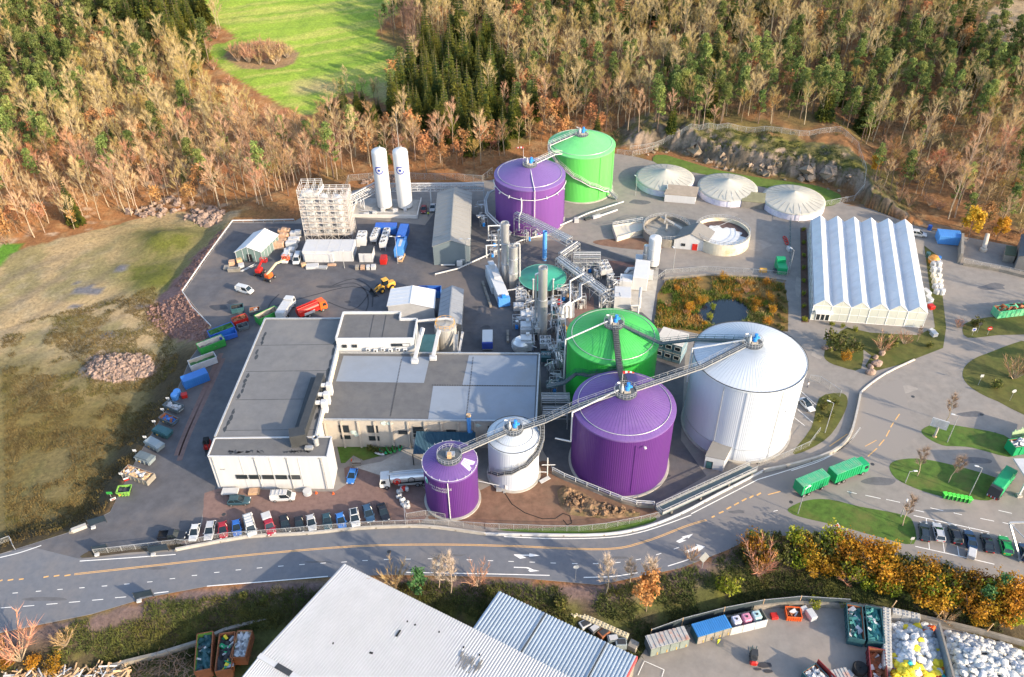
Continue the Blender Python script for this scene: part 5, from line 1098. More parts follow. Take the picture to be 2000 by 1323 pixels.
boomlift('orange boom lift with a pale extended arm by the tent',(527,546),math.radians(65),m_orange,((3.5,-.3,3.4),(7.2,-.8,2.6)))
t=thing('forklift','red and black forklift with its mast toward the back of the recycling yard','forklift',(*G2(1470,1285,-3.1),-3.1),math.radians(80))
b=MB();b.box((-.5,0,.8),(1.9,1.25,.9),0,0,.15);b.build('body',m_dark,t);MB().box((-1.35,0,.75),(.75,1.3,.85),0,0,.2).build('counterweight',m_redp,t)
b=MB();[b.bar((x,s*.55,1.2),(x*.8,s*.5,2.2),.08,.08) for x in (-1,.4) for s in (-1,1)];b.box((-.3,0,2.22),(1.3,1.15,.08));b.build('overhead_guard',m_dark,t)
b=MB();[b.bar((.75,s*.35,.1),(.7,s*.35,2.6),.14,.1) for s in (-1,1)];[b.bar((.8,s*.3,.12),(2.0,s*.3,.12),.13,.06) for s in (-1,1)];b.bar((.8,-.5,.6),(.8,.5,.6),.1,.5);b.build('mast',m_teal,t);wheels(t,(-1.1,.3),.6,.33,.22)
t=thing('forklift','red and black forklift beside the left wall of the long hall',' forklift'.strip(),G(407,872),math.radians(100))
b=MB();b.box((-.3,0,.9),(2.4,1.4,1.0),0,0,.15);b.build('body',m_redp,t);b=MB();b.box((-.2,0,2.0),(1.3,1.2,1.2),0,0,.1);b.build('cab',m_black,t);b=MB();[b.bar((-1.7,s*.4,.1),(-1.7,s*.4,3.2),.14,.12) for s in (-1,1)];[b.bar((-1.8,s*.35,.12),(-3.1,s*.35,.12),.14,.07) for s in (-1,1)];b.build('mast',m_dark,t);wheels(t,(-.9,.7),.75,.38,.26)
# ---- open skips and containers
m_int=M('scuffed inner steel',(.3,.28,.24),.7,var=.25,scale=1,stain=(.16,.11,.08),stain_amt=.7,stain_scale=.6)
def tub(label,a,b_,w,h,mo,mi,content=None,z=0.,name='open_container',cat='container',ribs=7,taper=0.,group=None,lid=False,ch=.6,fill=14):
    c,rz,L=place(a,b_,z);t=thing(name,label,cat,(c.x,c.y,z),rz,group);w2=w/2;l2=L/2;th=.09;tp=taper
    def ringv(k,zz,e=0): return [(-l2+k+e,-w2+e+k*.3,zz),(l2-k-e,-w2+e+k*.3,zz),(l2-k-e,w2-e-k*.3,zz),(-l2+k+e,w2-e-k*.3,zz)]
    v=ringv(tp,.15)+ringv(0,h)+ringv(0,h,th)+ringv(tp,.3,th);b=MB()
    b.add(v,[(3,2,1,0)]+[(i,(i+1)%4,4+(i+1)%4,4+i) for i in range(4)]+[(4+i,4+(i+1)%4,8+(i+1)%4,8+i) for i in range(4)])
    for i in range(ribs):
        f=i/(ribs-1);x=-l2+tp+.1+(L-2*tp-.2)*f
        for s in (-1,1): b.bar((x,s*(w2+.03),.2),(x,s*(w2+.03),h-.05),.12,.12)
    b.bar((-l2,-w2,h),(l2,-w2,h),.14,.12);b.bar((-l2,w2,h),(l2,w2,h),.14,.12);b.bar((l2,-w2,h),(l2,w2,h),.12,.12);b.bar((-l2,-w2,h),(-l2,w2,h),.12,.12)
    b.build('body',mo,t)
    b=MB();b.add(ringv(0,h-.02,th+.005)+ringv(tp,.32,th+.005),[(4+i,4+(i+1)%4,(i+1)%4,i) for i in range(4)]+[(4,5,6,7)]);b.build('lining',mi,t)
    if lid:
        b=MB();b.box((0,0,h+.08),(L,w,.1));[b.box((-l2+.3+i*(L-.6)/9,0,h+.16),(.16,w,.08)) for i in range(10)];b.build('lid',mo,t)
    if content:
        b=MB();r=random.Random(len(label));base=.3+ch*h*.5
        nx_,ny_=10,5
        def hh(i,j): return base*(.7+.6*r.random())
        g_=[[(-l2+.12+(L-.24)*i/nx_,-w2+.12+(w-.24)*j/ny_,hh(i,j)) for j in range(ny_+1)] for i in range(nx_+1)]
        for i in range(nx_):
            for j in range(ny_): b.poly([g_[i][j],g_[i+1][j],g_[i+1][j+1],g_[i][j+1]],0)
        nm=len(content)
        for k in range(fill):
            x,y=r.uniform(-l2+.5,l2-.5),r.uniform(-w2+.4,w2-.4);b.at((x,y,base+r.uniform(.05,.35)),r.uniform(0,3),r.uniform(-.5,.5),r.uniform(-.5,.5));b.box((0,0,0),(r.uniform(.5,1.6),r.uniform(.2,.8),r.uniform(.08,.4)),r.randrange(nm));b.T=None
        b.build('load',list(content),t)['kind']='stuff'
    return t
zl=lambda x,y:(220+x/3.15,560+y/3.15)
m_junk=M('brown rubbish',(.2,.15,.1),.9,var=.4,scale=1.5)
tub('blue and green open container, farthest up the container row',zl(600,318),zl(748,262),2.5,1.6,m_blue,M('green mesh load',(.05,.16,.05),.8,var=.3),[M('green scrap',(.05,.17,.05),.8,var=.3)])
tub('deep blue open container against the green and blue one',zl(660,330),zl(765,298),2.3,1.5,m_blue,m_blue)
tub('bright green open container with a pale inside',zl(538,410),zl(690,350),2.6,2.2,m_green,M('pale inner lining',(.52,.5,.45),.7,var=.15),[m_concd],ch=.5,fill=3)
tub('white open container holding green nets',zl(482,512),zl(640,455),2.6,2.0,m_wgrey,M('pale worn lining',(.4,.37,.32),.7,var=.15),[M('green netting',(.06,.16,.06),.8,var=.3)],ch=.6,fill=4)
c,rz,l=place(zl(440,622),zl(592,563));t=thing('closed_container','long closed blue container in the left row','container',c,rz)
b=MB();b.box((0,0,1.35),(l,2.5,2.4),0,0,.06);[b.box((-l/2+.3+i*(l-.6)/11,s*1.27,1.3),(.14,.08,2.1)) for i in range(12) for s in (-1,1)];b.build('body',m_blue,t);MB().box((0,0,2.58),(l-.1,2.4,.08)).build('roof',m_blue,t);MB().box((l/2+.02,-.6,1.6),(.05,.6,.5)).build('label_plate',m_white,t)
t=thing('blue_barrels','pair of blue plastic bins beside the red box','bin',G(346,775));
for dx,dy,h_ in ((0,.6,1.5),(-.1,-.8,1.7)): b=MB();b.lathe([(.8,0),(.9,h_*.8),(.7,h_),(0,h_)],14,(dx,dy,0));b.build('bin',m_bluel,t)
t=thing('red_box','small bright red box beside the blue bins','box',G(361,776),.3);MB().box((0,0,.5),(1.3,1.1,.9),0,0,.08).build('body',m_redp,t);MB().box((0,0,1.0),(1.4,1.2,.1)).build('lid',m_redp,t)
m_sk1=M('slate skip',(.09,.115,.13),.5,var=.15,stain=(.16,.17,.17),stain_amt=.5);m_sk2=M('pale blue grey skip',(.2,.24,.265),.5,var=.12,stain=(.13,.15,.16),stain_amt=.5)
def skip(label,p,q,mo,lidm=None,content=None,mi=None,w=2.0,h=1.35,inscr=True):
    t=tub(label,p,q,w,h,mo,mi or mo,content,0,'waste_skip','skip',4,.35,'waste skips along the yard edge')
    if lidm:
        c,rz,L=place(p,q);b=MB();v=[(-L/2,-w/2,h),(L/2,-w/2,h),(L/2,w/2,h),(-L/2,w/2,h),(-L/2+.3,-w/2+.1,h+.45),(L/2-.9,-w/2+.1,h+.4),(L/2-.9,w/2-.1,h+.4),(-L/2+.3,w/2-.1,h+.45)];b.add(v,[(0,1,5,4),(1,2,6,5),(2,3,7,6),(3,0,4,7),(4,5,6,7)]);b.build('lid',lidm,t)
    b=MB()
    for s in (-1,1): b.bar((-.9,s*(w/2+.1),h*.55),(-.5,s*(w/2+.1),h*.55),.18,.18)
    b.build('lifting_lug',m_yellow,t)
skip('slate skip heaped with pale sheets, uppermost of the skips',zl(335,738),zl(428,775),m_sk1,None,[m_wgrey])
skip('open rusty skip with a blue sack inside',zl(312,815),zl(395,852),m_sk1,None,[m_blue,m_rust],m_rust)
skip('dark teal lidded skip',zl(268,895),zl(362,928),m_teal,m_teal)
skip('pale grey lidded skip with two white labels',zl(222,965),zl(308,1010),m_sk2,m_sk2)
skip('blue grey lidded skip next to the timber skip',zl(160,1058),zl(255,1090),m_sk2,m_sk1)
tub('long open skip filled with waste timber',zl(85,1150),zl(245,1205),2.4,1.5,m_concd,m_rust,[m_wood,m_wood,m_wgrey],0,'waste_skip','skip',7,0,'waste skips along the yard edge',ch=1.2,fill=26)
skip('small lime green skip, lowest in the row',zl(38,1275),zl(122,1268),M('lime green skip',(.16,.33,.06),.5,var=.15),None,[m_dark])
def sign(label,p,w=.8,h=.6,hh=2.0,col=None,z=0.,rz=0,name='sign_board',cat='sign',glyph=None):
    t=thing(name,label,cat,(*G2(*p,z),z),rz);MB().tube((0,0,0),(0,0,hh),.05,6).build('post',m_galv,t);MB().box((0,-.06,hh),(w,.05,h)).build('panel',col or m_white,t)
    if glyph:
        b=MB();text_flat(b,glyph,h*.7,(0,-.1,hh-h*.25),(1,0,0),(0,0,1));b.build('lettering',m_dark,t)
    return t
for lab,p in (('white sign behind the uppermost slate skip',(352,700)),('white sign behind the rusty skip',(320,768)),('white sign behind the dark teal skip',(268,842)),('white sign behind the pale grey skip',(212,938)),('white and red sign behind the blue grey lidded skip',(150,1022)),('white sign behind the timber skip',(68,1165))): sign(lab,zl(p[0],p[1]+25),glyph=None if 'red' in lab else 'P')
sign('green arrow sign beside the lime green skip',(218,973),1.2,.7,1.6,m_green)
t=thing('traffic_marker','orange and white marker board beside the lime green skip','marker',G(222,978),.6);MB().box((0,0,.5),(1.1,.15,.5)).build('board',m_white,t);MB().box((0,-.09,.5),(.7,.06,.25)).build('stripe',m_redp,t)
t=thing('traffic_marker','red and white barrier board between the timber skip and the lime skip','marker',G(249,938),.5);MB().box((0,0,.6),(1.4,.12,.35)).build('board',m_white,t);MB().box((0,0,.2),(1.2,.3,.3)).build('foot',m_redp,t)
# upper-left yard containers
zy=lambda x,y:(350+x/3.636,400+y/3.636)
tub('long green open container nearest the white lorry',zy(560,850),zy(705,780),2.5,2.2,m_green,M('worn pale lining',(.33,.31,.26),.7,var=.2),[m_junk],fill=4)
tub('dark red open container of scrap below the teal bin',zy(385,850),zy(485,815),2.2,1.3,m_redp,m_rust,[m_rust])
tub('small grey open container in front of the dark red one',zy(420,890),zy(492,868),2.0,1.1,m_sk1,m_sk1,[m_dark])
tub('rusty open skip left of the long green container',zy(505,775),zy(580,765),1.9,1.4,m_sk1,m_rust,[m_rust,m_wgrey])
tub('dark teal open bin on the empty yard corner',zy(375,765),zy(462,750),2.0,1.6,m_teal,m_dark,[m_dark],fill=3)
m_bl2=bpy.data.materials['blue container paint']
def closedbox(name,label,a,b_,w,h,m,z=0.,cat='container',mr=None,ribs=10,zb=.15):
    c,rz,L=place(a,b_,z);t=thing(name,label,cat,(c.x,c.y,z),rz);b=MB();b.box((0,0,zb+h/2),(L,w,h));[b.box((-L/2+.2+i*(L-.4)/ribs,s*(w/2+.02),zb+h/2),(.14,.07,h-.3)) for i in range(ribs+1) for s in (-1,1)];b.build('body',m,t)
    b=MB();b.box((0,0,zb+h+.05),(L+.04,w+.04,.08));[b.box((-L/2+.3+i*(L-.6)/ribs,0,zb+h+.11),(.14,w-.1,.05)) for i in range(ribs+1)];b.build('roof',mr or m,t);return t,L,w
zs=lambda x,y:(570+x/5,270+y/5)
closedbox('shipping_container','blue container standing crosswise behind the cooling units',zs(825,925),zs(1030,925),2.6,2.6,m_bl2)
closedbox('shipping_container','dark blue container end on beside the cooling units',zs(1060,1060),zs(1110,915),2.6,2.6,m_bl2)
t,L,w=closedbox('shipping_container','bright blue container with a white slot, nearest the lamp post',zs(1045,1175),zs(1090,1040),2.5,2.6,m_bluel);MB().box((.3,0,2.86),(4.,.8,.06)).build('roof_hatch',m_wgrey,t)
# white plant room with roof and lean-to
t,L,w=closedbox('plant_room','long white plant room below the scaffold tower',zs(140,1150),zs(620,1150),6.5,3.4,m_white,ribs=4,cat='building')
for x0 in (-6.5,-3.4,-1.4): win(t,(x0,-3.26),(x0+.7,-3.26),1.5,2.2,.12)
t,L,w=closedbox('plant_annex','white annex with dark windows in front of the plant room',zs(140,1195),zs(420,1195),2.5,2.5,m_white,ribs=3,cat='building')
t,L,w=closedbox('switch_house','small white switch house with a black roof',zs(672,1180),zs(805,1180),4.0,3.0,m_white,mr=m_dark,ribs=2,cat='building');b=MB();b.box((.3,-2.08,1.4),(1.6,.08,2.3));b.build('door',m_wgrey,t)
def fanunit(label,a,b_,w,h,nx_,ny_,z0=1.0,name='cooling_unit',zg=0.,mat=None):
    """air cooler: box on legs with dark fan rings on top"""
    c,rz,L=place(a,b_,zg);t=thing(name,label,'cooler',(c.x,c.y,zg),rz);b=MB();b.box((0,0,z0+h/2),(L,w,h));b.build('casing',mat or m_whitem,t)
    for i in range(nx_):
        for j in range(ny_):
            x=-L/2+L*(i+.5)/nx_;y=-w/2+w*(j+.5)/ny_;r=min(L/nx_,w/ny_)*.38;b=MB();b.lathe([(r*1.12,0),(r*1.12,.18),(r,.18),(r*.95,.02)],16,(x,y,z0+h),0);b.disc((x,y,z0+h+.03),r*.97,16,1);b.bar((x-r,y,z0+h+.12),(x+r,y,z0+h+.12),.06,.04,0);b.bar((x,y-r,z0+h+.12),(x,y+r,z0+h+.12),.06,.04,0);b.lathe([(.01,.16),(r*.3,.14),(r*.3,.03)],10,(x,y,z0+h),0);b.build('fan',[m_wgrey,m_black],t)
    if z0>.3:
        for sx in (-1,1):
            for sy in (-1,1): MB().bar((sx*(L/2-.15),sy*(w/2-.15),0),(sx*(L/2-.15),sy*(w/2-.15),z0),.15,.15).build('leg',m_galv,t)
    return t
fanunit('white cooling unit with four fans beside the scaffold',zs(650,1030),zs(735,1030),4.5,3.0,2,2,.2)
fanunit('left slim cooling unit of a pair, with a row of four fans',zs(800,1040),zs(842,945),1.9,1.6,4,1)
fanunit('right slim cooling unit of a pair, with a row of four fans',zs(890,1100),zs(938,945),1.9,1.6,4,1)
t,L,w=closedbox('red_machine','small red ribbed machine below the slim cooling units',zs(870,1215),zs(930,1215),2.8,1.6,m_redp,ribs=4,cat='machine')
tub('pale trailer of pipes beside the bright blue container',zs(1055,1215),zs(1085,1150),1.4,.9,m_wood,m_wood,[m_white],name='pipe_crate',cat='crate')
# ================================================================ process plant
zp=lambda x,y:(900+x/5.292,470+y/5.292);zt=lambda x,y:(1080+x/5.51,400+y/5.51);zu=lambda x,y:(840+x/6.013,340+y/6.013)
sheet('containment_floor',[zp(1180,560),zp(1330,540),zp(1376,600),zp(1376,740),zp(1250,800),zp(1120,850),zp(1050,700)],.02,m_red)
sheet('containment_floor',[zt(565,600),zt(890,620),zt(870,660),zt(770,770),zt(740,880),zt(600,800)],.02,M('wet dark floor',(.06,.035,.035),.5,var=.4,scale=.3,stain=(.17,.07,.05),stain_amt=.7,stain_scale=.2))
sheet('concrete_apron',[zt(640,890),zt(760,770),zt(880,690),zt(1140,680),zt(1120,860),zt(1060,1250),zt(960,1160),zt(640,1120)],.016,m_conc)
def stack(label,p,r,h,bands=(),m=None,name='steel_chimney',cat='chimney',cap=True):
    t=thing(name,label,cat,G(*p));b=MB();b.lathe([(r,0),(r,h),(r*.9,h),(r*.9,h-1.2),(0,h-1.2)],24);b.build('shaft',m or m_steel,t,smooth=False)
    for z in bands: MB().lathe([(r,z-.15),(r+.12,z-.12),(r+.12,z+.12),(r,z+.15)],24).build('flange',m_galv,t)
    return t
t=stack('tallest steel stack, beside a shorter clad stack left of the green reservoir',(988,549),1.12,18.8,(6,12.5));
MB().path([(-1.8,.3,.3),(-1.8,.3,16.2),(-1.2,.2,16.6)],.28,8).build('riser_pipe',m_steel,t)
t=stack('shorter clad stack with a bent side pipe, left of the green reservoir',(1003,561),1.25,13.4,(5,9.5));MB().path([(0,0,13.4),(.4,0,14.1),(1.6,0,14.1),(1.75,0,13.4),(1.75,0,1)],.25,8).build('riser_pipe',m_pipe,t)
t=stack('stepped steel stack standing in front of the green reservoir',(1058.5,660),1.12,21.6,(12.2,3.0));MB().lathe([(1.3,0),(1.3,12.2)],24).build('lower_shaft',m_steel,t);MB().path([(-1.7,.2,2),(-1.7,.2,19.3),(-1,.1,19.8)],.28,8).build('riser_pipe',m_steel,t)
stack('tall blue chimney behind the green reservoir',(1063.5,508),.62,9.6,(.6,),m_bluel,'blue_chimney')
for lab,p,h in (('slim steel vent post left of the stepped stack',(1041,592),7.6),('slim steel vent post right of the stepped stack',(1079.5,588),7.0)):
    t=thing('vent_post',lab,'vent',G(*p));MB().tube((0,0,0),(0,0,h),.2,8).build('post',m_pipe,t);MB().ball((0,0,h),.32,10,6).build('cap',m_pipe,t)
def silo(label,p,r,h,m,legs=True,name='white_silo'):
    t=thing(name,label,'silo',G(*p));b=MB();b.lathe([(r,1.4),(r,h),(r*.92,h+.5),(0,h+.9)],28);b.build('shell',m,t);
    for z in (h*.35,h*.68): MB().lathe([(r,z-.12),(r+.1,z-.1),(r+.1,z+.1),(r,z+.12)],28).build('band',m_wgrey,t)
    if legs:
        for a in range(4): MB().bar((r*.8*math.cos(a*1.57+.78),r*.8*math.sin(a*1.57+.78),0),(r*.8*math.cos(a*1.57+.78),r*.8*math.sin(a*1.57+.78),1.6),.3,.3).build('leg',m_galv,t)
    return t
silo('white banded silo beside the pond fence',(1274,523),1.75,9.6,m_whitem);silo('narrow steel silo left of the white banded silo',(1259,522),.8,6.8,m_steel)
# gas silos on their walled pad
P=W2([(686,424),(815,427),(823,392),(700,388)]);cx,cy=sum(p[0] for p in P)/4,sum(p[1] for p in P)/4
t=thing('silo_pad','walled concrete pad carrying the two tall white gas tanks','pad',(cx,cy,0));Q=local(P,(cx,cy));MB().prism(Q,0,.25).build('slab',m_conc,t);b=MB();b.wall([Q[3],Q[0],Q[1],Q[2]],0,1.1,.3);b.build('wall',M('pale pad wall',(.55,.53,.5),.8,var=.08),t)
b=MB()
for x,y,w_,h_ in ((-6,-4.4,1.6,.8),(-3.5,-4,1.2,1),(3,-3,1.5,1.2),(-1,-2.5,1.2,1.4),(6,-2,1,.8)): b.box((x,y,.25+h_/2),(w_,1.,h_),0,0,.08)
b.path([(-8,-2,.6),(-3,-3.4,.6),(4,-3.4,.6)],.15,6);b.build('valve_skid',m_wgrey,t)
m_emb=M('emblem blue',(.02,.045,.3),.4,var=.02)
for lab,p in (('left of the two tall white gas tanks',(752.5,406)),('right of the two tall white gas tanks, with a thin mast',(792,406))):
    r,h=2.35,20.2;t=thing('gas_tank',lab,'tank',G(*p));b=MB();b.lathe([(r,.9),(r,h-.9),(r*.93,h-.3),(r*.6,h+.15),(0,h+.35)],36);b.build('shell',m_whitem,t,smooth=True)
    for k in range(3): a=k*2.09-1.57;MB().bar((2.0*math.cos(a),2.0*math.sin(a),0),(2.*math.cos(a),2.*math.sin(a),1.4),.6,.3).build('leg',m_whitem,t)
    b=MB();zc_=14.2
    for i in range(20):
        a,a2=2*math.pi*i/24+.9,2*math.pi*(i+1)/24+.9;f=lambda q,rr:((r+.03)*math.cos(-1.66+rr*math.cos(q)/r),(r+.03)*math.sin(-1.66+rr*math.cos(q)/r),zc_+rr*math.sin(q));b.add([f(a,.95),f(a2,.95),f(a2,1.3),f(a,1.3)],[(0,1,2,3)])
    b.add([f(2*math.pi*i/14,.42) for i in range(14)],[tuple(range(14))]);b.add([f(2.36,1.6),f(2.75,1.15),f(1.95,1.15)],[(0,1,2)]);b.build('emblem',m_emb,t)
    if 'mast' in lab: MB().tube((-.3,.8,h),(-.3,.8,h+11.5),.09,6,.03).build('mast',m_galv,t)
    b=MB();b.tube((r*.2,0,h),(r*.2,0,h+1.2),.1,6);b.build('vent',m_wgrey,t)
# scaffold tower
X0,X1,Y0=-61.8,-47.6,217.3
m_scaf=M('scaffold tube',(.62,.6,.57),.4,metal=.3,var=.1);m_plank=M('scaffold boards',(.5,.42,.36),.8,var=.2)
t=thing('scaffold_tower','white scaffold tower wrapped round process columns','scaffold',((X0+X1)/2,Y0+3.5,0))
hw=(X1-X0)/2;xs_=[-hw+i*2*hw/7 for i in range(8)];lv=[2.*i for i in range(9)]
nst=MB()
for i,x in enumerate(xs_):
    top=17.2 if i<4 else 15.2
    for y in (-3.5,-1.2,1.2,3.5): nst.bar((x,y,0),(x,y,top),.11,.11)
nst.build('upright',m_scaf,t)['kind']='stuff'
b=MB()
for k,z in enumerate(lv[1:]):
    for y in (-3.5,3.5):
        xe=hw if z<15 else xs_[3]
        for dz in (0,.55,1.05): b.bar((-hw,y,z+dz),(xe,y,z+dz),.09,.09)
    for x in xs_:
        if z<15 or x<=xs_[3]: b.bar((x,-3.5,z),(x,3.5,z),.09,.09);b.bar((x,-3.5,z+1),(x,3.5,z+1),.07,.07)
b.build('ledger',m_scaf,t)['kind']='stuff'
b=MB()
for k,z in enumerate(lv[1:]):
    for i in range(7):
        if z>15 and i>2: continue
        s=1 if (i+k)%2 else -1;b.bar((xs_[i],-3.55,z-2. if s>0 else z),(xs_[i+1],-3.55,z if s>0 else z-2.),.07,.07)
b.build('brace',m_scaf,t)['kind']='stuff'
for z in lv[1:8]:
    b=MB();b.box((0,-2.9,z+.03),(2*hw,.9,.07));b.box((0,2.9,z+.03),(2*hw,.9,.07));b.box((-hw+.5,0,z+.03),(.9,5,.07));b.box((hw-.5,0,z+.03),(.9,5,.07));b.build('deck_boards',m_plank,t)
for x,r,h in ((-4.6,1.5,14.4),(-.4,1.3,13.2),(3.6,1.4,12.8)): b=MB();b.lathe([(r,.5),(r,h),(r*.6,h+.6),(0,h+.8)],20,(x,0,0));b.build('process_column',m_whitem,t)
b=MB();b.bar((-hw+1,-2.6,15.2),(-1.4,-2.4,15.),.1,1.3);b.bar((-1.4,-2.4,15.),(-.4,2.2,15.6),.1,1.1);b.build('sheeting',m_wgrey,t)
# racks of pipes
def rack(label,pts,w=2.2,pipes=4,levels=1,truss=True,post=6.,name='pipe_rack',mat=None,h=1.4,z0=0.):
    o=Vector(pts[0]);o.z=0;t=thing(name,label,'pipe rack',o);P=[Vector(p)-o for p in pts];mt=mat or m_galv
    b=MB();pb=MB()
    for a,q in zip(P[:-1],P[1:]):
        d=(q-a);L=d.length;d2=Vector((d.x,d.y,0)).normalized();nn=Vector((-d2.y,d2.x,0))*w/2
        for s in (-1,1):
            for zz_ in (0,h): b.bar(a+nn*s+Vector((0,0,zz_)),q+nn*s+Vector((0,0,zz_)),.13,.13)
            n=max(2,int(L/2.6))
            for i in range(n+1):
                p=a.lerp(q,i/n)+nn*s;b.bar(p,p+Vector((0,0,h)),.1,.1)
                if truss and i<n: p2=a.lerp(q,(i+1)/n)+nn*s;b.bar(p,p2+Vector((0,0,h)),.06,.06)
        n=max(2,int(L/3.4))
        for i in range(n+1): p=a.lerp(q,i/n);b.bar(p-nn,p+nn,.1,.1);b.bar(p-nn+Vector((0,0,h)),p+nn+Vector((0,0,h)),.09,.09)
    b.build('truss',mt,t)
    for k in range(pipes):
        f=(k+.5)/pipes*2-1;r=.09+.06*((k*7)%3);pb=MB();L=[]
        for i,p in enumerate(P):
            a=P[max(i-1,0)];c_=P[min(i+1,len(P)-1)];d=(c_-a);d2=Vector((d.x,d.y,0)).normalized();nn=Vector((-d2.y,d2.x,0))*w/2*f*.85;L.append(p+nn+Vector((0,0,.25+r if k%2 else h+.2)))
        pb.path(L,r,7);pb.build('pipe',m_pipe if k%3 else m_steel,t)
    for a,q in zip(P[:-1],P[1:]):
        n=max(1,int((q-a).length/post))
        for i in range(n+1):
            p=a.lerp(q,i/n);d2=Vector(((q-a).x,(q-a).y,0)).normalized();nn=Vector((-d2.y,d2.x,0))*w/2
            b=MB();[b.bar((p.x+nn.x*s,p.y+nn.y*s,z0),p+nn*s,.2,.2) for s in (-1,1)];b.bar((p.x-nn.x,p.y-nn.y,p.z*.1),(p.x+nn.x,p.y+nn.y,p.z*.9),.09,.09);b.build('trestle',mt,t)
    return t
rack('high steel pipe bridge running from the violet tank past the blue chimney',[G(1010,425,6.3),G(1112,477,6.3)],2.6,6,h=1.8,post=13)
rack('lower pipe rack stepping from the pipe bridge toward the green tank',[G(1092,512,3.6),G(1183,580,3.6)],2.6,6,h=1.6,post=5)
rack('short pipe rack joining the lower rack and the fan cooler',[G(1095,505,4.6),G(1128,482,4.6)],1.8,4,h=1.4,post=4)
rack('tangle of pipes on a steel frame behind the six fan cooler',[G(1120,512,3.),G(1172,512,3.4)],3.4,6,h=2.4,post=4)
rack('stacked pipe rack between the flat hall and the front green tank',[G(1057,786,4.2),G(1112,786,4.2)],2.4,6,h=1.8,post=5,truss=False)
rack('second stacked pipe rack nearer the small white tank',[G(1060,812,3.2),G(1108,812,3.2)],2.2,5,h=1.6,post=5,truss=False)
rack('pipe rack sloping from the scaffold up behind the gas tanks',[G(676,402,3.2),G(736,371,5.0)],2.4,4,h=2.2,post=5,mat=m_whitem)
rack('long level pipe rack behind the gas tanks and the grey warehouse',[G(736,371,5.0),G(945,370,5.0)],2.0,4,h=1.8,post=7,mat=m_whitem)
# stair tower at the violet tank
t=thing('stair_tower','galvanised stair tower clinging to the front of the violet tank','stair tower',G(1003,451));b=MB()
for x in (-1.4,1.4):
    for y in (-1,1): b.bar((x,y,0),(x,y,7.6),.14,.14)
b.build('frame',m_galv,t)
for k in range(4): b=MB();b.bar((-1.2 if k%2 else 1.2,-.5,k*1.6+.2),(1.2 if k%2 else -1.2,-.5,k*1.6+1.8),.8,.15);b.build('flight',m_grid,t)
b=MB();b.box((0,0,6.6),(3,2.2,.1));railing(b,[(-1.4,-1,6.6),(1.4,-1,6.6),(1.4,1,6.6),(-1.4,1,6.6)],1.1,.05,1.4,True);b.build('landing',m_galv,t)
t=thing('pipe_portal','tall white pipe portal left of the violet tank','pipe',G(957,504));
b=MB();b.path([(-1,0,0),(-1,0,4.2),(5.5,.5,4.2),(5.5,.5,0)],.22,8);b.path([(-.5,9,0),(-.5,9,5.4),(6.,9,5.6)],.2,8);b.path([(3.2,9,5.5),(3.4,1,4.3)],.2,8);b.path([(-1,4.5,3.2),(3.4,4.6,3.2)],.16,8);b.build('pipework',m_whitem,t)
b=MB();b.bar((6.5,1,.4),(6.8,9.5,1.2),1.8,.8);b.build('gabion_trough',M('dark gabion',(.09,.09,.1),.9,var=.6,scale=3),t)
pipe('loop_pipe','pale pipes wrapping the left flank of the violet tank',[G(998,455,3),G(975,437,3.4),G(952,415,3.6),G(949,392,3.8),G(955,377,3.8),G(972,368,3.8)],.3,m_pipe)
pipe('loop_pipe','thinner outer pipe round the left flank of the violet tank',[G(996,459,3.4),G(972,440,3.8),G(949,417,4),G(946,391,4.2),G(953,375,4.2)],.17,m_whitem)
# modules
def mod(name,label,a,b_,w,h,m,extra=(),cat='unit',z=0.,base=.2):
    c,rz,L=place(a,b_,z);t=thing(name,label,cat,(c.x,c.y,z),rz);MB().box((0,0,base+h/2),(L,w,h),0,0,.05).build('body',m,t)
    for nm,x,y,zz_,dx,dy,dz,mm_ in extra: MB().box((x,y,base+h+zz_+dz/2),(dx,dy,dz),0,0,.05).build(nm,mm_,t)
    return t
t=mod('plant_module','long white plant module ending in a bright blue cabin',zp(310,345),zp(440,655),3.0,3.0,m_whitem,(('roof_unit',-5.8,0,0,1.6,1.4,1.5,m_whitem),('roof_unit',-1.5,.2,0,3.0,1.8,.6,m_wgrey),('roof_unit',-8,.2,0,1.4,1.6,.5,m_wgrey)))
mod('blue_cabin','bright blue cabin at the end of the long white module',zp(452,690),zp(440,660),3.2,2.6,m_bluel,(('tank',0,0,0,.9,1.1,.7,m_mblue),),'cabin')
mod('plant_module','narrow pale module lying against the long white module',zp(278,370),zp(345,560),1.3,2.2,m_wgrey)
fanunit('grey cooler with six black fans beside the blue cabin',zp(625,660),zp(622,560),3.0,1.6,3,2,.9,mat=m_wgrey)
fanunit('grey cooler with six fans at the end of the tangled pipe frame',zt(575,800),zt(520,690),3.2,1.6,3,2,1.4,mat=m_wgrey)
fanunit('cooler with four fans behind the flat hall corner',zp(815,1115),zp(930,1115),3.4,1.6,2,2,1.2,mat=m_wgrey)
fanunit('second four fan cooler squeezed beside the flat hall wall',zp(830,1260),zp(930,1260),2.6,1.4,2,1,1.2,mat=m_teal)
mod('louvre_box','small slatted box in front of the six fan cooler',zp(545,715),zp(655,715),2.0,1.6,m_wgrey)
for k,(lab,y,h) in enumerate((('filter cabinet, rearmost of three behind the flat hall',840,2.8),('filter cabinet, middle of three behind the flat hall',965,3.2),('filter cabinet, front of three behind the flat hall',1085,2.6))):
    mod('filter_cabinet','pale '+lab,zp(615,y+20),zp(735,y+20),3.6,h,m_wgrey,(('lid',0,0,0,2.6,2.2,.5,m_whitem),('chimney_box',.4,.8,.5,.9,.8,.7,m_whitem)))
t=thing('round_vessel','squat round vessel with pipe coils behind the flat hall',' vessel'.strip(),G(*zp(625,1115)));MB().lathe([(2.2,0),(2.2,2.2),(1.6,2.8),(0,3.1)],24).build('shell',m_steel,t);b=MB()
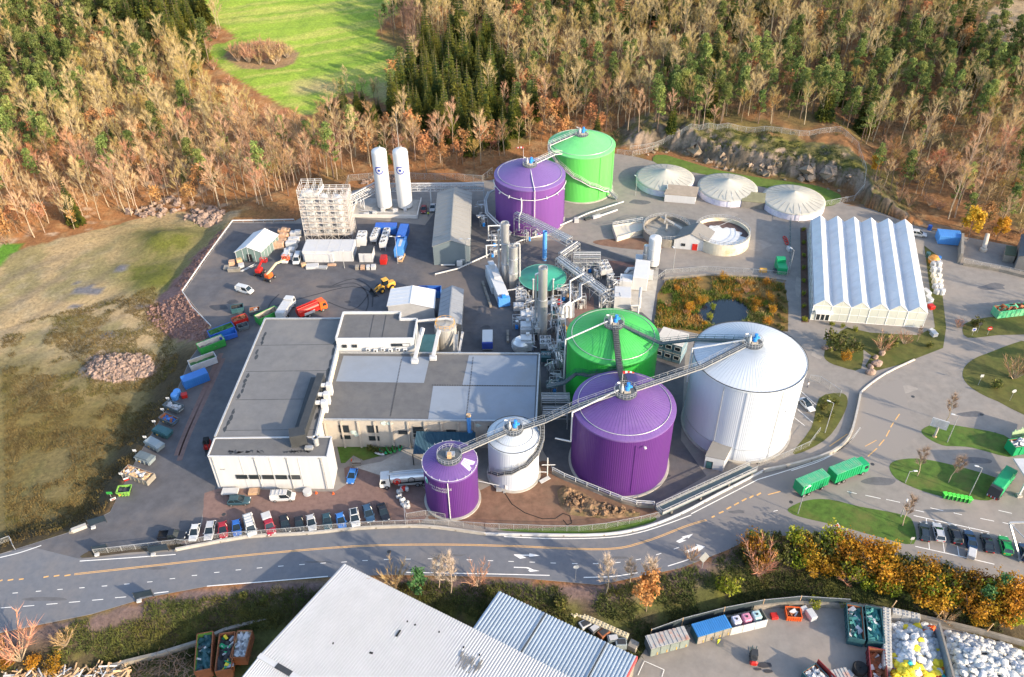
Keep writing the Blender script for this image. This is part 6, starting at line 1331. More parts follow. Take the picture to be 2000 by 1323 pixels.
for k in range(3):
    for i in range(20): a,a2=2*math.pi*i/20,2*math.pi*(i+1)/20;b.tube((2.35*math.cos(a),2.35*math.sin(a),.7+k*.6),(2.35*math.cos(a2),2.35*math.sin(a2),.7+k*.6),.1,5,caps=False)
b.build('coil',m_pipe,t)
mod('site_trailer','white container with a blue stripe standing on the open yard',zp(277,1135),zp(280,1010),2.6,2.6,m_whitem)
t=[o for o in COL.objects if o.name.startswith('site_trailer')][0];MB().box((-2.2,0,1.7),(1.4,2.66,1.9)).build('stripe',M('stripe blue',(.03,.06,.3),.5),t)
for lab,a,b_ in (('chain of concrete barriers left of the long white module',(225,440),(310,695)),('short concrete barrier behind the flat hall',(485,945),(487,1065))):
    A=Vector(G(*zp(*a)));B=Vector(G(*zp(*b_)));t=thing('concrete_barrier',lab,'barrier',A);n=max(2,int((B-A).length/2.2))
    for i in range(n): MB().bar((B-A)*(i+.04)/n+Vector((0,0,.4)),(B-A)*(i+.96)/n+Vector((0,0,.4)),.6,.8).build('block',m_concd,t)
mod('white_plant_box','tall white duct box beside the banded silo',zt(925,930),zt(958,735),4.0,4.2,m_whitem)
mod('white_plant_box','white box with four labels behind the green tank rim',zt(775,930),zt(785,850),3.4,3.0,m_whitem,(('vent',0,0,0,1.6,2.2,.15,m_wgrey),))
mod('white_plant_box','broad cream box half hidden by the green tank rim',zt(740,1130),zt(742,1010),4.4,3.8,m_white)
mod('white_plant_box','small pale box under the banded silo',zt(925,665),zt(930,610),2.4,2.2,m_wgrey)
mod('white_plant_box','pale grey box at the right of the tall duct box',zt(1025,820),zt(1030,760),2.4,1.8,m_wgrey)
pp=lambda L:[G(*zt(x,y),z) for x,y,z in L];qq=lambda L:[G(*zp(x,y),z) for x,y,z in L]
for lab,L,r in (('thick pale duct bent over beside the tall duct box',pp([(905,690,3.2),(815,690,3.2),(785,730,3.0),(785,800,.5)]),.5),
 ('pale duct dropping in front of the tall duct box',pp([(945,900,3.5),(935,1000,3),(930,1110,.4)]),.4),
 ('square loop of white pipe before the cream box',pp([(670,915,2.6),(510,935,2.6),(500,1010,2.2),(540,1045,2),(670,1045,2)]),.22),
 ('tall white pipe frame by the cream box',pp([(500,1110,.2),(500,930,3.5),(690,900,3.5)]),.2),
 ('white arch of pipe at the right behind the green tank',pp([(840,1130,.3),(840,1090,2.4),(920,1085,2.4),(915,1170,.3)]),.28),
 ('long white pipe rising through the middle of the process area',qq([(990,1300,.4),(1000,980,3),(1060,680,5),(1130,630,5.2),(1130,420,6.4),(1270,340,5.6)]),.25),
 ('pale pipe pair looping beside the white tarpaulin',qq([(1080,680,4.2),(1245,590,4),(1245,460,4.4),(1376,400,4)]),.22),
 ('second pipe of the pair looping beside the tarpaulin',qq([(1110,685,3.8),(1228,580,3.8),(1230,450,4),(1300,430,4)]),.2),
 ('white hooked pipe right of the stepped stack',qq([(870,940,1),(935,900,2.2),(940,650,4.4),(975,640,4.2),(985,690,3.6)]),.2),
 ('low looping pipe round the foot of the stepped stack',qq([(720,690,1),(740,740,1),(880,770,1),(970,740,1),(985,650,1)]),.25),
 ('white pipe along the front of the green reservoir',qq([(700,520,2.4),(980,490,2.6),(1130,450,3)]),.2),
 ('pale pipe ladder left of the stepped stack',qq([(760,1080,.6),(750,900,3),(770,830,4),(800,830,4)]),.2),
 ('white elbow pipe linking the clad stacks to the cooler',qq([(560,440,1.2),(640,450,1.6),(690,540,1.6),(730,640,1.2)]),.28),
 ('straight white pipe over the grey cooler',qq([(480,515,2.8),(650,490,2.8)]),.18),
 ('white pipes hugging the hall corner',qq([(1000,1180,2),(1080,1175,2),(1085,940,8)]),.17)): pipe('process_pipe',lab,L,r)
for lab,L in (('dark steel platform frame with cable trays beside the stepped stack',[(940,760),(1030,760),(1030,960),(940,960)]),('dark steel frame between the stepped stack and the filter cabinets',[(740,880),(800,880),(800,1040),(740,1040)]),('dark steel frame against the front green tank',[(1000,960),(1075,960),(1075,1250),(1000,1250)])):
    P=[Vector(G(*zp(*p))) for p in L];t=thing('process_platform',lab,'frame',P[0]);P=[p-P[0] for p in P]
    for p in P: MB().bar(p,p+Vector((0,0,6)),.2,.2).build('post',m_galv,t)
    for z in (2.2,4.2,6): b=MB();[b.bar(P[i]+Vector((0,0,z)),P[(i+1)%4]+Vector((0,0,z)),.16,.2) for i in range(4)];b.bar(P[0]+Vector((0,0,z)),P[2]+Vector((0,0,z)),.12,.12);b.build('beam',m_galv,t)
    b=MB();b.poly([tuple(p+Vector((0,0,2.3))) for p in P]);b.build('deck',m_dark,t)
    r_=random.Random(len(lab))
    for k in range(7): x=r_.random();y=r_.random();p=P[0].lerp(P[1],x).lerp(P[3].lerp(P[2],x),y);MB().box((p.x,p.y,2.9+r_.random()*2),(r_.uniform(.6,1.4),r_.uniform(.6,1.6),r_.uniform(.6,1.6)),0,0,.1).build('machine_box',r_.choice((m_wgrey,m_galv,m_teal,m_pipe)),t)
def unit(t,q):
    w_,d_,h_=q.uniform(1.6,2.6),q.uniform(1.4,2.2),q.uniform(2.4,4.6);b=MB()
    for x in (-w_/2,w_/2):
        for y in (-d_/2,d_/2): b.bar((x,y,0),(x,y,h_),.1,.1)
    for z in (h_*.5,h_):
        for s in (-1,1): b.bar((-w_/2,s*d_/2,z),(w_/2,s*d_/2,z),.09,.09);b.bar((s*w_/2,-d_/2,z),(s*w_/2,d_/2,z),.09,.09)
    b.build('frame',m_galv,t)
    for k in range(4): x=q.uniform(-w_/2,w_/2);y=q.uniform(-d_/2,d_/2);b=MB();b.path([(x,y,.2),(x,y,h_*.8),(q.uniform(-w_,w_),y,h_*.8),(q.uniform(-w_,w_),q.uniform(-d_,d_),h_*.7)],q.uniform(.07,.15),6);b.build('pipe',q.choice((m_pipe,m_steel,m_whitem)),t)
    b=MB();b.lathe([(.1,.3),(w_*.24,.5),(w_*.24,h_*.6),(.1,h_*.72)],12,(q.uniform(-.4,.4),0,0));b.build('vessel',q.choice((m_steel,m_wgrey)),t);MB().box((q.uniform(-.6,.6),-d_*.3,.6),(.8,.7,1.1),0,0,.08).build('pump_box',q.choice((m_wgrey,m_mblue,m_galv)),t)
q_=random.Random(31)
for x,y in ((1012,560),(1020,575),(1032,600),(1030,617),(1045,628),(1075,600),(1085,612),(1098,585),(1112,575),(1122,590),(1135,600),(1150,560),(1140,540),(1128,525),(1150,530),(1165,545),(1180,600),(1200,600),(1205,565),(1190,560),(1083,645),(1092,660),(1075,690),(1085,700),(1092,720),(1075,730),(1088,745),(1080,765),(1035,680),(1010,640),(968,480),(965,500),(985,465),(1015,460),(1030,470),(1045,462),(945,440),(940,420)):
    t=thing('pipe_unit','small galvanised frame of pipes and a vessel among the process equipment','pipe unit',G(x,y),q_.choice((0,1.57))+.05,'small pipe frames of the process area');unit(t,q_)
t=thing('white_tarpaulin','white tarpaulin hung over a frame beside the pipe pair','tarpaulin',G(*zp(1105,790)));b=MB();pr=random.Random(5)
g_=[[(-1.6+i*.55+pr.uniform(-.1,.1),.5-j*.3+.25*(i%2),3.8-j*.7+pr.uniform(-.15,.15)) for j in range(6)] for i in range(7)]
for i in range(6):
    for j in range(5): b.poly([g_[i][j],g_[i][j+1],g_[i+1][j+1],g_[i+1][j]])
b.build('sheet',m_white,t,smooth=True);MB().bar((-1.7,.6,3.9),(1.8,.6,3.9),.15,.15).build('beam',m_galv,t)
for lab,p,m_,h in (('red tank lying under pipes right of the stepped stack',zp(1015,660),m_redp,1.6),('yellow vessel tucked beside the front green tank',zp(1070,950),m_yellow,2.2),('red extinguisher cabinet left of the labelled white box',zt(708,870),m_redp,2.2)):
    t=thing('coloured_vessel',lab,'vessel',G(*p));b=MB();b.lathe([(.75,.3),(.8,h*.7),(.4,h),(0,h+.1)],14);b.build('shell',m_,t);b=MB();b.lathe([(.5,0),(.5,.35)],12);b.build('base',m_dark,t)
t=thing('timber_rack','stack of timber on the floor in front of the green reservoir','timber',G(*zp(1050,580)),.1);b=MB();[b.box((0,-.6+k*.3,.3+.25*(k%2)),(4.5,.28,.3)) for k in range(5)];b.build('planks',m_wood,t);MB().box((-1.5,0,.1),(.3,1.6,.2)).build('bearer',m_dark,t)
m_stee=bpy.data.materials['galvanised steel']
def heap(name,label,p,items,cat='pile',rz=0.,z=0.):
    """loose stack of separate pieces lying together: named pieces are its parts"""
    t=thing(name,label,cat,(*G2(*p,z),z),rz)
    for nm,x,y,zz_,dx,dy,dz,m_,a in items: MB().box((x,y,zz_+dz/2),(dx,dy,dz),0,a,.06).build(nm,m_,t)
    return t
r_=random.Random(9)
m_bale=M('brown bale',(.42,.27,.18),.8,var=.25,scale=1.2,stain=(.6,.5,.42),stain_amt=.5)
n=0
for k,(px_,py_,m_,kind) in enumerate([(549+ (j%3)*7-((j//3)*4),458+(j//3)*9,m_bale,'brown') for j in range(12)]+[(574+(j%2)*9-((j//2)*4),462+(j//2)*11,m_white,'white') for j in range(10)]):
    nm='bale' if kind=='brown' else 'wrapped_pallet';t=thing(nm,'brown strapped bale stacked right of the tent' if kind=='brown' else 'white wrapped pallet between the brown bales and the plant room','bale' if kind=='brown' else 'pallet',G(px_,py_),r_.uniform(-.1,.1),'brown bales by the tent' if kind=='brown' else 'wrapped pallets by the tent')
    hh=r_.uniform(1.3,2.2);b=MB();b.box((0,0,hh/2+.12),(1.5 if kind=='brown' else 1.9,1.7,hh),0,0,.15);b.build('load',m_,t);MB().box((0,0,.06),(1.4,1.5,.12)).build('pallet',m_wood,t)
heap('material_pile','scattered building materials left of the tent',(461,522),[('crate',-1.5,1.5,0,1.6,1.6,1.2,m_bale,.2),('crate',.5,2.2,0,1.5,1.3,1.4,m_wood,.5),('block_stack',0,-2,0,3.4,1.3,1.0,m_concd,.05),('block_stack',1.5,.3,0,1.6,1.8,.8,m_wgrey,.3),('sheet_stack',-2.6,-.5,0,1.5,2,.5,m_concd,.1),('beam',3.5,-.6,.1,.25,5,.2,m_wgrey,-.7),('beam',4,-.9,.1,.25,5,.2,m_galv,-.8)])
heap('material_pile','stacked pipes and pallets in front of the white annex',(617,522),[('pipe_stack',-1,0,0,3.5,2.2,.7,m_wgrey,.1),('pipe_stack',1.8,-.5,0,3.2,1.4,.5,m_galv,-.1),('pallet',-3.6,.6,0,1.4,1.3,.9,m_wood,.4),('pallet',4.5,.8,0,2.4,.8,.5,m_bale,0)])
heap('drum_row','row of pale drums and crates below the switch house',(718,525),[('drum',-3,0,0,1,1.4,1.,m_concd,0),('drum',-1.4,0,0,1.2,1.5,.9,m_bale,0),('drum',.2,0,0,1,1.4,1.,m_wgrey,0),('drum',1.7,0,0,1.3,1.5,1.1,m_wgrey,0)])
heap('machine_pad','pumps and fittings beside the back violet tank',(1165,425),[('skid',0,0,0,3,1,.8,m_wgrey,.5),('skid',-3,-1.2,0,2,1,.6,m_dark,.5),('skid',-6.5,-2.6,0,1.4,1.2,1.4,m_wgrey,0),('beam',3,1.6,.1,7,.4,.4,m_white,.55),('beam',4,2.2,.1,7,.3,.5,m_white,.55)],'machine')
# ================================================================ fences, barriers, lamps, signs, people
m_mesh,nt,bsd,L_=_nt('wire mesh');bsd.inputs['Base Color'].default_value=(.42,.43,.43,1);bsd.inputs['Metallic'].default_value=.3;bsd.inputs['Roughness'].default_value=.5
tc=nt.nodes.new('ShaderNodeTexCoord');wv=[];ad=None
for ax in ((1,1,1.4),(1,1,-1.4)):
    mp=nt.nodes.new('ShaderNodeVectorMath');mp.operation='DOT_PRODUCT';mp.inputs[1].default_value=tuple(9*a for a in ax);L_(tc.outputs['Object'],mp.inputs[0]);fr=nt.nodes.new('ShaderNodeMath');fr.operation='FRACT';L_(mp.outputs['Value'],fr.inputs[0]);lt=nt.nodes.new('ShaderNodeMath');lt.operation='LESS_THAN';lt.inputs[1].default_value=.1;L_(fr.outputs[0],lt.inputs[0]);wv.append(lt)
mxn=nt.nodes.new('ShaderNodeMath');mxn.operation='MAXIMUM';L_(wv[0].outputs[0],mxn.inputs[0]);L_(wv[1].outputs[0],mxn.inputs[1]);L_(mxn.outputs[0],bsd.inputs['Alpha'])
def fence(label,pts,h=1.8,post=2.6,name='wire_fence',mesh=True,rail=True,ter=False,mat=None,pr=.042,cat='fence'):
    P=pts if ter else [G(*p) for p in pts]
    o=Vector(P[0]);t=thing(name,label,cat,o);Q=[Vector(p)-o for p in P]
    b=MB();r=MB();m_=MB()
    for a,q in zip(Q[:-1],Q[1:]):
        n=max(1,int(round((q-a).length/post)))
        for i in range(n):
            p=a.lerp(q,i/n);p2=a.lerp(q,(i+1)/n)
            if ter: p.z=hz1(p.x+o.x,p.y+o.y)-o.z;p2.z=hz1(p2.x+o.x,p2.y+o.y)-o.z
            b.bar(p,p+Vector((0,0,h)),pr*2,pr*2)
            r.bar(p+Vector((0,0,h)),p2+Vector((0,0,h)),pr*1.7,pr*1.7)
            m_.add([tuple(p+Vector((0,0,.05))),tuple(p2+Vector((0,0,.05))),tuple(p2+Vector((0,0,h))),tuple(p+Vector((0,0,h)))],[(0,1,2,3)])
    b.bar(Q[-1],Q[-1]+Vector((0,0,h)),pr*2,pr*2)
    b.build('posts',mat or m_galv,t)['kind']='stuff'
    if rail: r.build('top_rail',mat or m_galv,t)
    if mesh: m_.build('mesh_panel',m_mesh,t)
    return t
z6b=z6;zb=lambda x,y:(1060+x/4.545,870+y/4.545)
FL_=[(185,1083),(345,1064),(365,1066),(440,1052),(560,1043),(700,1031),(820,1026),(905,1030),(947,1033)]
fence('wire fence along the car park edge above the road',FL_[1:],1.7)
fence('short wire fence on the grass spit at the road fork',FL_[:2],1.5)
fence('wire fence along the red soil between small purple tank and footbridge',[(947,1033),zb(0,760),zb(320,765),zb(560,740),zb(870,680),zb(1035,640)],1.7)
fence('gated wire enclosure in front of the lettered purple tank',[(793,1030),(790,1000),(795,1014),(832,1008),(870,1015)],1.7)
def barrier(label,pts,h=.8,w=.4,m=None,name='concrete_barrier',z=0.,smooth=3,seg=4.0):
    P=cr([G2(*p,z) for p in pts],smooth);o=Vector((*P[0],z));t=thing(name,label,'barrier',o);b=MB();acc=0;last=P[0];k=0
    for a,q in zip(P[:-1],P[1:]): b.bar((a[0]-o.x,a[1]-o.y,h/2),(q[0]-o.x,q[1]-o.y,h/2),w,h)
    b.build('beam',m or m_conc,t)
    for p in P[::2]: MB().box((p[0]-o.x,p[1]-o.y,h*.3),(.9*w+.1,.9*w+.1,h*.6)).build('foot',m_concd,t)
    return t
barrier('long low concrete kerb wall between the car park and the road',[(344,1076),(480,1051),(600,1044),(700,1034),(800,1030),(860,1033),(947,1045)],.7,.35)
barrier('pale guardrail along the road below the red soil',[(947,1045),(1060,1047),(1180,1046),(1260,1032),(1330,1005),(1400,968),(1490,922)],.6,.25,m_white,'guardrail')
barrier('curving concrete barrier beside the bend below the white tank',[(1490,922),(1560,907),(1625,885),(1658,855),(1672,810),(1680,770)],.8,.45)
barrier('raised kerb along the road up to the greenhouse lane',[(1680,770),(1692,757),(1730,730),(1786,703)],.25,.35,M('kerb stone',(.55,.5,.45),.8))
def guardrail(label,pts,ter=False,m=None,h=.75):
    P=[G(*p) for p in pts];o=Vector(P[0]);t=thing('guardrail',label,'guardrail',o);b=MB();r=MB()
    for a,q in zip(P[:-1],P[1:]):
        a=Vector(a)-o;q=Vector(q)-o;r.bar(a+Vector((0,0,h)),q+Vector((0,0,h)),.12,.4);n=max(1,int((q-a).length/3))
        for i in range(n): p=a.lerp(q,i/n);b.bar(p,p+Vector((0,0,h)),.14,.14)
    r.build('rail',m or m_whitem,t);b.build('posts',m_galv,t)['kind']='stuff';return t
guardrail('white guardrail along the top of the rubble bank',[(575,433),(455,435),(400,510),(357,573),(376,603),(413,641)])
guardrail('white guardrail curving past the grey warehouse toward the pipe bridge',[(850,540),(895,529),(956,501),(1018,474),(1068,461)])
guardrail('white guardrail in front of the two back tanks',[(1075,452),(1100,442),(1150,420),(1218,398)])
# footbridge / ramp beside the road
A=[Vector(G(*zb(x,y),1.2)) for x,y in ((1000,560),(1060,615),(1900,225),(1835,180))]
t=thing('footbridge','steel footbridge with railings along the road below the white tank','footbridge',A[0]);o=A[0].copy();Q=[p-o for p in A]
b=MB();b.add([tuple(q) for q in Q]+[tuple(q-Vector((0,0,.3))) for q in Q],[(0,1,2,3),(7,6,5,4),(0,4,5,1),(1,5,6,2),(2,6,7,3),(3,7,4,0)]);b.build('deck',M('blue grey deck',(.09,.13,.145),.7,var=.12),t)
for i,j in ((0,3),(1,2),(0,1)):
    b=MB();railing(b,[Q[i],Q[j]],1.3,.06,1.9);b.bar(Q[i]+Vector((0,0,.4)),Q[j]+Vector((0,0,.4)),.08,.7);b.build('railing',m_galv,t)
for f in (.1,.4,.7,.95):
    for i,j in ((0,3),(1,2)): p=Q[i].lerp(Q[j],f);MB().bar((p.x,p.y,-1.2),(p.x,p.y,-.2),.35,.35).build('leg',m_concd,t)
p=[G2(*zb(x,y)) for x,y in ((85,250),(190,305),(700,510),(830,545),(985,555))]
t=thing('handrail','pale handrail along the rocky edge below the front purple tank','handrail',(*p[0],.6));b=MB();railing(b,[(q[0]-p[0][0],q[1]-p[0][1],.2) for q in p],1.1,.07,2.5);b.build('rail',m_whitem,t);b=MB();b.wall([(q[0]-p[0][0],q[1]-p[0][1]) for q in p],-.6,.2,.35);b.build('coping',m_concd,t)
fence('curved wire fence round the parking beside the white tank',[(1580,745),(1600,748),(1640,775)],2.0)
fence('low fence with a stone base along the lane below the white tank',[(1480,912),(1530,895),(1580,872),(1600,845)],1.6)
fence('tall wire fence on the rim of the rock face',[T(*p)  for p in ((1230,296),(1296,282),(1330,264),(1400,254),(1440,256),(1560,266),(1600,262),(1640,258),(1675,290),(1690,340),(1686,372),(1640,398),(1605,405))],2.0,3.,ter=True)
fence('wire fence behind the gas tanks at the foot of the wood',[T(*p) for p in ((672,388),(682,355),(760,348),(830,352),(890,352),(942,356),(962,340))],2.4,3.,ter=True)
fence('wire fence beside the back green tank',[T(*p) for p in ((1205,302),(1235,306),(1262,300),(1285,292))],2.,3.,ter=True)
fence('wire fence with white rails above the pond',[(1283,548),(1300,535),(1380,529),(1470,534),(1536,541),(1541,520)],1.5,2.4)
fence('steel mesh screen between the settling tank yard and the greenhouse lane',[(1541,520),(1543,415)],2.0,2.2,mat=m_teal)
fence('wire fence on the low wall before the barn',[(1880,516),(1950,529),(2010,543)],1.8,2.5)
fence('crash fence at the road fork on the left edge',[(-10,1068),(22,1056),(30,1074)],1.4,3)
c=[(1296,545),(1380,538),(1470,541),(1535,549)];barrier('pale stone kerb along the pond side of the settling tank yard',c,.5,.7,m_concd,'stone_wall')
# lamps
def lamp(label,base,h,top=None,arms=1,rz=0.,name='street_lamp'):
    t=thing(name,label,'street lamp',G(*base),rz);b=MB();b.tube((0,0,0),(0,0,h),.11,8,.06);b.build('pole',m_galv,t)
    for s in ((1,) if arms==1 else (1,-1)):
        b=MB();b.tube((0,0,h-.1),(s*.9,0,h+.15),.05,6);b.build('arm',m_galv,t);MB().box((s*1.15,0,h+.18),(.8,.35,.14),0,0,.05).build('lamp_head',m_whitem,t)
    return t
lamp('twin armed lamp post among the blue containers',(777,515),9.,arms=2);lamp('twin armed lamp post at the front corner of the grey warehouse',(911,520),9.,arms=2)
lamp('lamp post on the road below the green lorry trailer',(1558,1004),7.4,rz=.6);lamp('lamp post on the grass island with the notice board',(1850,864),7.9,rz=2.8);lamp('lamp post on the grass island with two birches',(1893,968),8.2,rz=2.8)
lamp('lamp post on the bank below the white tank',(1611,846),9.0,rz=2.6);lamp('lamp post between the violet tank and the leftmost dome',(1241,382),6.5,rz=2.);lamp('lamp post in front of the small gabled house',(1314,530),7.2,rz=2.)
lamp('lamp post by the green compactor at the corner of the greenhouse lane',(1541,533),7.5,rz=2.2);lamp('short lamp post at the front of the white plant room',(673,524),5.0,rz=1.5)
lamp('thin lamp post at the near end of the middle grass island',(1768,943),3.4);lamp('short leaning post beside the birch on the long grass island',(1759,1009),3.6,rz=1)
# signs
t=thing('notice_board','large grey notice board on a stout post on the grass island','sign',G(1825,853),-.5);MB().tube((0,0,0),(0,0,3),.25,8).build('post',m_conc,t);b=MB();b.box((0,0,3.9),(3.4,.2,2.4));b.build('panel',m_wgrey,t)
b=MB();[b.box((0,-.12,4.7-k*.32),(2.6-(k%3)*.3,.03,.1)) for k in range(6)];b.build('lettering',m_steel,t);MB().lathe([(.5,0),(.3,.4)],10).build('footing',m_wood,t)
def roadsign(label,p,shape,col,h=2.6,s=.5,col2=None):
    t=thing('road_sign',label,'sign',G(*p));MB().tube((0,0,0),(0,0,h),.045,6).build('post',m_galv,t);n={'round':16,'tri':3,'sq':4}[shape];b=MB();f=lambda r,y:[(r*math.cos(2*math.pi*i/n+(math.pi/2 if n==3 else math.pi/4 if n==4 else 0)),y,h+r*math.sin(2*math.pi*i/n+(math.pi/2 if n==3 else math.pi/4 if n==4 else 0))) for i in range(n)]
    b.add(f(s,-.06)+f(s,-.02),[tuple(range(n))]+[(i,n+i,n+(i+1)%n,(i+1)%n) for i in range(n)]+[tuple(range(2*n-1,n-1,-1))],0);b.build('panel',col,t)
    if col2:
        b=MB()
        if shape=='round': b.box((0,-.09,h),(s*1.3,.02,s*.35))
        else: b.poly(f(s*.6,-.08))
        b.build('symbol',col2,t)
    return t
roadsign('red no entry sign on the verge before the green containers',(1928,655),'round',m_redp,2.2,.62,m_white);roadsign('white square sign with a blue symbol on the verge before the green containers',(1898,656),'sq',m_white,2.,.7,m_emb);roadsign('small dark round sign left of the no entry sign',(1908,650),'round',m_dark,2.8,.5)
roadsign('white triangular sign below the long grass island',(1627,1048),'tri',m_white,3.4,.8,m_redp);roadsign('small red round sign below the long grass island',(1631,1050),'round',m_redp,2.0,.4);roadsign('blue square sign below the long grass island',(1615,1048),'sq',m_bluel,2.4,.5,m_white);roadsign('small grey sign on a bent post below the long grass island',(1640,1052),'round',m_galv,2.8,.3)
roadsign('pale square sign on the right grass bank',(1910,753),'sq',m_wgrey,3,.55);roadsign('pale blue round sign on the right grass bank',(1972,783),'round',m_wgrey,3,.5)
roadsign('white square sign at the corner of the parking row',(1778,1062),'sq',m_wgrey,1.6,.5)
roadsign('pale round traffic sign left of the leafless poplars, seen from behind',(857,1126),'round',m_wgrey,3.8,.55);roadsign('pale round traffic sign by the right turn arrow, seen from behind',(1124,1132),'round',m_wgrey,3.8,.55)
t=thing('road_sign_board','large pale diamond sign board seen from behind at the bend','sign',G(1371,1110),.2);MB().tube((0,0,0),(0,0,2.4),.08,6).build('post',m_galv,t);b=MB();b.add([(0,-.05,1.6),(1.0,-.05,3.3),(0,-.05,4.9),(-1.0,-.05,3.3),(0,.05,1.6),(1.,.05,3.3),(0,.05,4.9),(-1.,.05,3.3)],[(0,1,2,3),(7,6,5,4),(0,4,5,1),(1,5,6,2),(2,6,7,3),(3,7,4,0)]);b.build('panel',m_galv,t)
m_navyb=M('navy board',(.012,.022,.035),.5,var=.2)
# bus stop style advertising boards
for lab,p,q in (('dark framed board at the left tip of the grass spit',(185,1082),(213,1076)),('dark framed board at the right end of the grass spit',(293,1082),(330,1076)),('dark framed board beside the lower edge of the road',(266,1172),(300,1165)),('dark framed board at the edge of the brown field',(176,1030),(209,1020))):
    c,rz,l=place(p,q);t=thing('advert_board',lab,'board',c,rz);MB().box((0,0,1.3),(l,.2,1.5)).build('panel',m_navyb,t);b=MB();[b.bar((s*l/2,0,0),(s*l/2,0,2.2),.15,.15) for s in (-1,1)];b.build('post',m_dark,t)
    MB().box((-l*.3,-.5,.2),(.8,.6,.4)).build('foot_block',m_wgrey,t)
barrier('single pale concrete block at the edge of the brown field',[(141,1040),(170,1029)],.8,.8,None,'concrete_block',0.,1)
# people
m_skin=M('skin',(.5,.3,.2),.6);m_hiv=M('high visibility yellow',(.55,.6,.03),.6);m_navy=M('navy cloth',(.03,.04,.08),.8);m_pale=M('pale cloth',(.5,.52,.55),.8);m_hair=M('hair',(.06,.04,.03),.8)
def person(label,p,rz,top,leg,z=0.,arm=.15,stride=.18,held=None):
    t=thing('person',label,'person',(*G2(*p,z),z),rz)
    V=[(0,0,.95),(0,0,1.2),(0,0,1.42),(0,.0,1.52),(0,.02,1.66)];E=[(0,1),(1,2),(2,3),(3,4)];R=[.15,.16,.17,.06,.105]
    def ch(a,pts,rs):
        for q,r in zip(pts,rs): V.append(q);R.append(r);E.append((a,len(V)-1));a=len(V)-1
    for s in (-1,1):
        ch(2,[(s*.2,0,1.42),(s*.27,s*arm*.5,1.15),(s*.26,.12+s*arm,.92),(s*.26,.16+s*arm,.84)],[.07,.055,.042,.04])
        ch(0,[(s*.1,0,.9),(s*.11,s*stride*.5+.03,.5),(s*.11,s*stride,.08),(s*.11,s*stride+.16,.04)],[.1,.07,.05,.04])
    me=bpy.data.meshes.new('body');me.from_pydata(V,E,[]);o=bpy.data.objects.new('body',me);COL.objects.link(o);o.parent=t;KIDS.setdefault(t.name,[]).append(o)
    md=o.modifiers.new('s','SKIN');
    for i,r in enumerate(R): me.skin_vertices[0].data[i].radius=(r,r)
    me.skin_vertices[0].data[0].use_root=True
    o.modifiers.new('u','SUBSURF').levels=1;o.modifiers['u'].render_levels=1
    dg=bpy.context.evaluated_depsgraph_get();nm=bpy.data.meshes.new_from_object(o.evaluated_get(dg));o.modifiers.clear();o.data=nm
    for m_ in (top,leg,m_skin): nm.materials.append(m_)
    for f in nm.polygons:
        c=f.center;f.material_index=1 if c.z<.93 and abs(c.x)<.2 else 2 if c.z>1.5 or (abs(c.x)>.2 and c.z<.9) else 0;f.use_smooth=True
    MB().ball((0,-.01,1.71),.108,10,6).build('hair',m_hair,t)
    b=MB();b.ball((0,.12,1.64),.02,6,4);[b.ball((s*.035,.105,1.67),.014,6,4,1) for s in (-1,1)];b.build('face',[m_skin,m_black],t);return t
person('person in dark trousers and a pale top by the fence beside the white tank',(1577,757),.6,m_pale,m_navy)
person('person in a yellow vest walking between the dark red car and the warehouse',(837,423),2.8,m_hiv,m_navy)
person('person in yellow working clothes at the blue shipping container',(1402,1258),.3,m_hiv,m_hiv,-3.1,.05,.05)
# seats of small furniture near the lawn
t=thing('picnic_table','dark timber picnic table at the edge of the small lawn','table',G(697,906));MB().box((0,0,.74),(2,.8,.06)).build('tabletop',m_concd,t);[MB().box((0,s*.75,.45),(2,.3,.06)).build('bench',m_concd,t) for s in (-1,1)];b=MB();[b.bar((x,-.7,0),(x,.7,0.74),.08,.08) for x in (-.8,.8)];b.build('leg',m_dark,t)
for k,(x,y,c_,lab) in enumerate(((741,888,m_white,'white'),(748,884,m_tgreen,'dark green'),(760,882,m_green,'bright green'),(770,879,m_green,'light green'),(782,876,m_tgreen,'teal green'))):
    t=thing('fabric_rowboat' if 0 else 'planter_boat','%s boat shaped planter lying by the small lawn'%lab,'planter',G(x,y),1.2-.3*k);b=MB();b.lathe([(0,-1.4),(.35,-.9),(.45,0),(.35,.9),(0,1.4)],10);b.v=[(p[0],p[2],p[1]*.8+.4) for p in b.v];b.build('hull',c_,t);MB().box((0,0,.72),(.4,1.4,.1)).build('soil',m_soil,t)
for x,y in ((687,900),(618,964),(651,965)):
    t=thing('traffic_cone','orange traffic cone '+{687:'by the bright blue car',618:'left of two on the white block pavement',651:'right of two on the white block pavement'}[x],'cone',G(x,y));MB().lathe([(.16,.05),(.03,.7),(0,.7)],10).build('cone',m_orange,t);MB().box((0,0,.03),(.45,.45,.06)).build('base',m_orange,t)
t=thing('pallet','wooden pallet stack against the white block','pallet',G(497,962),.05);MB().box((0,0,.3),(2.2,1.6,.5)).build('boards',m_wood,t);[MB().box((0,-.5+.35*k,.58),(2.2,.2,.05)).build('slat',m_bale,t) for k in range(4)]
t=thing('cable_reel','pale round cable reel on the white block pavement','reel',G(601,964));MB().lathe([(0,0),(.9,0),(.9,.15),(.4,.2),(.4,.7),(.9,.75),(.9,.9),(0,.9)],18).build('drum',m_wgrey,t)
m_tr=[m_wgrey,m_white,m_trash]
t=thing('bag_heap','heap of white big bags at the end of the tanker lorry','bags',G(790,975))
for k in range(12): b=MB();b.box((r_.uniform(-1.6,1.6),r_.uniform(-2.6,2.4),.5+.3*(k%2)),(r_.uniform(.7,1.3),r_.uniform(.7,1.2),r_.uniform(.6,1.1)),0,r_.uniform(0,1.5),.28);b.build('bag',m_redp if k==7 else m_white if k%3 else m_wgrey,t)
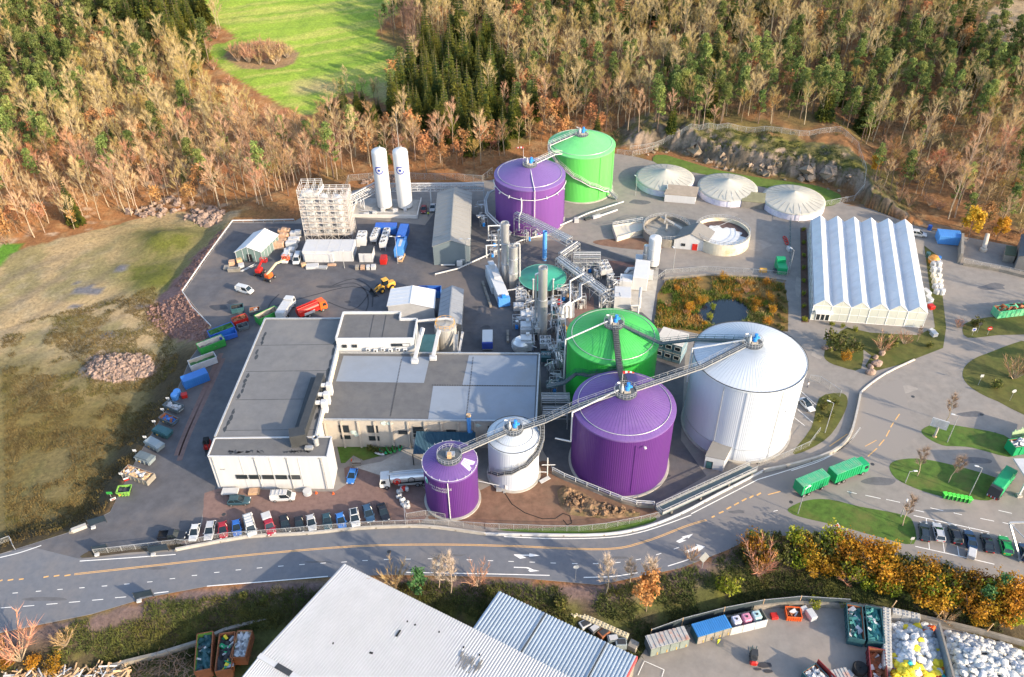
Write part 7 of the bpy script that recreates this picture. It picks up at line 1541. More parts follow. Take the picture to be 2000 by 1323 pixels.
# wheelie bins
for k in range(7):
    p=zr(700+36*k,605+7*k);t=thing('wheelie_bin','lime green wheelie bin in the row at the kerb of the birch island','bin',G(*p),.05,'wheelie bins at the kerb');b=MB();b.add([(-.28,-.3,.1),(.28,-.3,.1),(.28,.3,.1),(-.28,.3,.1),(-.36,-.4,1.3),(.36,-.4,1.3),(.36,.4,1.3),(-.36,.4,1.3)],[(0,1,5,4),(1,2,6,5),(2,3,7,6),(3,0,4,7)]);b.build('body',m_green,t);MB().box((0,0,1.36),(.95,1.0,.14),0,0,.05).build('lid',M('lime lid',(.08,.6,.06),.4) if 'lime lid' not in bpy.data.materials else bpy.data.materials['lime lid'],t)
# right hand side things
tub('green ribbed container with a rusty lid of slats on the verge',zq(1700,955) if 0 else (1940,618),(1992,612),2.6,2.4,m_tgreenr,m_rust,[m_rust,m_tgreenr],ch=1.7,fill=10)
tub('green ribbed container cut by the right edge above the verge',(1998,612),(2050,606),2.6,2.4,m_tgreen,m_tgreen,[m_tgreen])
tub('green container full of white bags with a raised lid',(1968,884),(2040,872),2.6,2.6,m_tgreen,m_rust,[m_white,m_wgrey],ch=1.6,fill=14)
t=thing('container_lid','raised pale green lid leaning on the bag container','lid',G(1972,860));b=MB();b.bar((0,0,1.2),(9,1.6,3.6),.15,2.8);[b.bar((.2+1.5*k,.04+.27*k,.6+.4*k),(.2+1.5*k,.04+.27*k,3.2+.4*k),.2,.12) for k in range(6)];b.build('panel',M('pale green lid',(.3,.42,.26),.6,var=.15,stain=(.35,.2,.1),stain_amt=.4),t)
t=thing('weighbridge_canopy','pale flat canopy on a white post at the right edge','canopy',G(1984,966));b=MB();b.box((6,2,5.2),(12,6,.35));b.build('roof',m_wgrey,t);MB().bar((.3,-.5,0),(.3,-.5,5.1),.3,.3).build('post',m_whitem,t);MB().box((.3,-.5,.3),(1,1,.6)).build('footing',m_conc,t)
t=thing('gantry_frame','pale steel gantry frame at the right edge of the parking row','gantry',G(1993,1095));b=MB();b.bar((0,0,0),(-1.5,5,5),.3,.3);b.bar((-1.5,5,5),(6,5,5),.3,.3);b.bar((0,0,0),(0,0,5),.2,.2);b.bar((0,0,5),(-1.5,5,5),.15,.15);b.build('frame',m_galv,t);MB().box((0,0,.15),(.8,.8,.3)).build('footing',m_conc,t)
# blue storage container by the wall, bags
t,L,w=closedbox('shipping_container','light blue corrugated container behind the greenhouse',(1828,470),(1872,474),4.2,2.6,m_bluel)
m_cot=M('cream woven bag',(.62,.57,.46),.8,var=.15)
k=0
for x,y in ((1822,520),(1832,521),(1822,531),(1832,532),(1823,542),(1832,543),(1825,553),(1834,553),(1826,563),(1834,563),(1829,573),(1838,574)):
    t=thing('big_bag','white woven big bag in the double row right of the greenhouse','bag',G(x,y),r_.uniform(0,1),'big bags beside the greenhouse');b=MB();hh=r_.uniform(1.3,1.7);b.box((0,0,hh/2),(1.5,1.5,hh),0,0,.3);b.build('sack',m_white if y<535 or y>558 else m_cot,t);b=MB();[b.bar((sx*.6,-.5,hh),(sx*.6,.5,hh+.15),.1,.06) for sx in (-1,1)];b.build('strap',m_wgrey,t)
t=thing('round_hopper','orange brown round hopper at the head of the big bag row','hopper',G(1822,513));MB().lathe([(1.3,0),(1.5,1.2),(1.0,2.1),(0,2.3)],16).build('shell',M('orange brown',(.5,.23,.05),.6,var=.2),t);MB().lathe([(1.6,1.2),(1.65,1.35),(1.4,1.45)],16).build('rim',m_wood,t)
for x,y,lab in ((1811,502,'teal drum beside the orange brown hopper'),(1832,510,'dark blue drum beside the orange brown hopper'),(1815,449,'bright blue drum behind the white estate')): t=thing('drum',lab,'drum',G(x,y));MB().lathe([(.6,0),(.6,1.5),(0,1.5)],14).build('shell',m_blue if 'blue' in lab else m_teal,t);MB().lathe([(.62,.7),(.66,.75),(.62,.8)],14).build('hoop',m_dark,t)
for x,y,lab in ((1811,575,'white bundle under the right flank of the greenhouse'),(1815,588,'pale crate under the right flank of the greenhouse'),(1818,602,'red crate under the right flank of the greenhouse'),(1823,655,'grey slab stack at the front right corner of the greenhouse')): heap('garden_crate',lab,(x,y),[('crate',0,0,0,1.4,1.6,1,m_redp if 'red' in lab else m_wgrey,.2),('crate',.2,1.6,0,1.2,1.2,.6,m_wgrey if 'grey' in lab else m_white,.5)],'crate')
# green compactor and red pipes by the lane
t=thing('waste_compactor','dark green compactor machine in the corner of the settling tank yard','compactor',G(1524,528),1.5);b=MB();b.box((0,0,1.2),(5,2.6,2.2),0,0,.1);b.build('body',m_tgreen,t);b=MB();b.box((1.6,0,2.7),(1.8,2.6,.9),0,0,.1);b.build('hopper',m_tgreen,t);b=MB();b.tube((2.6,-1,2.2),(2.6,1,2.2),.6,10);b.build('drum',m_dark,t)
t=thing('hose_heap','heap of red hose and sacks along the mesh screen','hose',G(1537,478),1.5);b=MB()
for i in range(30): a=i*.5;b.tube((1.2*math.cos(a)+i*.12,.5*math.sin(a),.3),(1.2*math.cos(a+.5)+(i+1)*.12,.5*math.sin(a+.5),.3),.14,6)
b.build('hose',m_redp,t);MB().box((-3,0,.5),(1.8,1.2,1),0,.2,.2).build('sack',m_wgrey,t)
heap('machine_pad','ochre drum and dark box by the green compactor',(1490,531),[('drum',0,0,0,2,1,1,m_yellow,0),('crate',4,-.2,0,2.4,1.2,.9,m_dark,0)],'drum')
tub('open blue container behind the white fabric hall',(818,578),(862,578),2.6,2.4,m_blue,m_blue,None)
t=thing('pipe_stand','white cross shaped pipe stand on the red soil beside the small white tank','pipe stand',G(1069,930));MB().tube((0,0,0),(0,0,5.5),.12,8).build('pole',m_whitem,t);b=MB();b.path([(-8,.5,1.2),(0,0,1.2)],.1,6);b.path([(-1.2,0,3.4),(1.6,0,3.4)],.1,6);b.build('pipe',m_whitem,t);MB().box((-.6,-1.4,.4),(2.4,.9,.15),0,.6).build('tray',m_wgrey,t)
t=thing('pump_unit','small pump on a grey frame between the two small tanks','pump',G(975,955));MB().box((0,0,.4),(1.2,2.2,.2)).build('frame',m_galv,t);MB().lathe([(.3,.5),(.45,.9),(.3,1.6),(0,1.7)],12,(1.4,-.4,0)).build('pump_body',m_wgrey,t);b=MB();b.path([(0,0,1),(-3.2,.8,1.2),(-6,1.6,1.2)],.1,6);b.build('pipe',m_whitem,t)
t=thing('hose','black hose snaking over the red soil toward the road fence','hose',G(985,962));L=[Vector(G(x,y,.06)) for x,y in ((985,962),(1000,985),(1025,1002),(1060,1014),(1085,1013),(1100,1003),(1113,1008),(1117,1022),(1108,1026),(1100,1016))];b=MB();b.path([q-L[0] for q in L],.09,6);b.build('tube',m_black,t);MB().box((0,0,.15),(.5,.5,.3)).build('coupling',m_galv,t)
# boulders along the lane
m_bld=m_pink
def rockmesh(r,seed,mat,name='boulder',n=10,k=7):
    q=random.Random(seed);b=MB();b.ball((0,0,r*.35),r,n,k,0,.75);sx,sy=q.uniform(.8,1.3),q.uniform(.7,1.1)
    b.v=[(x*sx*(1+.25*(vnoise(x*1.3/r+seed,y*1.3/r+z)-.5)*2),y*sy*(1+.3*(vnoise(x/r+seed+9,z/r+y)-.5)*2),z*(1+.3*(vnoise(x/r+y+seed,z/r)-.5)*2)) for x,y,z in b.v];return b.build(name,mat)
for k,(x,y) in enumerate(((1611,681),(1699,718),(1712,712),(1709,700),(1722,693),(1700,730))):
    o=rockmesh(.75+.15*(k%3),k,m_bld);o.location=G(x,y);setp(o,'pale boulder on the verge below the greenhouse','boulder','boulders below the greenhouse')
m_brock=M('brown broken rock',(.2,.125,.075),.95,var=.45,scale=.8,stain=(.1,.075,.04),stain_amt=.8,bump=.6)
# loose rubble (uncountable)
def rubble(name,label_,reg,n,mat,rmin,rmax,seed=1,ter=True):
    b=MB();q=random.Random(seed);xs0=[p[0] for p in reg];ys0=[p[1] for p in reg];k=0
    while k<n:
        x,y=q.uniform(min(xs0),max(xs0)),q.uniform(min(ys0),max(ys0))
        if not inside(np.array([x]),np.array([y]),reg)[0]: continue
        p=T(x,y) if ter is True else (*G2(x,y,ter),ter);r=rmin+(rmax*1.5-rmin)*q.random()**2.2;b.at((p[0],p[1],p[2]+r*.15),q.uniform(0,6),q.uniform(-.5,.5),q.uniform(-.5,.5));i0=len(b.v);b.ball((0,0,0),r*.72,5,4,0,.8);b.v[i0:]=[(a_+q.uniform(-.26,.26)*r,b_+q.uniform(-.26,.26)*r,c_+q.uniform(-.2,.2)*r) for a_,b_,c_ in b.v[i0:]];b.T=None;k+=1
    return setp(b.build(name,mat),kind='stuff')
rubble('rubble_heap','',[(165,725),(180,703),(225,692),(285,695),(300,715),(295,735),(230,748),(185,740)],950,m_pink,.2,.75,3)
rubble('rubble_bank','',[(357,575),(412,642),(398,668),(330,658),(286,622),(292,598)],900,m_redrock,.14,.5,4)
rubble('rubble_bank','',[(448,440),(357,570),(340,560),(380,505),(430,450)],420,m_redrock,.12,.42,5)
rubble('rock_scree','',[(360,430),(370,412),(420,408),(440,420),(435,432),(400,445)],130,m_pink,.4,1.6,6)
rubble('rock_scree','',[(700,352),(800,340),(820,350),(700,362)],60,m_pink,.4,1.0,7);rubble('rock_scree','',[(230,420),(330,385),(380,400),(300,430)],60,m_pink,.5,1.4,8)
rubble('rock_scree','',[(1100,985),(1095,955),(1150,975),(1210,992),(1240,995),(1240,1003),(1150,1008)],120,m_brock,.2,.7,9,.75)
rubble('rock_scree','',[(1255,312),(1300,300),(1400,330),(1500,352),(1590,362),(1650,385),(1664,400),(1680,380),(1660,345),(1560,325),(1400,300),(1300,275)],45,M('cliff rock',(.25,.19,.145),.95,var=.45,scale=.5,stain=(.12,.11,.05),stain_amt=.8,stain_scale=.3,bump=.8),.7,2.6,11)
# ================================================================ vegetation
m_barkp=M('pale bark',(.34,.265,.19),.9,var=.2,scale=2,rnd=.15);m_barkd=M('brown bark',(.17,.12,.085),.9,var=.25,scale=2,rnd=.15)
m_twigb=M('brown bare twigs',(.38,.235,.115),.85,var=.3,scale=.4,rnd=.3);m_twigo=M('russet bare twigs',(.36,.19,.075),.85,var=.3,scale=.4,rnd=.3);m_twig=M('bare twigs',(.47,.32,.185),.85,var=.25,scale=.4,rnd=.22);m_twigd=M('dark bare twigs',(.19,.12,.09),.85,var=.25,scale=.4,rnd=.25)
m_spr=leafmat('spruce needles',(.022,.045,.012),(.13,.13,.018),.25,.2,.45);m_pin=leafmat('pine needles',(.095,.15,.04),(.26,.30,.09),.3,.4,.4)  # yellow second tone of the spruce puts sunlit tips into the colour
m_aut=leafmat('copper leaves',(.36,.16,.06),(.45,.25,.11),.25,.3,.5);m_gold=leafmat('golden leaves',(.30,.135,.012),(.42,.24,.02),.3,.3,.45);m_oliv=leafmat('olive leaves',(.06,.08,.018),(.17,.16,.035),.3,.25,.5);m_ygr=leafmat('yellow green leaves',(.14,.19,.015),(.3,.3,.025),.2,.3,.5)
def rv(q): 
    while True:
        v=Vector((q.uniform(-1,1),q.uniform(-1,1),q.uniform(-1,1)))
        if .05<v.length<1: return v
def twigtri(b,p,d,L,w,q):
    d=d.normalized();s=d.cross(rv(q)).normalized()*w/2;b.add([tuple(p-s),tuple(p+s),tuple(p+d*L)],[(0,1,2)])
def leaf(b,p,s,q):
    a=rv(q).normalized();c=a.cross(rv(q)).normalized();s*=q.uniform(.6,1.3);b.add([tuple(p-a*s*.5-c*s*.25),tuple(p+a*s*.1-c*s*.5),tuple(p+a*s*.6),tuple(p+c*s*.45)],[(0,1,2,3)])
def skeleton(q,H,spread=1.,low=.38,nl=11,nb=5):
    """trunk and limbs; returns builder and branch tips"""
    b=MB();pts=[Vector((0,0,-.4))];x=Vector((0,0,0))
    for i in range(1,5): x=x+Vector((q.uniform(-.35,.35),q.uniform(-.35,.35),0));pts.append(Vector((x.x,x.y,H*.9*i/4)))
    r0=H*.0085+.04
    for i in range(4): b.tube(pts[i],pts[i+1],r0*(1-i*.22),5,r0*(1-(i+1)*.22)+.01,caps=False)
    tips=[]
    for k in range(nl):
        f=low+(1-low)*(k+.5)/nl*.95;i=min(3,int(f*4));p=pts[i].lerp(pts[i+1],f*4-i)
        a=k*2.4+q.uniform(-.5,.5);L=H*(.3*(1.05-f)+.08)*spread*q.uniform(.7,1.25);d=Vector((math.cos(a),math.sin(a),q.uniform(.9,2.0))).normalized()
        e=p+d*L;b.tube(p,e,r0*.24,4,.015,caps=False)
        for j in range(nb):
            g=.3+.7*(j+.5)/nb;pp=p.lerp(e,g);d2=(d+rv(q)*.75+Vector((0,0,.25))).normalized();L2=L*q.uniform(.3,.55);ee=pp+d2*L2;b.tube(pp,ee,.028,3,.01,caps=False);tips.append((pp,ee,d2))
        tips.append((p.lerp(e,.7),e,d))
    tips.append((pts[3],pts[4],Vector((0,0,1))))
    return b,tips
def bare(seed,H=19,dense=15,spread=1.,name='bare_tree',bark=None,tw=None,low=.38,tww=.042):
    q=random.Random(seed);b,tips=skeleton(q,H,spread,low);t=thing(name,'x','tree');b.build('trunk',bark or m_barkp,t);c=MB()
    for p,e,d in tips:
        for k in range(dense): f=q.uniform(.25,1.05);twigtri(c,p.lerp(e,f),d+rv(q)*.8+Vector((0,0,.45)),q.uniform(.7,1.9),tww,q)
    c.build('crown',tw or m_twig,t);return t
def leafy(seed,H,mat,n=16,ls=.5,spread=1.1,name='autumn_tree',low=.25,rad=1.2):
    q=random.Random(seed);b,tips=skeleton(q,H,spread,low,8,3);t=thing(name,'x','tree');b.build('trunk',m_barkd,t);c=MB()
    for p,e,d in tips:
        if q.random()<.12: continue
        for k in range(n): leaf(c,e+rv(q)*rad*q.uniform(.5,1.2),ls,q)
    c.build('crown',mat,t);return t
def spruce(seed,H=20,name='spruce_tree'):
    q=random.Random(seed);t=thing(name,'x','tree');b=MB();b.tube((0,0,-.4),(0,0,H*.97),H*.011+.04,6,.03);b.build('trunk',m_barkd,t);c=MB();nl=int(H*1.0)
    for k in range(nl):
        f=k/nl;z=H*(.07+.93*f);R=H*.2*(1-f)**.9+.12;nb=max(5,int(11*(1-f)+4))
        for j in range(nb):
            a=2*math.pi*(j+q.random()*.8)/nb+k;L=R*q.uniform(.7,1.2);dr=-.28*L+.12*f*L;u=Vector((math.cos(a),math.sin(a),0));s=Vector((-u.y,u.x,0));p=Vector((0,0,z));m_=p+u*L*.55+Vector((0,0,dr*.35));e=p+u*L+Vector((0,0,dr));w=.2*L+.12
            c.add([tuple(p),tuple(m_+s*w),tuple(e),tuple(m_-s*w)],[(0,1,2,3)])
            for g in (-1,1): h=m_+s*w*g*.5;c.add([tuple(p.lerp(m_,.5)),tuple(h+s*g*w*.9+u*L*.2-Vector((0,0,.25*L))),tuple(h+u*L*.25)],[(0,1,2)])
    twigtri(c,Vector((0,0,H*.94)),Vector((0,0,1)),H*.07,.25,q);c.build('crown',m_spr,t);return t
def pine(seed,H=18,name='pine_tree',mat=None):
    q=random.Random(seed);t=thing(name,'x','tree');b=MB();bx,by=q.uniform(-.8,.8),q.uniform(-.8,.8);b.tube((0,0,-.4),(bx*.4,by*.4,H*.55),H*.012+.05,6,.16);b.tube((bx*.4,by*.4,H*.55),(bx,by,H*.95),.16,5,.04);c=MB()
    for k in range(26):
        f=q.random()**.8;z=H*(.36+.62*f);R=H*.19*(1-f*.9)*q.uniform(.35,1.1);a=k*2.4+q.uniform(-.4,.4);e=Vector((bx*z/H+R*math.cos(a),by*z/H+R*math.sin(a),z));b.tube((bx*z/H,by*z/H,z-R*.3),e,.07,3,.03,caps=False);rr=H*.056*q.uniform(.7,1.25)
        for j in range(40): v=rv(q);v.z*=.6;leaf(c,e+v*rr*1.3,.46,q)
    b.build('trunk',m_barkd,t);c.build('crown',mat or m_pin,t);return t
def shrub(seed,H,mat,n=260,ls=.34,name='shrub',tw=True,wide=.62,kind='shrub'):
    q=random.Random(seed);t=thing(name,'x',kind);b=MB();c=MB();ends=[]
    for k in range(11):
        a=k*2.4;e=Vector((math.cos(a)*H*wide*q.uniform(.3,1.),math.sin(a)*H*wide*q.uniform(.3,1.),H*q.uniform(.5,1.)));b.tube((0,0,-.2),e,.05,4,.02,caps=False);ends.append(e)
        if tw:
            for j in range(9): p=Vector((0,0,0)).lerp(e,q.uniform(.4,1));twigtri(b,p,e.normalized()+rv(q)*.9,q.uniform(.5,1.2)*H*.25,.06,q)
    b.build('stem',m_barkd if mat is not m_twig else m_twig,t)
    for k in range(n): e=q.choice(ends);leaf(c,e*q.uniform(.55,1.)+rv(q)*H*.24,ls,q)
    c.build('foliage',mat,t);return t
def twiggy(seed,H,name='shrub',mat=None,wide=.7,kind='shrub'):
    q=random.Random(seed);t=thing(name,'x',kind);b=MB();c=MB()
    for k in range(16):
        a=k*2.4;e=Vector((math.cos(a)*H*wide*q.uniform(.2,1.),math.sin(a)*H*wide*q.uniform(.2,1.),H*q.uniform(.55,1.)));b.tube((0,0,-.2),e,.07,4,.02,caps=False)
        for j in range(24): p=Vector((0,0,0)).lerp(e,q.uniform(.35,1));twigtri(c,p,e.normalized()+rv(q)*.8,q.uniform(.15,.34)*H,.07,q)
    b.build('stem',m_barkp,t);c.build('foliage',mat or m_twigb,t);return t
PROTO=dict(bare=[bare(i,h,d,s) for i,h,d,s in ((1,16,15,1.),(2,18,15,.85),(3,13,15,1.2),(4,17,15,.9))]+[bare(i,h,15,s,tw=m,bark=k) for i,h,s,m,k in ((5,15,1.05,m_twigb,m_barkp),(6,18,.8,m_twigb,m_barkd),(7,12,1.2,m_twigo,m_barkd),(8,16,.95,m_twigb,m_barkp))],
 dark=[bare(i,h,13,s,tw=m_twigd,bark=m_barkd) for i,h,s in ((11,17,1.1),(12,15,1.2))],
 spruce=[spruce(i,h) for i,h in ((21,20),(22,17),(23,22),(24,14))],pine=[pine(i,h) for i,h in ((31,15),(32,17),(33,13),(34,16))],
 autumn=[leafy(i,h,m_aut) for i,h in ((41,12),(42,14),(43,10))],
 gold=[shrub(i,h,m_gold,760,.36) for i,h in ((51,4.6),(52,5.2),(53,3.8))],olive=[shrub(i,h,m_oliv,330,.42) for i,h in ((61,3.6),(62,2.6))],tan=[twiggy(i,h) for i,h in ((71,4.6),(72,3.4))],mead=[])
used=set()
def plant(kind,p,label,group=None,sc_=1.,rz=None,idx=None):
    L=PROTO[kind];i=RNG.integers(len(L)) if idx is None else idx;k=(kind,int(i));o=L[int(i)]
    rz=float(RNG.uniform(0,6.28)) if rz is None else rz
    if k not in used:
        used.add(k);o.location=p;o.rotation_euler=(0,0,rz);o.scale=(sc_,)*3;o['label']=label
        if group:o['group']=group
        return o
    o=dup(o,p,rz,label,None,sc_)
    if group:o['group']=group
    elif 'group' in o: del o['group']
    return o
CLIFFZ=[(1225,305),(1290,272),(1440,246),(1645,250),(1700,300),(1700,410),(1640,392),(1500,362),(1400,340)]
SPR1=[(812,95),(960,85),(1000,200),(1012,290),(940,300),(780,272),(628,252),(626,212),(700,205),(765,225),(815,165)]
SPR2=[(120,30),(260,10),(400,30),(412,110),(380,150),(300,105),(200,65)]
DARKB=[(735,68),(815,58),(822,160),(765,110)]
gx,gy=np.meshgrid(np.arange(-345,345,4.35),np.arange(120,500,4.35));gx=(gx+RNG.uniform(-2.2,2.2,gx.shape)).ravel();gy=(gy+RNG.uniform(-2.2,2.2,gy.shape)).ravel()
gz=hzg(gx,gy);ppx,ppy=PX(gx,gy,gz)
ok=inside(gx,gy,HILL)&(dist(gx,gy,EDGE)>2.5)&(ppx>-90)&(ppx<2090)&(ppy>-45)&~inside(ppx,ppy+4,MEADOW)&~inside(ppx,ppy,CLIFFZ)&~(((ppx-1985)/60)**2+((ppy-45)/45)**2<1)&~inside(ppx,ppy,[(1640,398),(1700,392),(1810,420),(1890,452),(1870,470),(1700,412)])
ok&=~((ppx>960)&(RNG.random(len(gx))<.15))
ok&=~(inside(ppx,ppy,[(665,300),(960,300),(960,350),(665,352)])&(RNG.random(len(gx))<.3))
TR={}
LAB={'bare':{'l':'pale leafless tree in the wood on the left hillside','m':'pale leafless tree in the strip of wood behind the gas tanks and violet tank','r':'pale leafless tree on the wooded slope at the upper right','f':'pale leafless tree on the slope right of the rock face'},
'dark':{'c':'dark brown leafless tree in the thicket jutting into the meadow'},
'spruce':{'s':'dark spruce in the stand right of the green meadow','t':'dark spruce in the stand at the top left of the meadow','o':'dark spruce scattered among bare trees on the right slope'},
'pine':{'l':'green pine among the bare trees on the left hillside','r':'green pine on the wooded slope above the rock face and greenhouse'},
'autumn':{'m':'copper leaved tree in the strip of wood behind the tanks','l':'copper leaved tree on the left hillside','r':'copper leaved tree on the right hand slope'}}
for i in np.nonzero(ok)[0]:
    X,Y,Z,a,b_=gx[i],gy[i],gz[i],ppx[i],ppy[i];u=RNG.random();k=None
    if inside(np.array([a]),np.array([b_]),SPR1)[0]: k=('spruce','s') if u<.62 else ('bare','m') if u<.68 else None
    elif inside(np.array([a]),np.array([b_]),SPR2)[0]: k=('spruce','t') if u<.8 else ('pine','l')
    elif inside(np.array([a]),np.array([b_]),DARKB)[0]: k=('dark','c')
    elif a<720 and b_<430 and a<700-(b_-300)*0:
        pf=.62 if (a<150 and b_<340) else .28 if a<330 and b_<200 else .12
        k=('pine','l') if u<pf else ('autumn','l') if u<pf+.05 else ('bare','l')
    elif b_>235 and a<1240: k=('autumn','m') if u<.4 else ('spruce','s') if u<.44 else ('bare','m')
    elif a<1690 or b_<250:
        if b_<120: pf=.3
        elif a<1280: pf=.2
        else: pf=.5 if b_>130 else .3
        if a>1700 and b_>110: pf=.68
        k=('pine','r') if u<pf else ('autumn','r') if u<pf+.06 else ('spruce','o') if u<pf+.1 else ('bare','r')
        if k[0]=='bare' and a<1000: k=('bare','m')
    else: k=('bare','f') if u<.5 else ('autumn','r') if u<.6 else ('tan','f') if u<.8 else ('olive','f') if u<.9 else ('pine','r')
    if k and b_>60 and inside(np.array([a,a]),np.array([b_-45,b_-80]),MEADOW).any() and a<640: k=None if u<.72 else ('tan','m')
    if k is None: continue
    sm=.55 if b_>30 and 600<a<770 and inside(np.array([a,a-12]),np.array([b_-48,b_-75]),MEADOW).any() else 1.
    TR.setdefault(k[0],[]).append((Y+abs(X)*.3,X,Y,Z,k[1],sm))
LAB['tan']={'m':'tan twiggy bush at the lower edge of the green meadow','f':'tan twiggy bush on the slope right of the rock face'};LAB['olive']={'f':'olive bush on the slope right of the rock face'}
REST={}
for kind,L in TR.items():
    L.sort();lim={'bare':285,'pine':290,'spruce':260,'autumn':180}.get(kind,60)
    for n_,(d_,X,Y,Z,rg,sm) in enumerate(L):
        s_=float(RNG.uniform(.6,1.2))*sm
        if n_<lim: plant(kind,(X,Y,Z),LAB[kind][rg],LAB[kind][rg].replace(' tree ',' trees ',1),s_)
        else: REST.setdefault(kind,[]).append((X,Y,Z,s_))
def joined(name,protos,places,mats_from=True):
    V=[];F=[];MI=[];off=0;mats=[];data=[]
    for o in protos:
        for c in kids(o):
            m_=c.data;n=len(m_.vertices);v=np.empty(n*3,np.float32);m_.vertices.foreach_get('co',v);m_.calc_loop_triangles();t=np.empty(len(m_.loop_triangles)*3,np.int32);m_.loop_triangles.foreach_get('vertices',t);mt=m_.materials[0]
            if mt not in mats:mats.append(mt)
            data.append((o.name,v.reshape(-1,3),t.reshape(-1,3),mats.index(mt)))
    for k,(X,Y,Z,s_) in enumerate(places):
        o=protos[k%len(protos)];a=RNG.uniform(0,6.28);ca,sa=math.cos(a),math.sin(a)
        for nm,v,t,mi in data:
            if nm!=o.name: continue
            w=v*s_;V.append(np.stack([w[:,0]*ca-w[:,1]*sa+X,w[:,0]*sa+w[:,1]*ca+Y,w[:,2]+Z],1));F.append(t+off);MI.append(np.full(len(t),mi,np.int32));off+=len(v)
    V=np.concatenate(V).astype(np.float32);F=np.concatenate(F).astype(np.int32);MI=np.concatenate(MI)
    me=bpy.data.meshes.new(name);me.vertices.add(len(V));me.vertices.foreach_set('co',V.ravel());me.loops.add(F.size);me.loops.foreach_set('vertex_index',F.ravel());me.polygons.add(len(F));me.polygons.foreach_set('loop_start',np.arange(0,F.size,3,dtype=np.int32));me.polygons.foreach_set('loop_total',np.full(len(F),3,np.int32))
    for m_ in mats: me.materials.append(m_)
    me.polygons.foreach_set('material_index',MI);me.update();o=bpy.data.objects.new(name,me);COL.objects.link(o);return setp(o,kind='stuff')
for kind,L in REST.items(): joined({'bare':'distant_bare_wood','pine':'distant_pine_wood','spruce':'distant_spruce_wood','autumn':'distant_copper_wood'}.get(kind,'distant_brush'),PROTO[kind],L)
# undergrowth: uncountable twigs and weeds
def tufts(name,n,reg,mat,hmin,hmax,w=.07,blades=7,seed=1,test=None,lean=.6,hole=None):
    q=np.random.default_rng(seed);P=np.array(reg);x=q.uniform(P[:,0].min(),P[:,0].max(),n*3);y=q.uniform(P[:,1].min(),P[:,1].max(),n*3);k=inside(x,y,reg)
    if hole is not None: k&=~inside(x,y,hole)
    x,y=x[k][:n],y[k][:n];keep=fbm(x/6,y/6,seed)>.42;x,y=x[keep],y[keep];z=hzg(x,y);m=len(x)
    b=np.repeat(np.stack([x,y,z-.05],1),blades,0);nn=len(b);b[:,:2]+=q.normal(0,.35,(nn,2));h=q.uniform(hmin,hmax,nn);a=q.uniform(0,6.28,nn);d=np.stack([np.cos(a)*w,np.sin(a)*w,np.zeros(nn)],1);t=b+np.stack([q.normal(0,lean,nn)*h,q.normal(0,lean,nn)*h,h],1)
    V=np.stack([b-d,b+d,t],1).reshape(-1,3).astype(np.float32);me=bpy.data.meshes.new(name);me.vertices.add(len(V));me.vertices.foreach_set('co',V.ravel());me.loops.add(nn*3);me.loops.foreach_set('vertex_index',np.arange(nn*3,dtype=np.int32));me.polygons.add(nn);me.polygons.foreach_set('loop_start',np.arange(0,nn*3,3,dtype=np.int32));me.polygons.foreach_set('loop_total',np.full(nn,3,np.int32));me.materials.append(mat);me.update();o=bpy.data.objects.new(name,me);COL.objects.link(o);return setp(o,kind='stuff')
m_brush=M('dry brush',(.26,.16,.085),.95,var=.4,scale=.2);m_weed=M('brown weeds',(.12,.085,.03),.95,var=.45,scale=.15,stain=(.1,.1,.025),stain_amt=.8,stain_scale=.1);m_weedg=M('green weeds',(.06,.075,.018),.95,var=.45,scale=.15,stain=(.13,.11,.02),stain_amt=.7,stain_scale=.12)
wp=lambda L:[T(*p)[:2] for p in L]
tufts('forest_undergrowth',16000,wp([(-10,470),(230,415),(560,415),(690,345),(960,330),(1200,285),(1300,240),(1700,250),(1700,400),(2000,480),(2000,60),(820,20),(820,200),(600,240),(400,150),(0,40)]),m_brush,.3,1.6,.06,8,2)
tufts('field_weeds',15000,wp([(5,640),(300,560),(350,700),(330,780),(262,890),(205,1000),(140,1030),(5,1070)]),m_weed,.15,.5,.09,6,3)
tufts('bank_weeds',11000,wp([(5,1250),(290,1178),(640,1142),(760,1138),(1000,1142),(1170,1155),(1330,1120),(1470,1062),(1640,1075),(1990,1165),(1990,1240),(1640,1172),(1300,1230),(1230,1300),(900,1200),(650,1200),(480,1240),(350,1300),(5,1310)]),m_weedg,.2,.9,.09,7,4)
tufts('cliff_weeds',1500,wp([(1240,290),(1300,275),(1440,255),(1640,262),(1680,350),(1640,345),(1500,310),(1350,300)]),m_weedg,.2,.7,.1,7,5)
# single plants
def put(kind,px_,label,s_=1.,group=None,idx=None,rz=None): return plant(kind,T(*px_),label,group,s_,rz,idx)
m_twigm=M('birch twigs',(.3,.22,.165),.85,var=.2);PROTO['birch']=[bare(i,h,16,.62,'birch_tree',m_barkp,m_twigm,.32,.035) for i,h in ((81,9.5),(82,8.6))]
for p,lab in (((1847,824),'leafless birch behind the large notice board'),((1791,931),'leafless birch at the left of the middle grass island'),((1852,944),'leafless birch at the middle of the birch island'),((1763,1028),'leafless birch at the right tip of the long grass island')): put('birch',p,lab,1.)
PROTO['poplar']=[bare(i,h,16,.8,'poplar_tree',m_barkp,M('pale poplar twigs',(.46,.37,.29),.85,var=.15) if i==91 else bpy.data.materials['pale poplar twigs'],.22,.06) for i,h in ((91,11),(92,9))]
for p,lab,s_ in (((880,1160),'tall pale leafless poplar between the tan bush and its smaller neighbour',1.),((857,1150),'smaller pale leafless poplar left of the tall one',.85),((1183,1160),'pale leafless poplar alone left of the copper tree',.95),((1262,1150),'pale leafless poplar rising behind the copper tree',1.05),((1230,1140),'slim pale poplar left behind the copper tree',.8)): put('poplar',p,lab,s_)
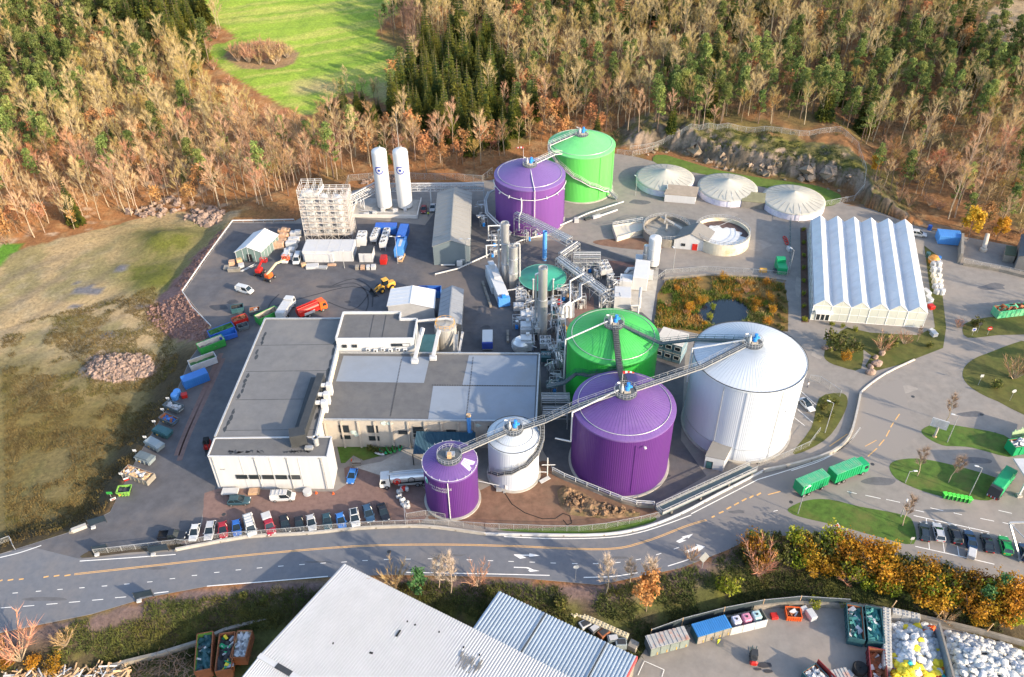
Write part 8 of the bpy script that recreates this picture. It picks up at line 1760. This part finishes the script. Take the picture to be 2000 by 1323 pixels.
put('tan',(770,1150),'brown twiggy bush left of the round green tree',1.35,idx=0);put('tan',(935,1145),'pale tan rounded bush right of the poplars',1.15,idx=0);put('tan',(40,1290),'large tan bush at the lower left corner',2.,idx=0);put('tan',(130,1260),'smaller tan bush right of the corner bush',1.,idx=1)
put('tan',(1480,1125),'broad tan bush in front of the golden hedge',1.7,idx=0);put('tan',(1845,1215),'dry tan bush under the hedge behind the white bags',1.,idx=1);put('tan',(1350,1095),'thin brown bush behind the diamond sign board',.9,idx=1)
PROTO['gtree']=[leafy(101,7,leafmat('fresh green leaves',(.03,.10,.035),(.08,.19,.06),.1,.2),26,.4,.75,'green_tree',.05,.9)]
put('gtree',(818,1155),'round green tree between the brown bush and the poplars');put('gtree',(1462,1062),'small green tree at the left end of the golden hedge',.55);put('gtree',(1915,1190),'round green pine like tree in the right part of the hedge',.95);put('gtree',(1945,1160),'second round green tree in the hedge, nearer the parking row',.85)
PROTO['copper']=[leafy(111,9.5,leafmat('bright copper leaves',(.36,.17,.045),(.5,.3,.1),.05,.3),34,.5,1.25,'autumn_tree',.12,1.15)]
put('copper',(1262,1195),'big copper orange tree between the road and the corrugated roof')
PROTO['yel']=[shrub(121,4.2,m_ygr,600,.4)];put('yel',(1418,1160),'yellow green bush below the bend of the road')
for k,(x,y,s_) in enumerate(((1590,1185,.6),(1640,1185,.45))): put('yel',(x,y),('yellow green shrub on the bank behind the skip','small yellow shrub on the bank behind the teal containers')[k],s_)
q=np.random.default_rng(5);HEDGE=[(1440,1075),(1500,1050),(1640,1068),(1800,1112),(1995,1168),(1999,1225),(1900,1220),(1850,1195),(1760,1170),(1640,1140),(1540,1105),(1470,1110)]
pts=[]
for _k in range(6000):
    if len(pts)>=95: break
    a,b_=q.uniform(1440,2040),q.uniform(1050,1230)
    if inside(np.array([a]),np.array([b_]),HEDGE)[0] and all((a-c)**2+((b_-d)*1.5)**2>330 for c,d in pts): pts.append((a,b_))
for a,b_ in pts:
    k=('gold','gold','gold','gold','olive','olive','olive','yel','tan','yel','gold','olive')[int(q.integers(12))];put(k,(a,b_),{'gold':'golden orange shrub in the long hedge above the recycling yard','olive':'olive green shrub in the long hedge above the recycling yard','tan':'bare tan shrub in the long hedge above the recycling yard','yel':'yellow green shrub in the long hedge above the recycling yard'}[k],float(q.uniform(.75,1.2)),{'gold':'golden shrubs in the hedge','olive':'olive shrubs in the hedge','tan':'bare shrubs in the hedge','yel':'yellow green shrubs in the hedge'}[k])
for x,y in ((20,1300),(70,1300),(0,1270),(110,1310)): put('gold',(x,y),'rusty orange shrub under the corner bush at lower left',.6,'rusty shrubs at lower left')
for k in range(24):
    x,y=q.uniform(320,1240),q.uniform(1150,1290)
    if inside(np.array([x]),np.array([y]),[(200,1200),(640,1145),(1000,1148),(1240,1170),(1240,1250),(1000,1180),(640,1150),(500,1210),(330,1290)])[0]: put('olive' if k%3 else 'tan',(x,y),'low %s scrub on the bank between the road and the big roof'%('olive' if k%3 else 'tan'),.55,'%s scrub on the road bank'%('olive' if k%3 else 'tan'))
# greenhouse verge, pond, beds
for x,y,k,s_,lab in ((1630,685,'olive',1.6,'tall olive bush at the left of the lane verge'),(1650,705,'gold',.6,'low golden bush below the tall olive bush'),(1665,690,'olive',1.1,'olive bush right of the tall olive bush'),(1722,690,'tan',1.2,'tan bush above the boulders'),(1738,683,'olive',1.3,'olive bush above the boulders'),(1765,672,'tan',1.,'tan bush at the front right of the greenhouse'),(1790,668,'birch',.6,'slim bare sapling at the front right of the greenhouse'),(1815,680,'olive',.6,'small olive bush near the grey slab stack'),(1980,740,'tan',1.8,'large bare bush on the right grass bank'),(1945,760,'olive',.9,'olive bush on the right grass bank'),(1905,640,'olive',1.,'olive bush left of the green ribbed container'),(1870,640,'tan',.7,'pale bush left of the green ribbed container')): put(k,(x,y),lab,s_)
for k in range(8): put('yel',(1569,452+k*25),'small yellow shrub in the bark bed along the greenhouse',.3,'yellow shrubs along the greenhouse')
for x,y,lab in ((1572,628,'yellow shrub at the left of the greenhouse door'),(1624,637,'first small yellow shrub along the greenhouse front'),(1645,641,'second small yellow shrub along the greenhouse front'),(1670,647,'third small green yellow shrub along the greenhouse front')): put('yel',(x,y),lab,.32)
PB=[(1283,640),(1290,575),(1306,552),(1380,545),(1470,546),(1527,556),(1500,640),(1475,640),(1400,652),(1330,640)];n_=0
while n_<34:
    a,b_=q.uniform(1280,1535),q.uniform(545,655)
    if not inside(np.array([a]),np.array([b_]),PB)[0] or ((a-1414)/50)**2+((b_-612)/27)**2<1: continue
    k=('gold','tan','olive','gold','tan')[int(q.integers(5))];put(k,(a,b_),{'gold':'rusty golden bush on the pond bank','tan':'dry tan reed bush on the pond bank','olive':'olive bush on the pond bank'}[k],float(q.uniform(.3,.5)),{'gold':'rusty bushes round the pond','tan':'reed bushes round the pond','olive':'olive bushes round the pond'}[k]);n_+=1
RB=wp(PB);WB=wp([(1414+52*math.cos(i*.4),612+28*math.sin(i*.4)) for i in range(16)])
for i_,(m_,h_) in enumerate(((M('rust reeds',(.34,.17,.03),.9,var=.35,scale=.3),1.5),(M('straw reeds',(.36,.27,.11),.9,var=.3,scale=.3),1.3),(M('green sedge',(.1,.15,.02),.9,var=.4,scale=.3),1.1))): tufts('reed_bed',(1100,1200,4200)[i_],RB,m_,.5,h_,.1,9,61+i_*3,None,.35,WB)
for x,y in ((1392,604),(1386,624)): put('yel',(x,y),'round yellow islet plant in the pond',.42,'islet plants in the pond')
for k in range(14): x=1520+6*(k%3);put('olive',(x,560+k*6.5),'low green bush on the bank right of the pond',.35,'low bushes right of the pond')
for x,y,s_ in ((1605,800,.6),(1620,815,.6),(1598,822,.5),(1612,790,.6),(1630,790,.55)): put('olive',(x,y),'low olive scrub on the bank below the white tank',s_,'scrub below the white tank')
PROTO['goldtree']=[leafy(131,11,leafmat('amber leaves',(.48,.24,.015),(.6,.38,.05),.05,.35),40,.6,1.1,'autumn_tree',.15,1.3)]
put('goldtree',(1890,470),'big amber tree behind the concrete wall at right');put('goldtree',(1945,470),'smaller amber tree right of the big amber tree',.7);put('goldtree',(1705,345),'amber leaved tree at the right end of the rock face',.7)
for x,y,s_ in ((735,885,.55),(722,880,.5),(748,888,.4)): put('olive',(x,y),'dark shrub at the edge of the small lawn',s_,'shrubs by the small lawn')
# meadow island of bare shrubs
for k in range(26):
    a=k*2.4;r=(k/26)**.5;put('tan',(510+58*r*math.cos(a),112+17*r*math.sin(a)),'bare tan bush on the island in the green meadow',float(q.uniform(1.,1.7)),'bare bushes on the meadow island')
# unseen wood beyond the right edge whose shade falls on the lane
joined('roadside_wood',[PROTO['pine'][0],PROTO['bare'][0]],[(X,Y,-.1,s_) for X,Y,s_ in ((137,150,1.0),(142,157,1.1),(147,148,.9),(150,161,1.0),(156,153,1.2),(150,141,1.),(136,167,.8),(160,170,1.1))])
for L in PROTO.values():
    for o in L:
        if o['label']=='x':
            for c in kids(o): bpy.data.objects.remove(c)
            bpy.data.objects.remove(o)
# ================================================================ recycling site south of the road
ZS=-3.1
z5=lambda x,y:(1200+x/5.556,1140+y/5.556);z9=lambda x,y:(1540+x/4.348,1140+y/4.348)
def corrug(name,label,A,B,Dv,zA,zD,pitch,amp,m,mw,extra=None):
    """ribbed sheet roof: A->B along the eave, A->D up the slope; walls below"""
    A=Vector((A[0],A[1],0));B=Vector((B[0],B[1],0));D=Vector((Dv[0],Dv[1],0));t=thing(name,label,'building',(A.x,A.y,ZS));u=(B-A);v=(D-A);n=int(u.length/pitch)
    b=MB();up=lambda z:Vector((0,0,z-ZS))
    for i in range(n):
        a=u*(i/n);c=u*((i+.38)/n);d=u*((i+.5)/n);e=u*((i+.88)/n);f=u*((i+1)/n);V=[]
        for x,h in ((a,0),(c,0),(d,amp),(e,amp),(f,0)): V+=[tuple(x+up(zA+h)),tuple(x+v+up(zD+h))]
        b.add(V,[(0,2,3,1),(2,4,5,3),(4,6,7,5),(6,8,9,7)])
    b.build('roof',m,t)
    b=MB();q=[u*.004+v*.004,u*.996+v*.004,u*.996+v*.996,u*.004+v*.996];zz_=[zA,zA,zD,zD];b.add([tuple(p) for p in q]+[tuple(p+up(z_-.12)) for p,z_ in zip(q,zz_)],[(i,(i+1)%4,4+(i+1)%4,4+i) for i in range(4)]+[(3,2,1,0)]);b.build('wall',mw,t)
    return t,u,v
m_big=M('pale sheet roof',(.40,.405,.415),.5,var=.06,scale=.25,stain=(.38,.38,.38),stain_amt=.6,stain_scale=.08);m_big2=M('blue grey sheet roof',(.36,.42,.48),.45,var=.08,scale=.4,metal=.2)
A=np.array(G2(672,1101,5));B=np.array(G2(1115,1323,5));D=np.array(G2(488,1271,6.4));u=(B-A);v=(D-A);n=np.array((-u[1],u[0]));n/=np.hypot(*n);L=abs(v@n);D2=A-n*L if (v@n)<0 else A+n*L
t,uu,vv=corrug('recycling_hall','vast pale ribbed roof of the hall below the road',A,A+u*1.35,D2,5,6.5,.5,.07,m_big,m_wgrey)
b=MB();e=vv+Vector((0,0,6.62-ZS));b.bar(e,e+uu,.9,.15);b.build('ridge_cap',m_white,t);b=MB();e2=e+uu*.06;b.bar(e2+Vector((0,0,.05)),e2+uu*.05+Vector((0,0,.05)),.95,.15);b.build('roof_vent',m_dark,t)
def onroof(x,y): g=G2(x,y,5.6);p=Vector((g[0]-A[0],g[1]-A[1],0));f=p.dot(vv)/vv.length_squared;return Vector((p.x,p.y,5+1.5*f-ZS+.14))
b=MB()
for x,y,dx,dy in ((782,1231,-11,13),(794,1213,0,0),(810,1218,-2,3),(856,1233,0,0),(722,1277,4,2),(904,1263,0,0),(650,1260,0,0),(935,1278,0,0)):
    p=onroof(x,y);q_=onroof(x+dx,y+dy+.1);b.bar(p,q_+Vector((.25,0,0)),.35,.06)
b.build('roof_hole',m_black,t)
b=MB();rr=random.Random(4);p=onroof(915,1296)
for k in range(26): b.bar(p+vv.normalized()*rr.uniform(-1.8,1.8)+uu.normalized()*(k-13)*.16,p+vv.normalized()*rr.uniform(-1.8,1.8)+uu.normalized()*(k-13)*.16,.14,.05)
b.build('roof_stain',M('dark mould stain',(.16,.155,.15),.8),t)
# far slope of the same hall beyond the ridge
corr=MB();n_=int(uu.length/.42)
for i in range(n_):
    a=uu*(i/n_)+vv;f=uu*((i+.5)/n_)+vv;g_=uu*((i+1)/n_)+vv;w_=vv*.9;z0=6.5-ZS;z1=5.1-ZS
    corr.add([tuple(a+Vector((0,0,z0))),tuple(a+w_+Vector((0,0,z1))),tuple(f+Vector((0,0,z0+.09))),tuple(f+w_+Vector((0,0,z1+.09))),tuple(g_+Vector((0,0,z0))),tuple(g_+w_+Vector((0,0,z1)))],[(0,1,3,2),(2,3,5,4)])
corr.build('roof_slope',m_big,t)
A2=np.array(G2(974,1155,2.6));C2=np.array(G2(918,1220,2.6));B2=np.array(G2(1243,1283,2.6));u2=B2-A2;v2=C2-A2;n2_=np.array((u2[1],-u2[0]));n2_/=np.hypot(*n2_);n2_*=np.sign(n2_@v2)
t,u3,v3=corrug('lean_to_hall','blue grey corrugated roof beside the vast pale roof',A2,B2,A2+n2_*18,2.6,3.6,.62,.2,m_big2,m_concd)
b=MB();[b.bar(u3*f+Vector((0,0,2.95-ZS)),u3*f+v3+Vector((0,0,3.95-ZS)),.2,.1) for f in (.36,.8)];b.build('roof_seam',m_dark,t)
b=MB();b.bar(u3+Vector((.1,0,2.2-ZS)),u3+v3+Vector((.1,0,3.2-ZS)),.25,1.1);b.build('gable_trim',M('faded red trim',(.45,.08,.08),.5),t)
# block wall with junk behind
def blockwall(label,pts,h,w,m,z=ZS,size=1.2,stud=True):
    P=[Vector(G(*p,z)) for p in pts];t=thing('block_wall',label,'wall',P[0]);o=P[0].copy()
    for a,q_ in zip(P[:-1],P[1:]):
        d=(q_-a);k=max(1,int(d.length/size));rz=math.atan2(d.y,d.x)
        for i in range(k):
            p=a.lerp(q_,(i+.5)/k)-o;b=MB();b.box((p.x,p.y,h/2),(d.length/k-.05,w,h),0,rz,.06)
            if stud:
                for s in (-.25,.25):
                    for y in (-.25,.25): c=Vector((s*size,y*w,0));c.rotate(Matrix.Rotation(rz,3,'Z'));b.box((p.x+c.x,p.y+c.y,h+.06),(.26,.26,.14),0,rz,.05)
            b.build('block',m,t)
    return t
m_cblk=M('cream concrete block',(.5,.44,.31),.85,var=.15,stain=(.35,.3,.2),stain_amt=.5);m_gblk=M('grey concrete block',(.38,.37,.35),.85,var=.15)
blockwall('cream studded block wall behind the corrugated lean-to',[(1117,1213),(1124,1206),(1226,1252)],1.6,1.1,m_cblk)
rr=random.Random(12)
for k,(x,y,lab,m_) in enumerate(((1142,1226,'discarded pale appliance nearest the bend of the cream block wall',m_wgrey),(1160,1235,'discarded dark appliance, second along the cream block wall',m_dark),(1178,1243,'discarded rusty appliance, third along the cream block wall',m_rust),(1196,1254,'discarded grey appliance, fourth along the cream block wall',m_sk1),(1212,1262,'discarded grey cabinet, last along the cream block wall',m_sk2))):
    t=thing('scrap_appliance',lab,'appliance',G(x,y,ZS),rr.uniform(0,1));MB().box((0,0,.7),(2.0,1.5,1.4),0,0,.08).build('case',m_,t);MB().box((.1,0,1.43),(1.5,1.0,.06)).build('lid',m_wgrey if k%2 else m_dark,t)
mod('waste_box','grey box at the end of the cream block wall',(1228,1262),(1244,1270),1.6,1.3,m_concd,z=ZS,base=.05,cat='box')
def cont(label,P,h,m,mr,ribs=9,front=None,fm=None):
    """closed container from photo corners of its roof front edge"""
    a,b_=P;A_=Vector(G(*a,ZS));B_=Vector(G(*b_,ZS));d=B_-A_;c=(A_+B_)/2;rz=math.atan2(d.y,d.x);nn=Vector((-d.y,d.x,0)).normalized()*1.3;c=c+nn
    t=thing('storage_container',label,'container',c,rz);L=d.length;b=MB();b.box((0,0,h/2+.1),(L,2.55,h));b.build('body',m,t)
    b=MB();k=ribs
    for i in range(k): x=-L/2+L*(i+.5)/k;b.box((x,0,h+.16),(L/k*.5,2.7,.12))
    b.box((0,0,h+.11),(L+.1,2.7,.06));b.build('roof',mr,t)
    for i in range(4): x=-L/2+L*(i+.5)/4;MB().box((x,-1.3,h/2+.05),(L/4-.15,.07,h-.25)).build('door',fm or m,t);MB().box((x+.4,-1.36,.7),(.12,.08,.7)).build('latch',m_yellow,kids(t)[-1])
    return t,L
m_rroof=M('rust patched roof',(.33,.33,.32),.6,var=.15,scale=1,stain=(.42,.13,.05),stain_amt=1.,stain_scale=.28)
cont('grey green container with a rust patched ribbed roof',[(1269,1284),(1344,1264)],2.5,m_sk1,m_rroof,9,None,M('grey green door',(.16,.19,.18),.6,var=.15))
cont('dark container under a bright blue ribbed roof',[(1360,1260),(1425,1241)],2.4,m_teal,M('bright blue roof',(.05,.22,.5),.45,var=.12),16,None,m_concd)
A_=Vector(G(1425,1241,ZS));B_=Vector(G(1496,1224,ZS));d=B_-A_;t=thing('bin_pen','open pen of pale metal panels holding three tanks','pen',A_,math.atan2(d.y,d.x));L=d.length
for i in range(3): MB().box((L*(i+.5)/3,0,1.1),(L/3-.1,.12,2.2)).build('panel',m_wgrey if i else M('pale steel panel',(.42,.41,.39),.6,var=.12),t)
b=MB();b.box((0,1.3,1),(.12,2.6,2));b.box((L,1.3,1),(.12,2.6,2));b.box((L/2,2.6,.9),(L,.12,1.8));b.build('side_wall',m_concd,t)
for i,(m_,lab) in enumerate(((M('pale lilac tank',(.5,.5,.6),.5),'pale lilac tank, left of three in the open pen'),(M('pink tank',(.55,.22,.32),.5),'pink tank, middle of three in the open pen'),(M('pale teal tank',(.35,.5,.52),.5),'pale teal tank, right of three in the open pen'))):
    p=A_+d*((i+.85)/3.6)+Vector((-d.y,d.x,0)).normalized()*1.4;t=thing('liquid_tank',lab,'tank',p,math.atan2(d.y,d.x));MB().box((0,0,1.6),(1.5,1.6,1.6),0,0,.15).build('body',m_,t);MB().lathe([(.22,0),(.22,.12),(0,.12)],12,(0,0,2.4)).build('cap',m_dark,t)
# fences of the yard
def fz(L,z): return [G(*p,z) for p in L]
m_net=M('dark netting',(.03,.045,.055),.8,var=.2)
t=thing('netting_fence','dark netting fence behind the storage containers','fence',G(1270,1240,ZS));P=[Vector(G(*p,ZS)) for p in ((1270,1246),(1331,1224),(1412,1203),(1488,1188),(1560,1181),(1655,1187))];o=Vector(G(1270,1240,ZS));b=MB();c=MB();r=MB()
for a,q_ in zip(P[:-1],P[1:]):
    b.add([tuple(a-o),tuple(q_-o),tuple(q_-o+Vector((0,0,2.6))),tuple(a-o+Vector((0,0,2.6)))],[(0,1,2,3)]);c.bar(a-o,a-o+Vector((0,0,2.8)),.12,.12);r.bar(a-o+Vector((0,0,2.6)),q_-o+Vector((0,0,2.6)),.08,.08)
b.build('netting',m_net,t);c.build('posts',m_wood,t)['kind']='stuff';r.build('top_wire',m_galv,t)
t=thing('retaining_wall','low weathered concrete wall along the back of the recycling yard','wall',G(1470,1189,ZS));o=Vector(G(1470,1189,ZS));P=[Vector(G(*p,ZS))-o for p in ((1470,1190),(1540,1183),(1648,1187),(1735,1198),(1834,1219),(1920,1240),(2020,1268))];b=MB();b.wall(P,0,1.3,.5);b.build('wall',m_concd,t)
for k,p in enumerate(((1737,1196),(1825,1216),(1923,1241))):
    t=thing('timber_post','slim timber post on the wall behind the white bag heaps','post',(*G2(*p,ZS),ZS+1.2),0,'timber posts on the wall');MB().bar((0,0,0),(.35,0,2.3),.13,.13).build('shaft',m_wood,t);MB().box((.35,0,2.32),(.2,.2,.06)).build('cap',m_wood,t)
# skips, boxes
tub('orange open skip of scrap at the back of the recycling yard',(1533,1203),(1562,1205),2.2,1.3,m_orange,m_rust,[m_rust,m_wgrey],ZS,fill=6)
mod('white_block','long white block lying by the orange skip',(1577,1196),(1589,1214),1.3,1.2,m_wgrey,z=ZS,base=0.02,cat='block');mod('white_block','crumpled white block against the back wall',(1566,1190),(1571,1197),1.2,1.,m_white,z=ZS,base=.02,cat='block')
mod('red_crate','small broken red crate beside the pen',(1505,1206),(1518,1205),1.2,.6,m_redp,z=ZS,base=.02,cat='crate')
tub('left of two teal containers heaped with green waste nets',(1668,1262),(1663,1196),2.7,2.3,m_teal,m_rust,[M('teal nets',(.05,.2,.19),.8,var=.4,scale=1.5),m_teal,m_wgrey],ZS,ch=1.,fill=22)
tub('right of two teal containers heaped with green waste nets',(1706,1268),(1699,1200),2.7,2.3,m_teal,m_teal,[bpy.data.materials['teal nets'],bpy.data.materials['teal nets'],m_white],ZS,ch=1.2,fill=20)
tub('rust brown open container with scattered white scraps',(1712,1345),(1706,1280),2.7,2.2,M('maroon container',(.15,.025,.03),.6,var=.2),m_rust,[m_rust,m_white],ZS,ch=.5,fill=12)
t=tub('dark container of white sheets with a raised red lid',(1575,1318),(1600,1345),3.2,2.2,m_teal,m_rust,[m_white,m_wgrey],ZS,ch=1.3,fill=16)
t=thing('container_lid','raised dark red container lid','lid',G(1604,1318,ZS),-1.0);MB().bar((-1.5,0,1.2),(5,0,1.0),.12,3.4).build('panel',M('dark red lid',(.22,.03,.03),.6,var=.15),t);b=MB();[b.bar((-1.3+k,.08,.2),(-1.3+k,.08,2.7),.1,.06) for k in range(6)];b.build('rib',m_rust,t)
cont('low container with a grey rust streaked roof at the bottom edge',[(1628,1352),(1660,1346)],2.2,m_sk1,m_rroof,5)
t=thing('black_bin','round black bin beside the maroon container','bin',G(1677,1312,ZS));MB().lathe([(1.1,0),(1.3,1.3),(1.1,1.5),(.2,1.3),(0,1.1)],16).build('shell',m_black,t);MB().box((-2,-.6,.15),(1.6,1.2,.3),0,.5,.05).build('tray',m_wgrey,t)
blockwall('grey studded block wall left of the coloured bag heap',[(1728,1316),(1726,1200)],2.2,1.4,m_gblk);blockwall('grey studded block wall behind the coloured bag heap',[(1738,1204),(1792,1216)],1.9,1.3,m_gblk)
P=[Vector(G(*p,ZS)) for p in ((1824,1236),(1853,1345))];t=thing('panel_wall','tall grey panel wall between the two bag heaps','wall',P[0]);dv=P[1]-P[0]
for i in range(4): MB().bar(dv*(i/4)+Vector((0,0,1.5)),dv*((i+.97)/4)+Vector((0,0,1.5)),.25,3.).build('panel',m_sk2,t)
MB().bar(Vector((0,0,3.1)),dv+Vector((0,0,3.1)),.35,.2).build('coping',m_concd,t)
# heaps of bags: uncountable -> stuff
def bagheap(name,reg,n,mats,hmax,rmin,rmax,seed,colf=None):
    q=random.Random(seed);b=MB();X=[p[0] for p in reg];Y=[p[1] for p in reg];k=0;cx,cy=sum(X)/len(X),sum(Y)/len(Y)
    while k<n:
        x,y=q.uniform(min(X),max(X)),q.uniform(min(Y),max(Y))
        if not inside(np.array([x]),np.array([y]),reg)[0]: continue
        k+=1;e=min(1,float(dist(np.array([x]),np.array([y]),reg+[reg[0]])[0])/28);r=q.uniform(rmin,rmax);z=ZS+hmax*e*q.uniform(.55,1.)+r*.15;g=G2(x,y,z);i0=len(b.v)
        b.at((g[0],g[1],z),q.uniform(0,6),q.uniform(-.7,.7),q.uniform(-.7,.7));b.ball((0,0,0),r,8,5,colf(x,y,q) if colf else q.randrange(len(mats)),q.uniform(.4,.75));b.T=None
        s_=q.random()*50
        for i in range(i0,len(b.v)): v_=b.v[i];f=1+.45*(vnoise(v_[0]*2.2+s_,v_[1]*2.2+v_[2]*2)-.5);b.v[i]=(g[0]+(v_[0]-g[0])*f*1.15,g[1]+(v_[1]-g[1])*f,z+(v_[2]-z)*f)
    b.poly([(*G2(x,y,ZS),ZS+.25) for x,y in reg],0)
    return setp(b.build(name,mats),kind='stuff')
m_plast=[M('white film bag',(.45,.45,.445),.55,var=.12,scale=1.5),M('grey white bag',(.4,.42,.46),.55,var=.15,scale=1.5),m_yelbag,m_orange,m_redp,M('turquoise bag',(.03,.42,.4),.5),M('clear grey film',(.48,.49,.5),.4,var=.2)]
bagheap('coloured_bag_heap',[(1737,1222),(1765,1216),(1820,1224),(1832,1260),(1848,1340),(1735,1340)],420,m_plast,2.4,.35,.85,3,lambda x,y,q:(2 if q.random()<.62 else q.choice((4,5,0,3,2))) if y>1290 and q.random()<.9 else (3 if q.random()<.03 else 2 if q.random()<.05 else q.choice((0,0,0,1,6))))
bagheap('white_bag_heap',[(1846,1238),(1870,1236),(1885,1240),(1950,1256),(2040,1290),(2040,1345),(1862,1345)],620,[m_plast[0],m_plast[0],m_plast[1],M('cream film',(.6,.57,.5),.6,var=.15)],2.6,.35,.8,4)
# lower left corner
m_lime=M('lime green container',(.14,.28,.05),.6,var=.15)
tub('lime rimmed container of dark beams left of the vast roof',(402,1325),(407,1252),2.7,2.6,m_rust,m_lime,[m_teal,m_dark,m_wgrey],ZS,ch=1.1,fill=14)
tub('rusty container of coloured sacks left of the vast roof',(442,1325),(450,1252),2.7,2.6,m_rust,m_rust,[m_dark,m_yelbag,m_tgreen,m_wgrey],ZS,ch=1.2,fill=18)
tub('rusty container of white scrap half under the vast roof edge',(470,1300),(484,1248),2.6,2.6,m_rust,m_wood,[m_white,m_wgrey],ZS,ch=1.3,fill=12)
t=thing('retaining_wall','long low concrete wall below the scrubby bank at lower left','wall',G(210,1308,ZS));o=Vector(G(210,1308,ZS));P=[Vector(G(*p,ZS))-o for p in ((205,1311),(252,1297),(310,1283),(385,1260),(440,1236),(525,1213))];b=MB();b.wall(P,-.4,1.1,.6);b.build('wall',m_concd,t)
q=random.Random(8);b=MB()
for k in range(260):
    x,y=q.uniform(15,255),q.uniform(1302,1340)
    if y<1322-(x-20)*.07: continue
    p=G(x,y,ZS);b.at((p[0],p[1],ZS+q.uniform(.1,1.6)),q.uniform(0,6),q.uniform(-.5,.5),q.uniform(-.5,.5));b.box((0,0,0),(q.uniform(1,3),q.uniform(.12,.35),q.uniform(.06,.2)),0 if q.random()<.8 else 1);b.T=None
setp(b.build('timber_waste_heap',[m_wood,m_wgrey]),kind='stuff')
b=MB()
for k in range(240):
    x,y=q.uniform(265,380),q.uniform(1280,1335)
    if y<1300-(x-265)*.3: continue
    p=T(x,y);twigtri(b,Vector(p)+Vector((0,0,q.uniform(.1,.8))),Vector((q.uniform(-1,1),q.uniform(-1,1),q.uniform(-.1,.3))),q.uniform(1.5,3.5),.16,q)
setp(b.build('branch_heap',m_twigd),kind='stuff')
# painted bay in the recycling yard, oil stains
for a,b_ in ((z5(325,845),z5(540,940)),(z5(325,845),z5(255,1000)),(z5(540,940),z5(515,1017))): mark('bay_line',[a,b_],.12,m_wpaint,ZS+.12,ZS)
for x,y,rx in ((1493,1300,14),(1500,1312,9),(1480,1308,7)): sheet('oil_stain',[(x+rx*math.cos(i*.6)*(1+.3*math.sin(i*2.3)),y+rx*.4*math.sin(i*.6)) for i in range(10)],ZS+.115,m_tyre,0,'structure',ZS)
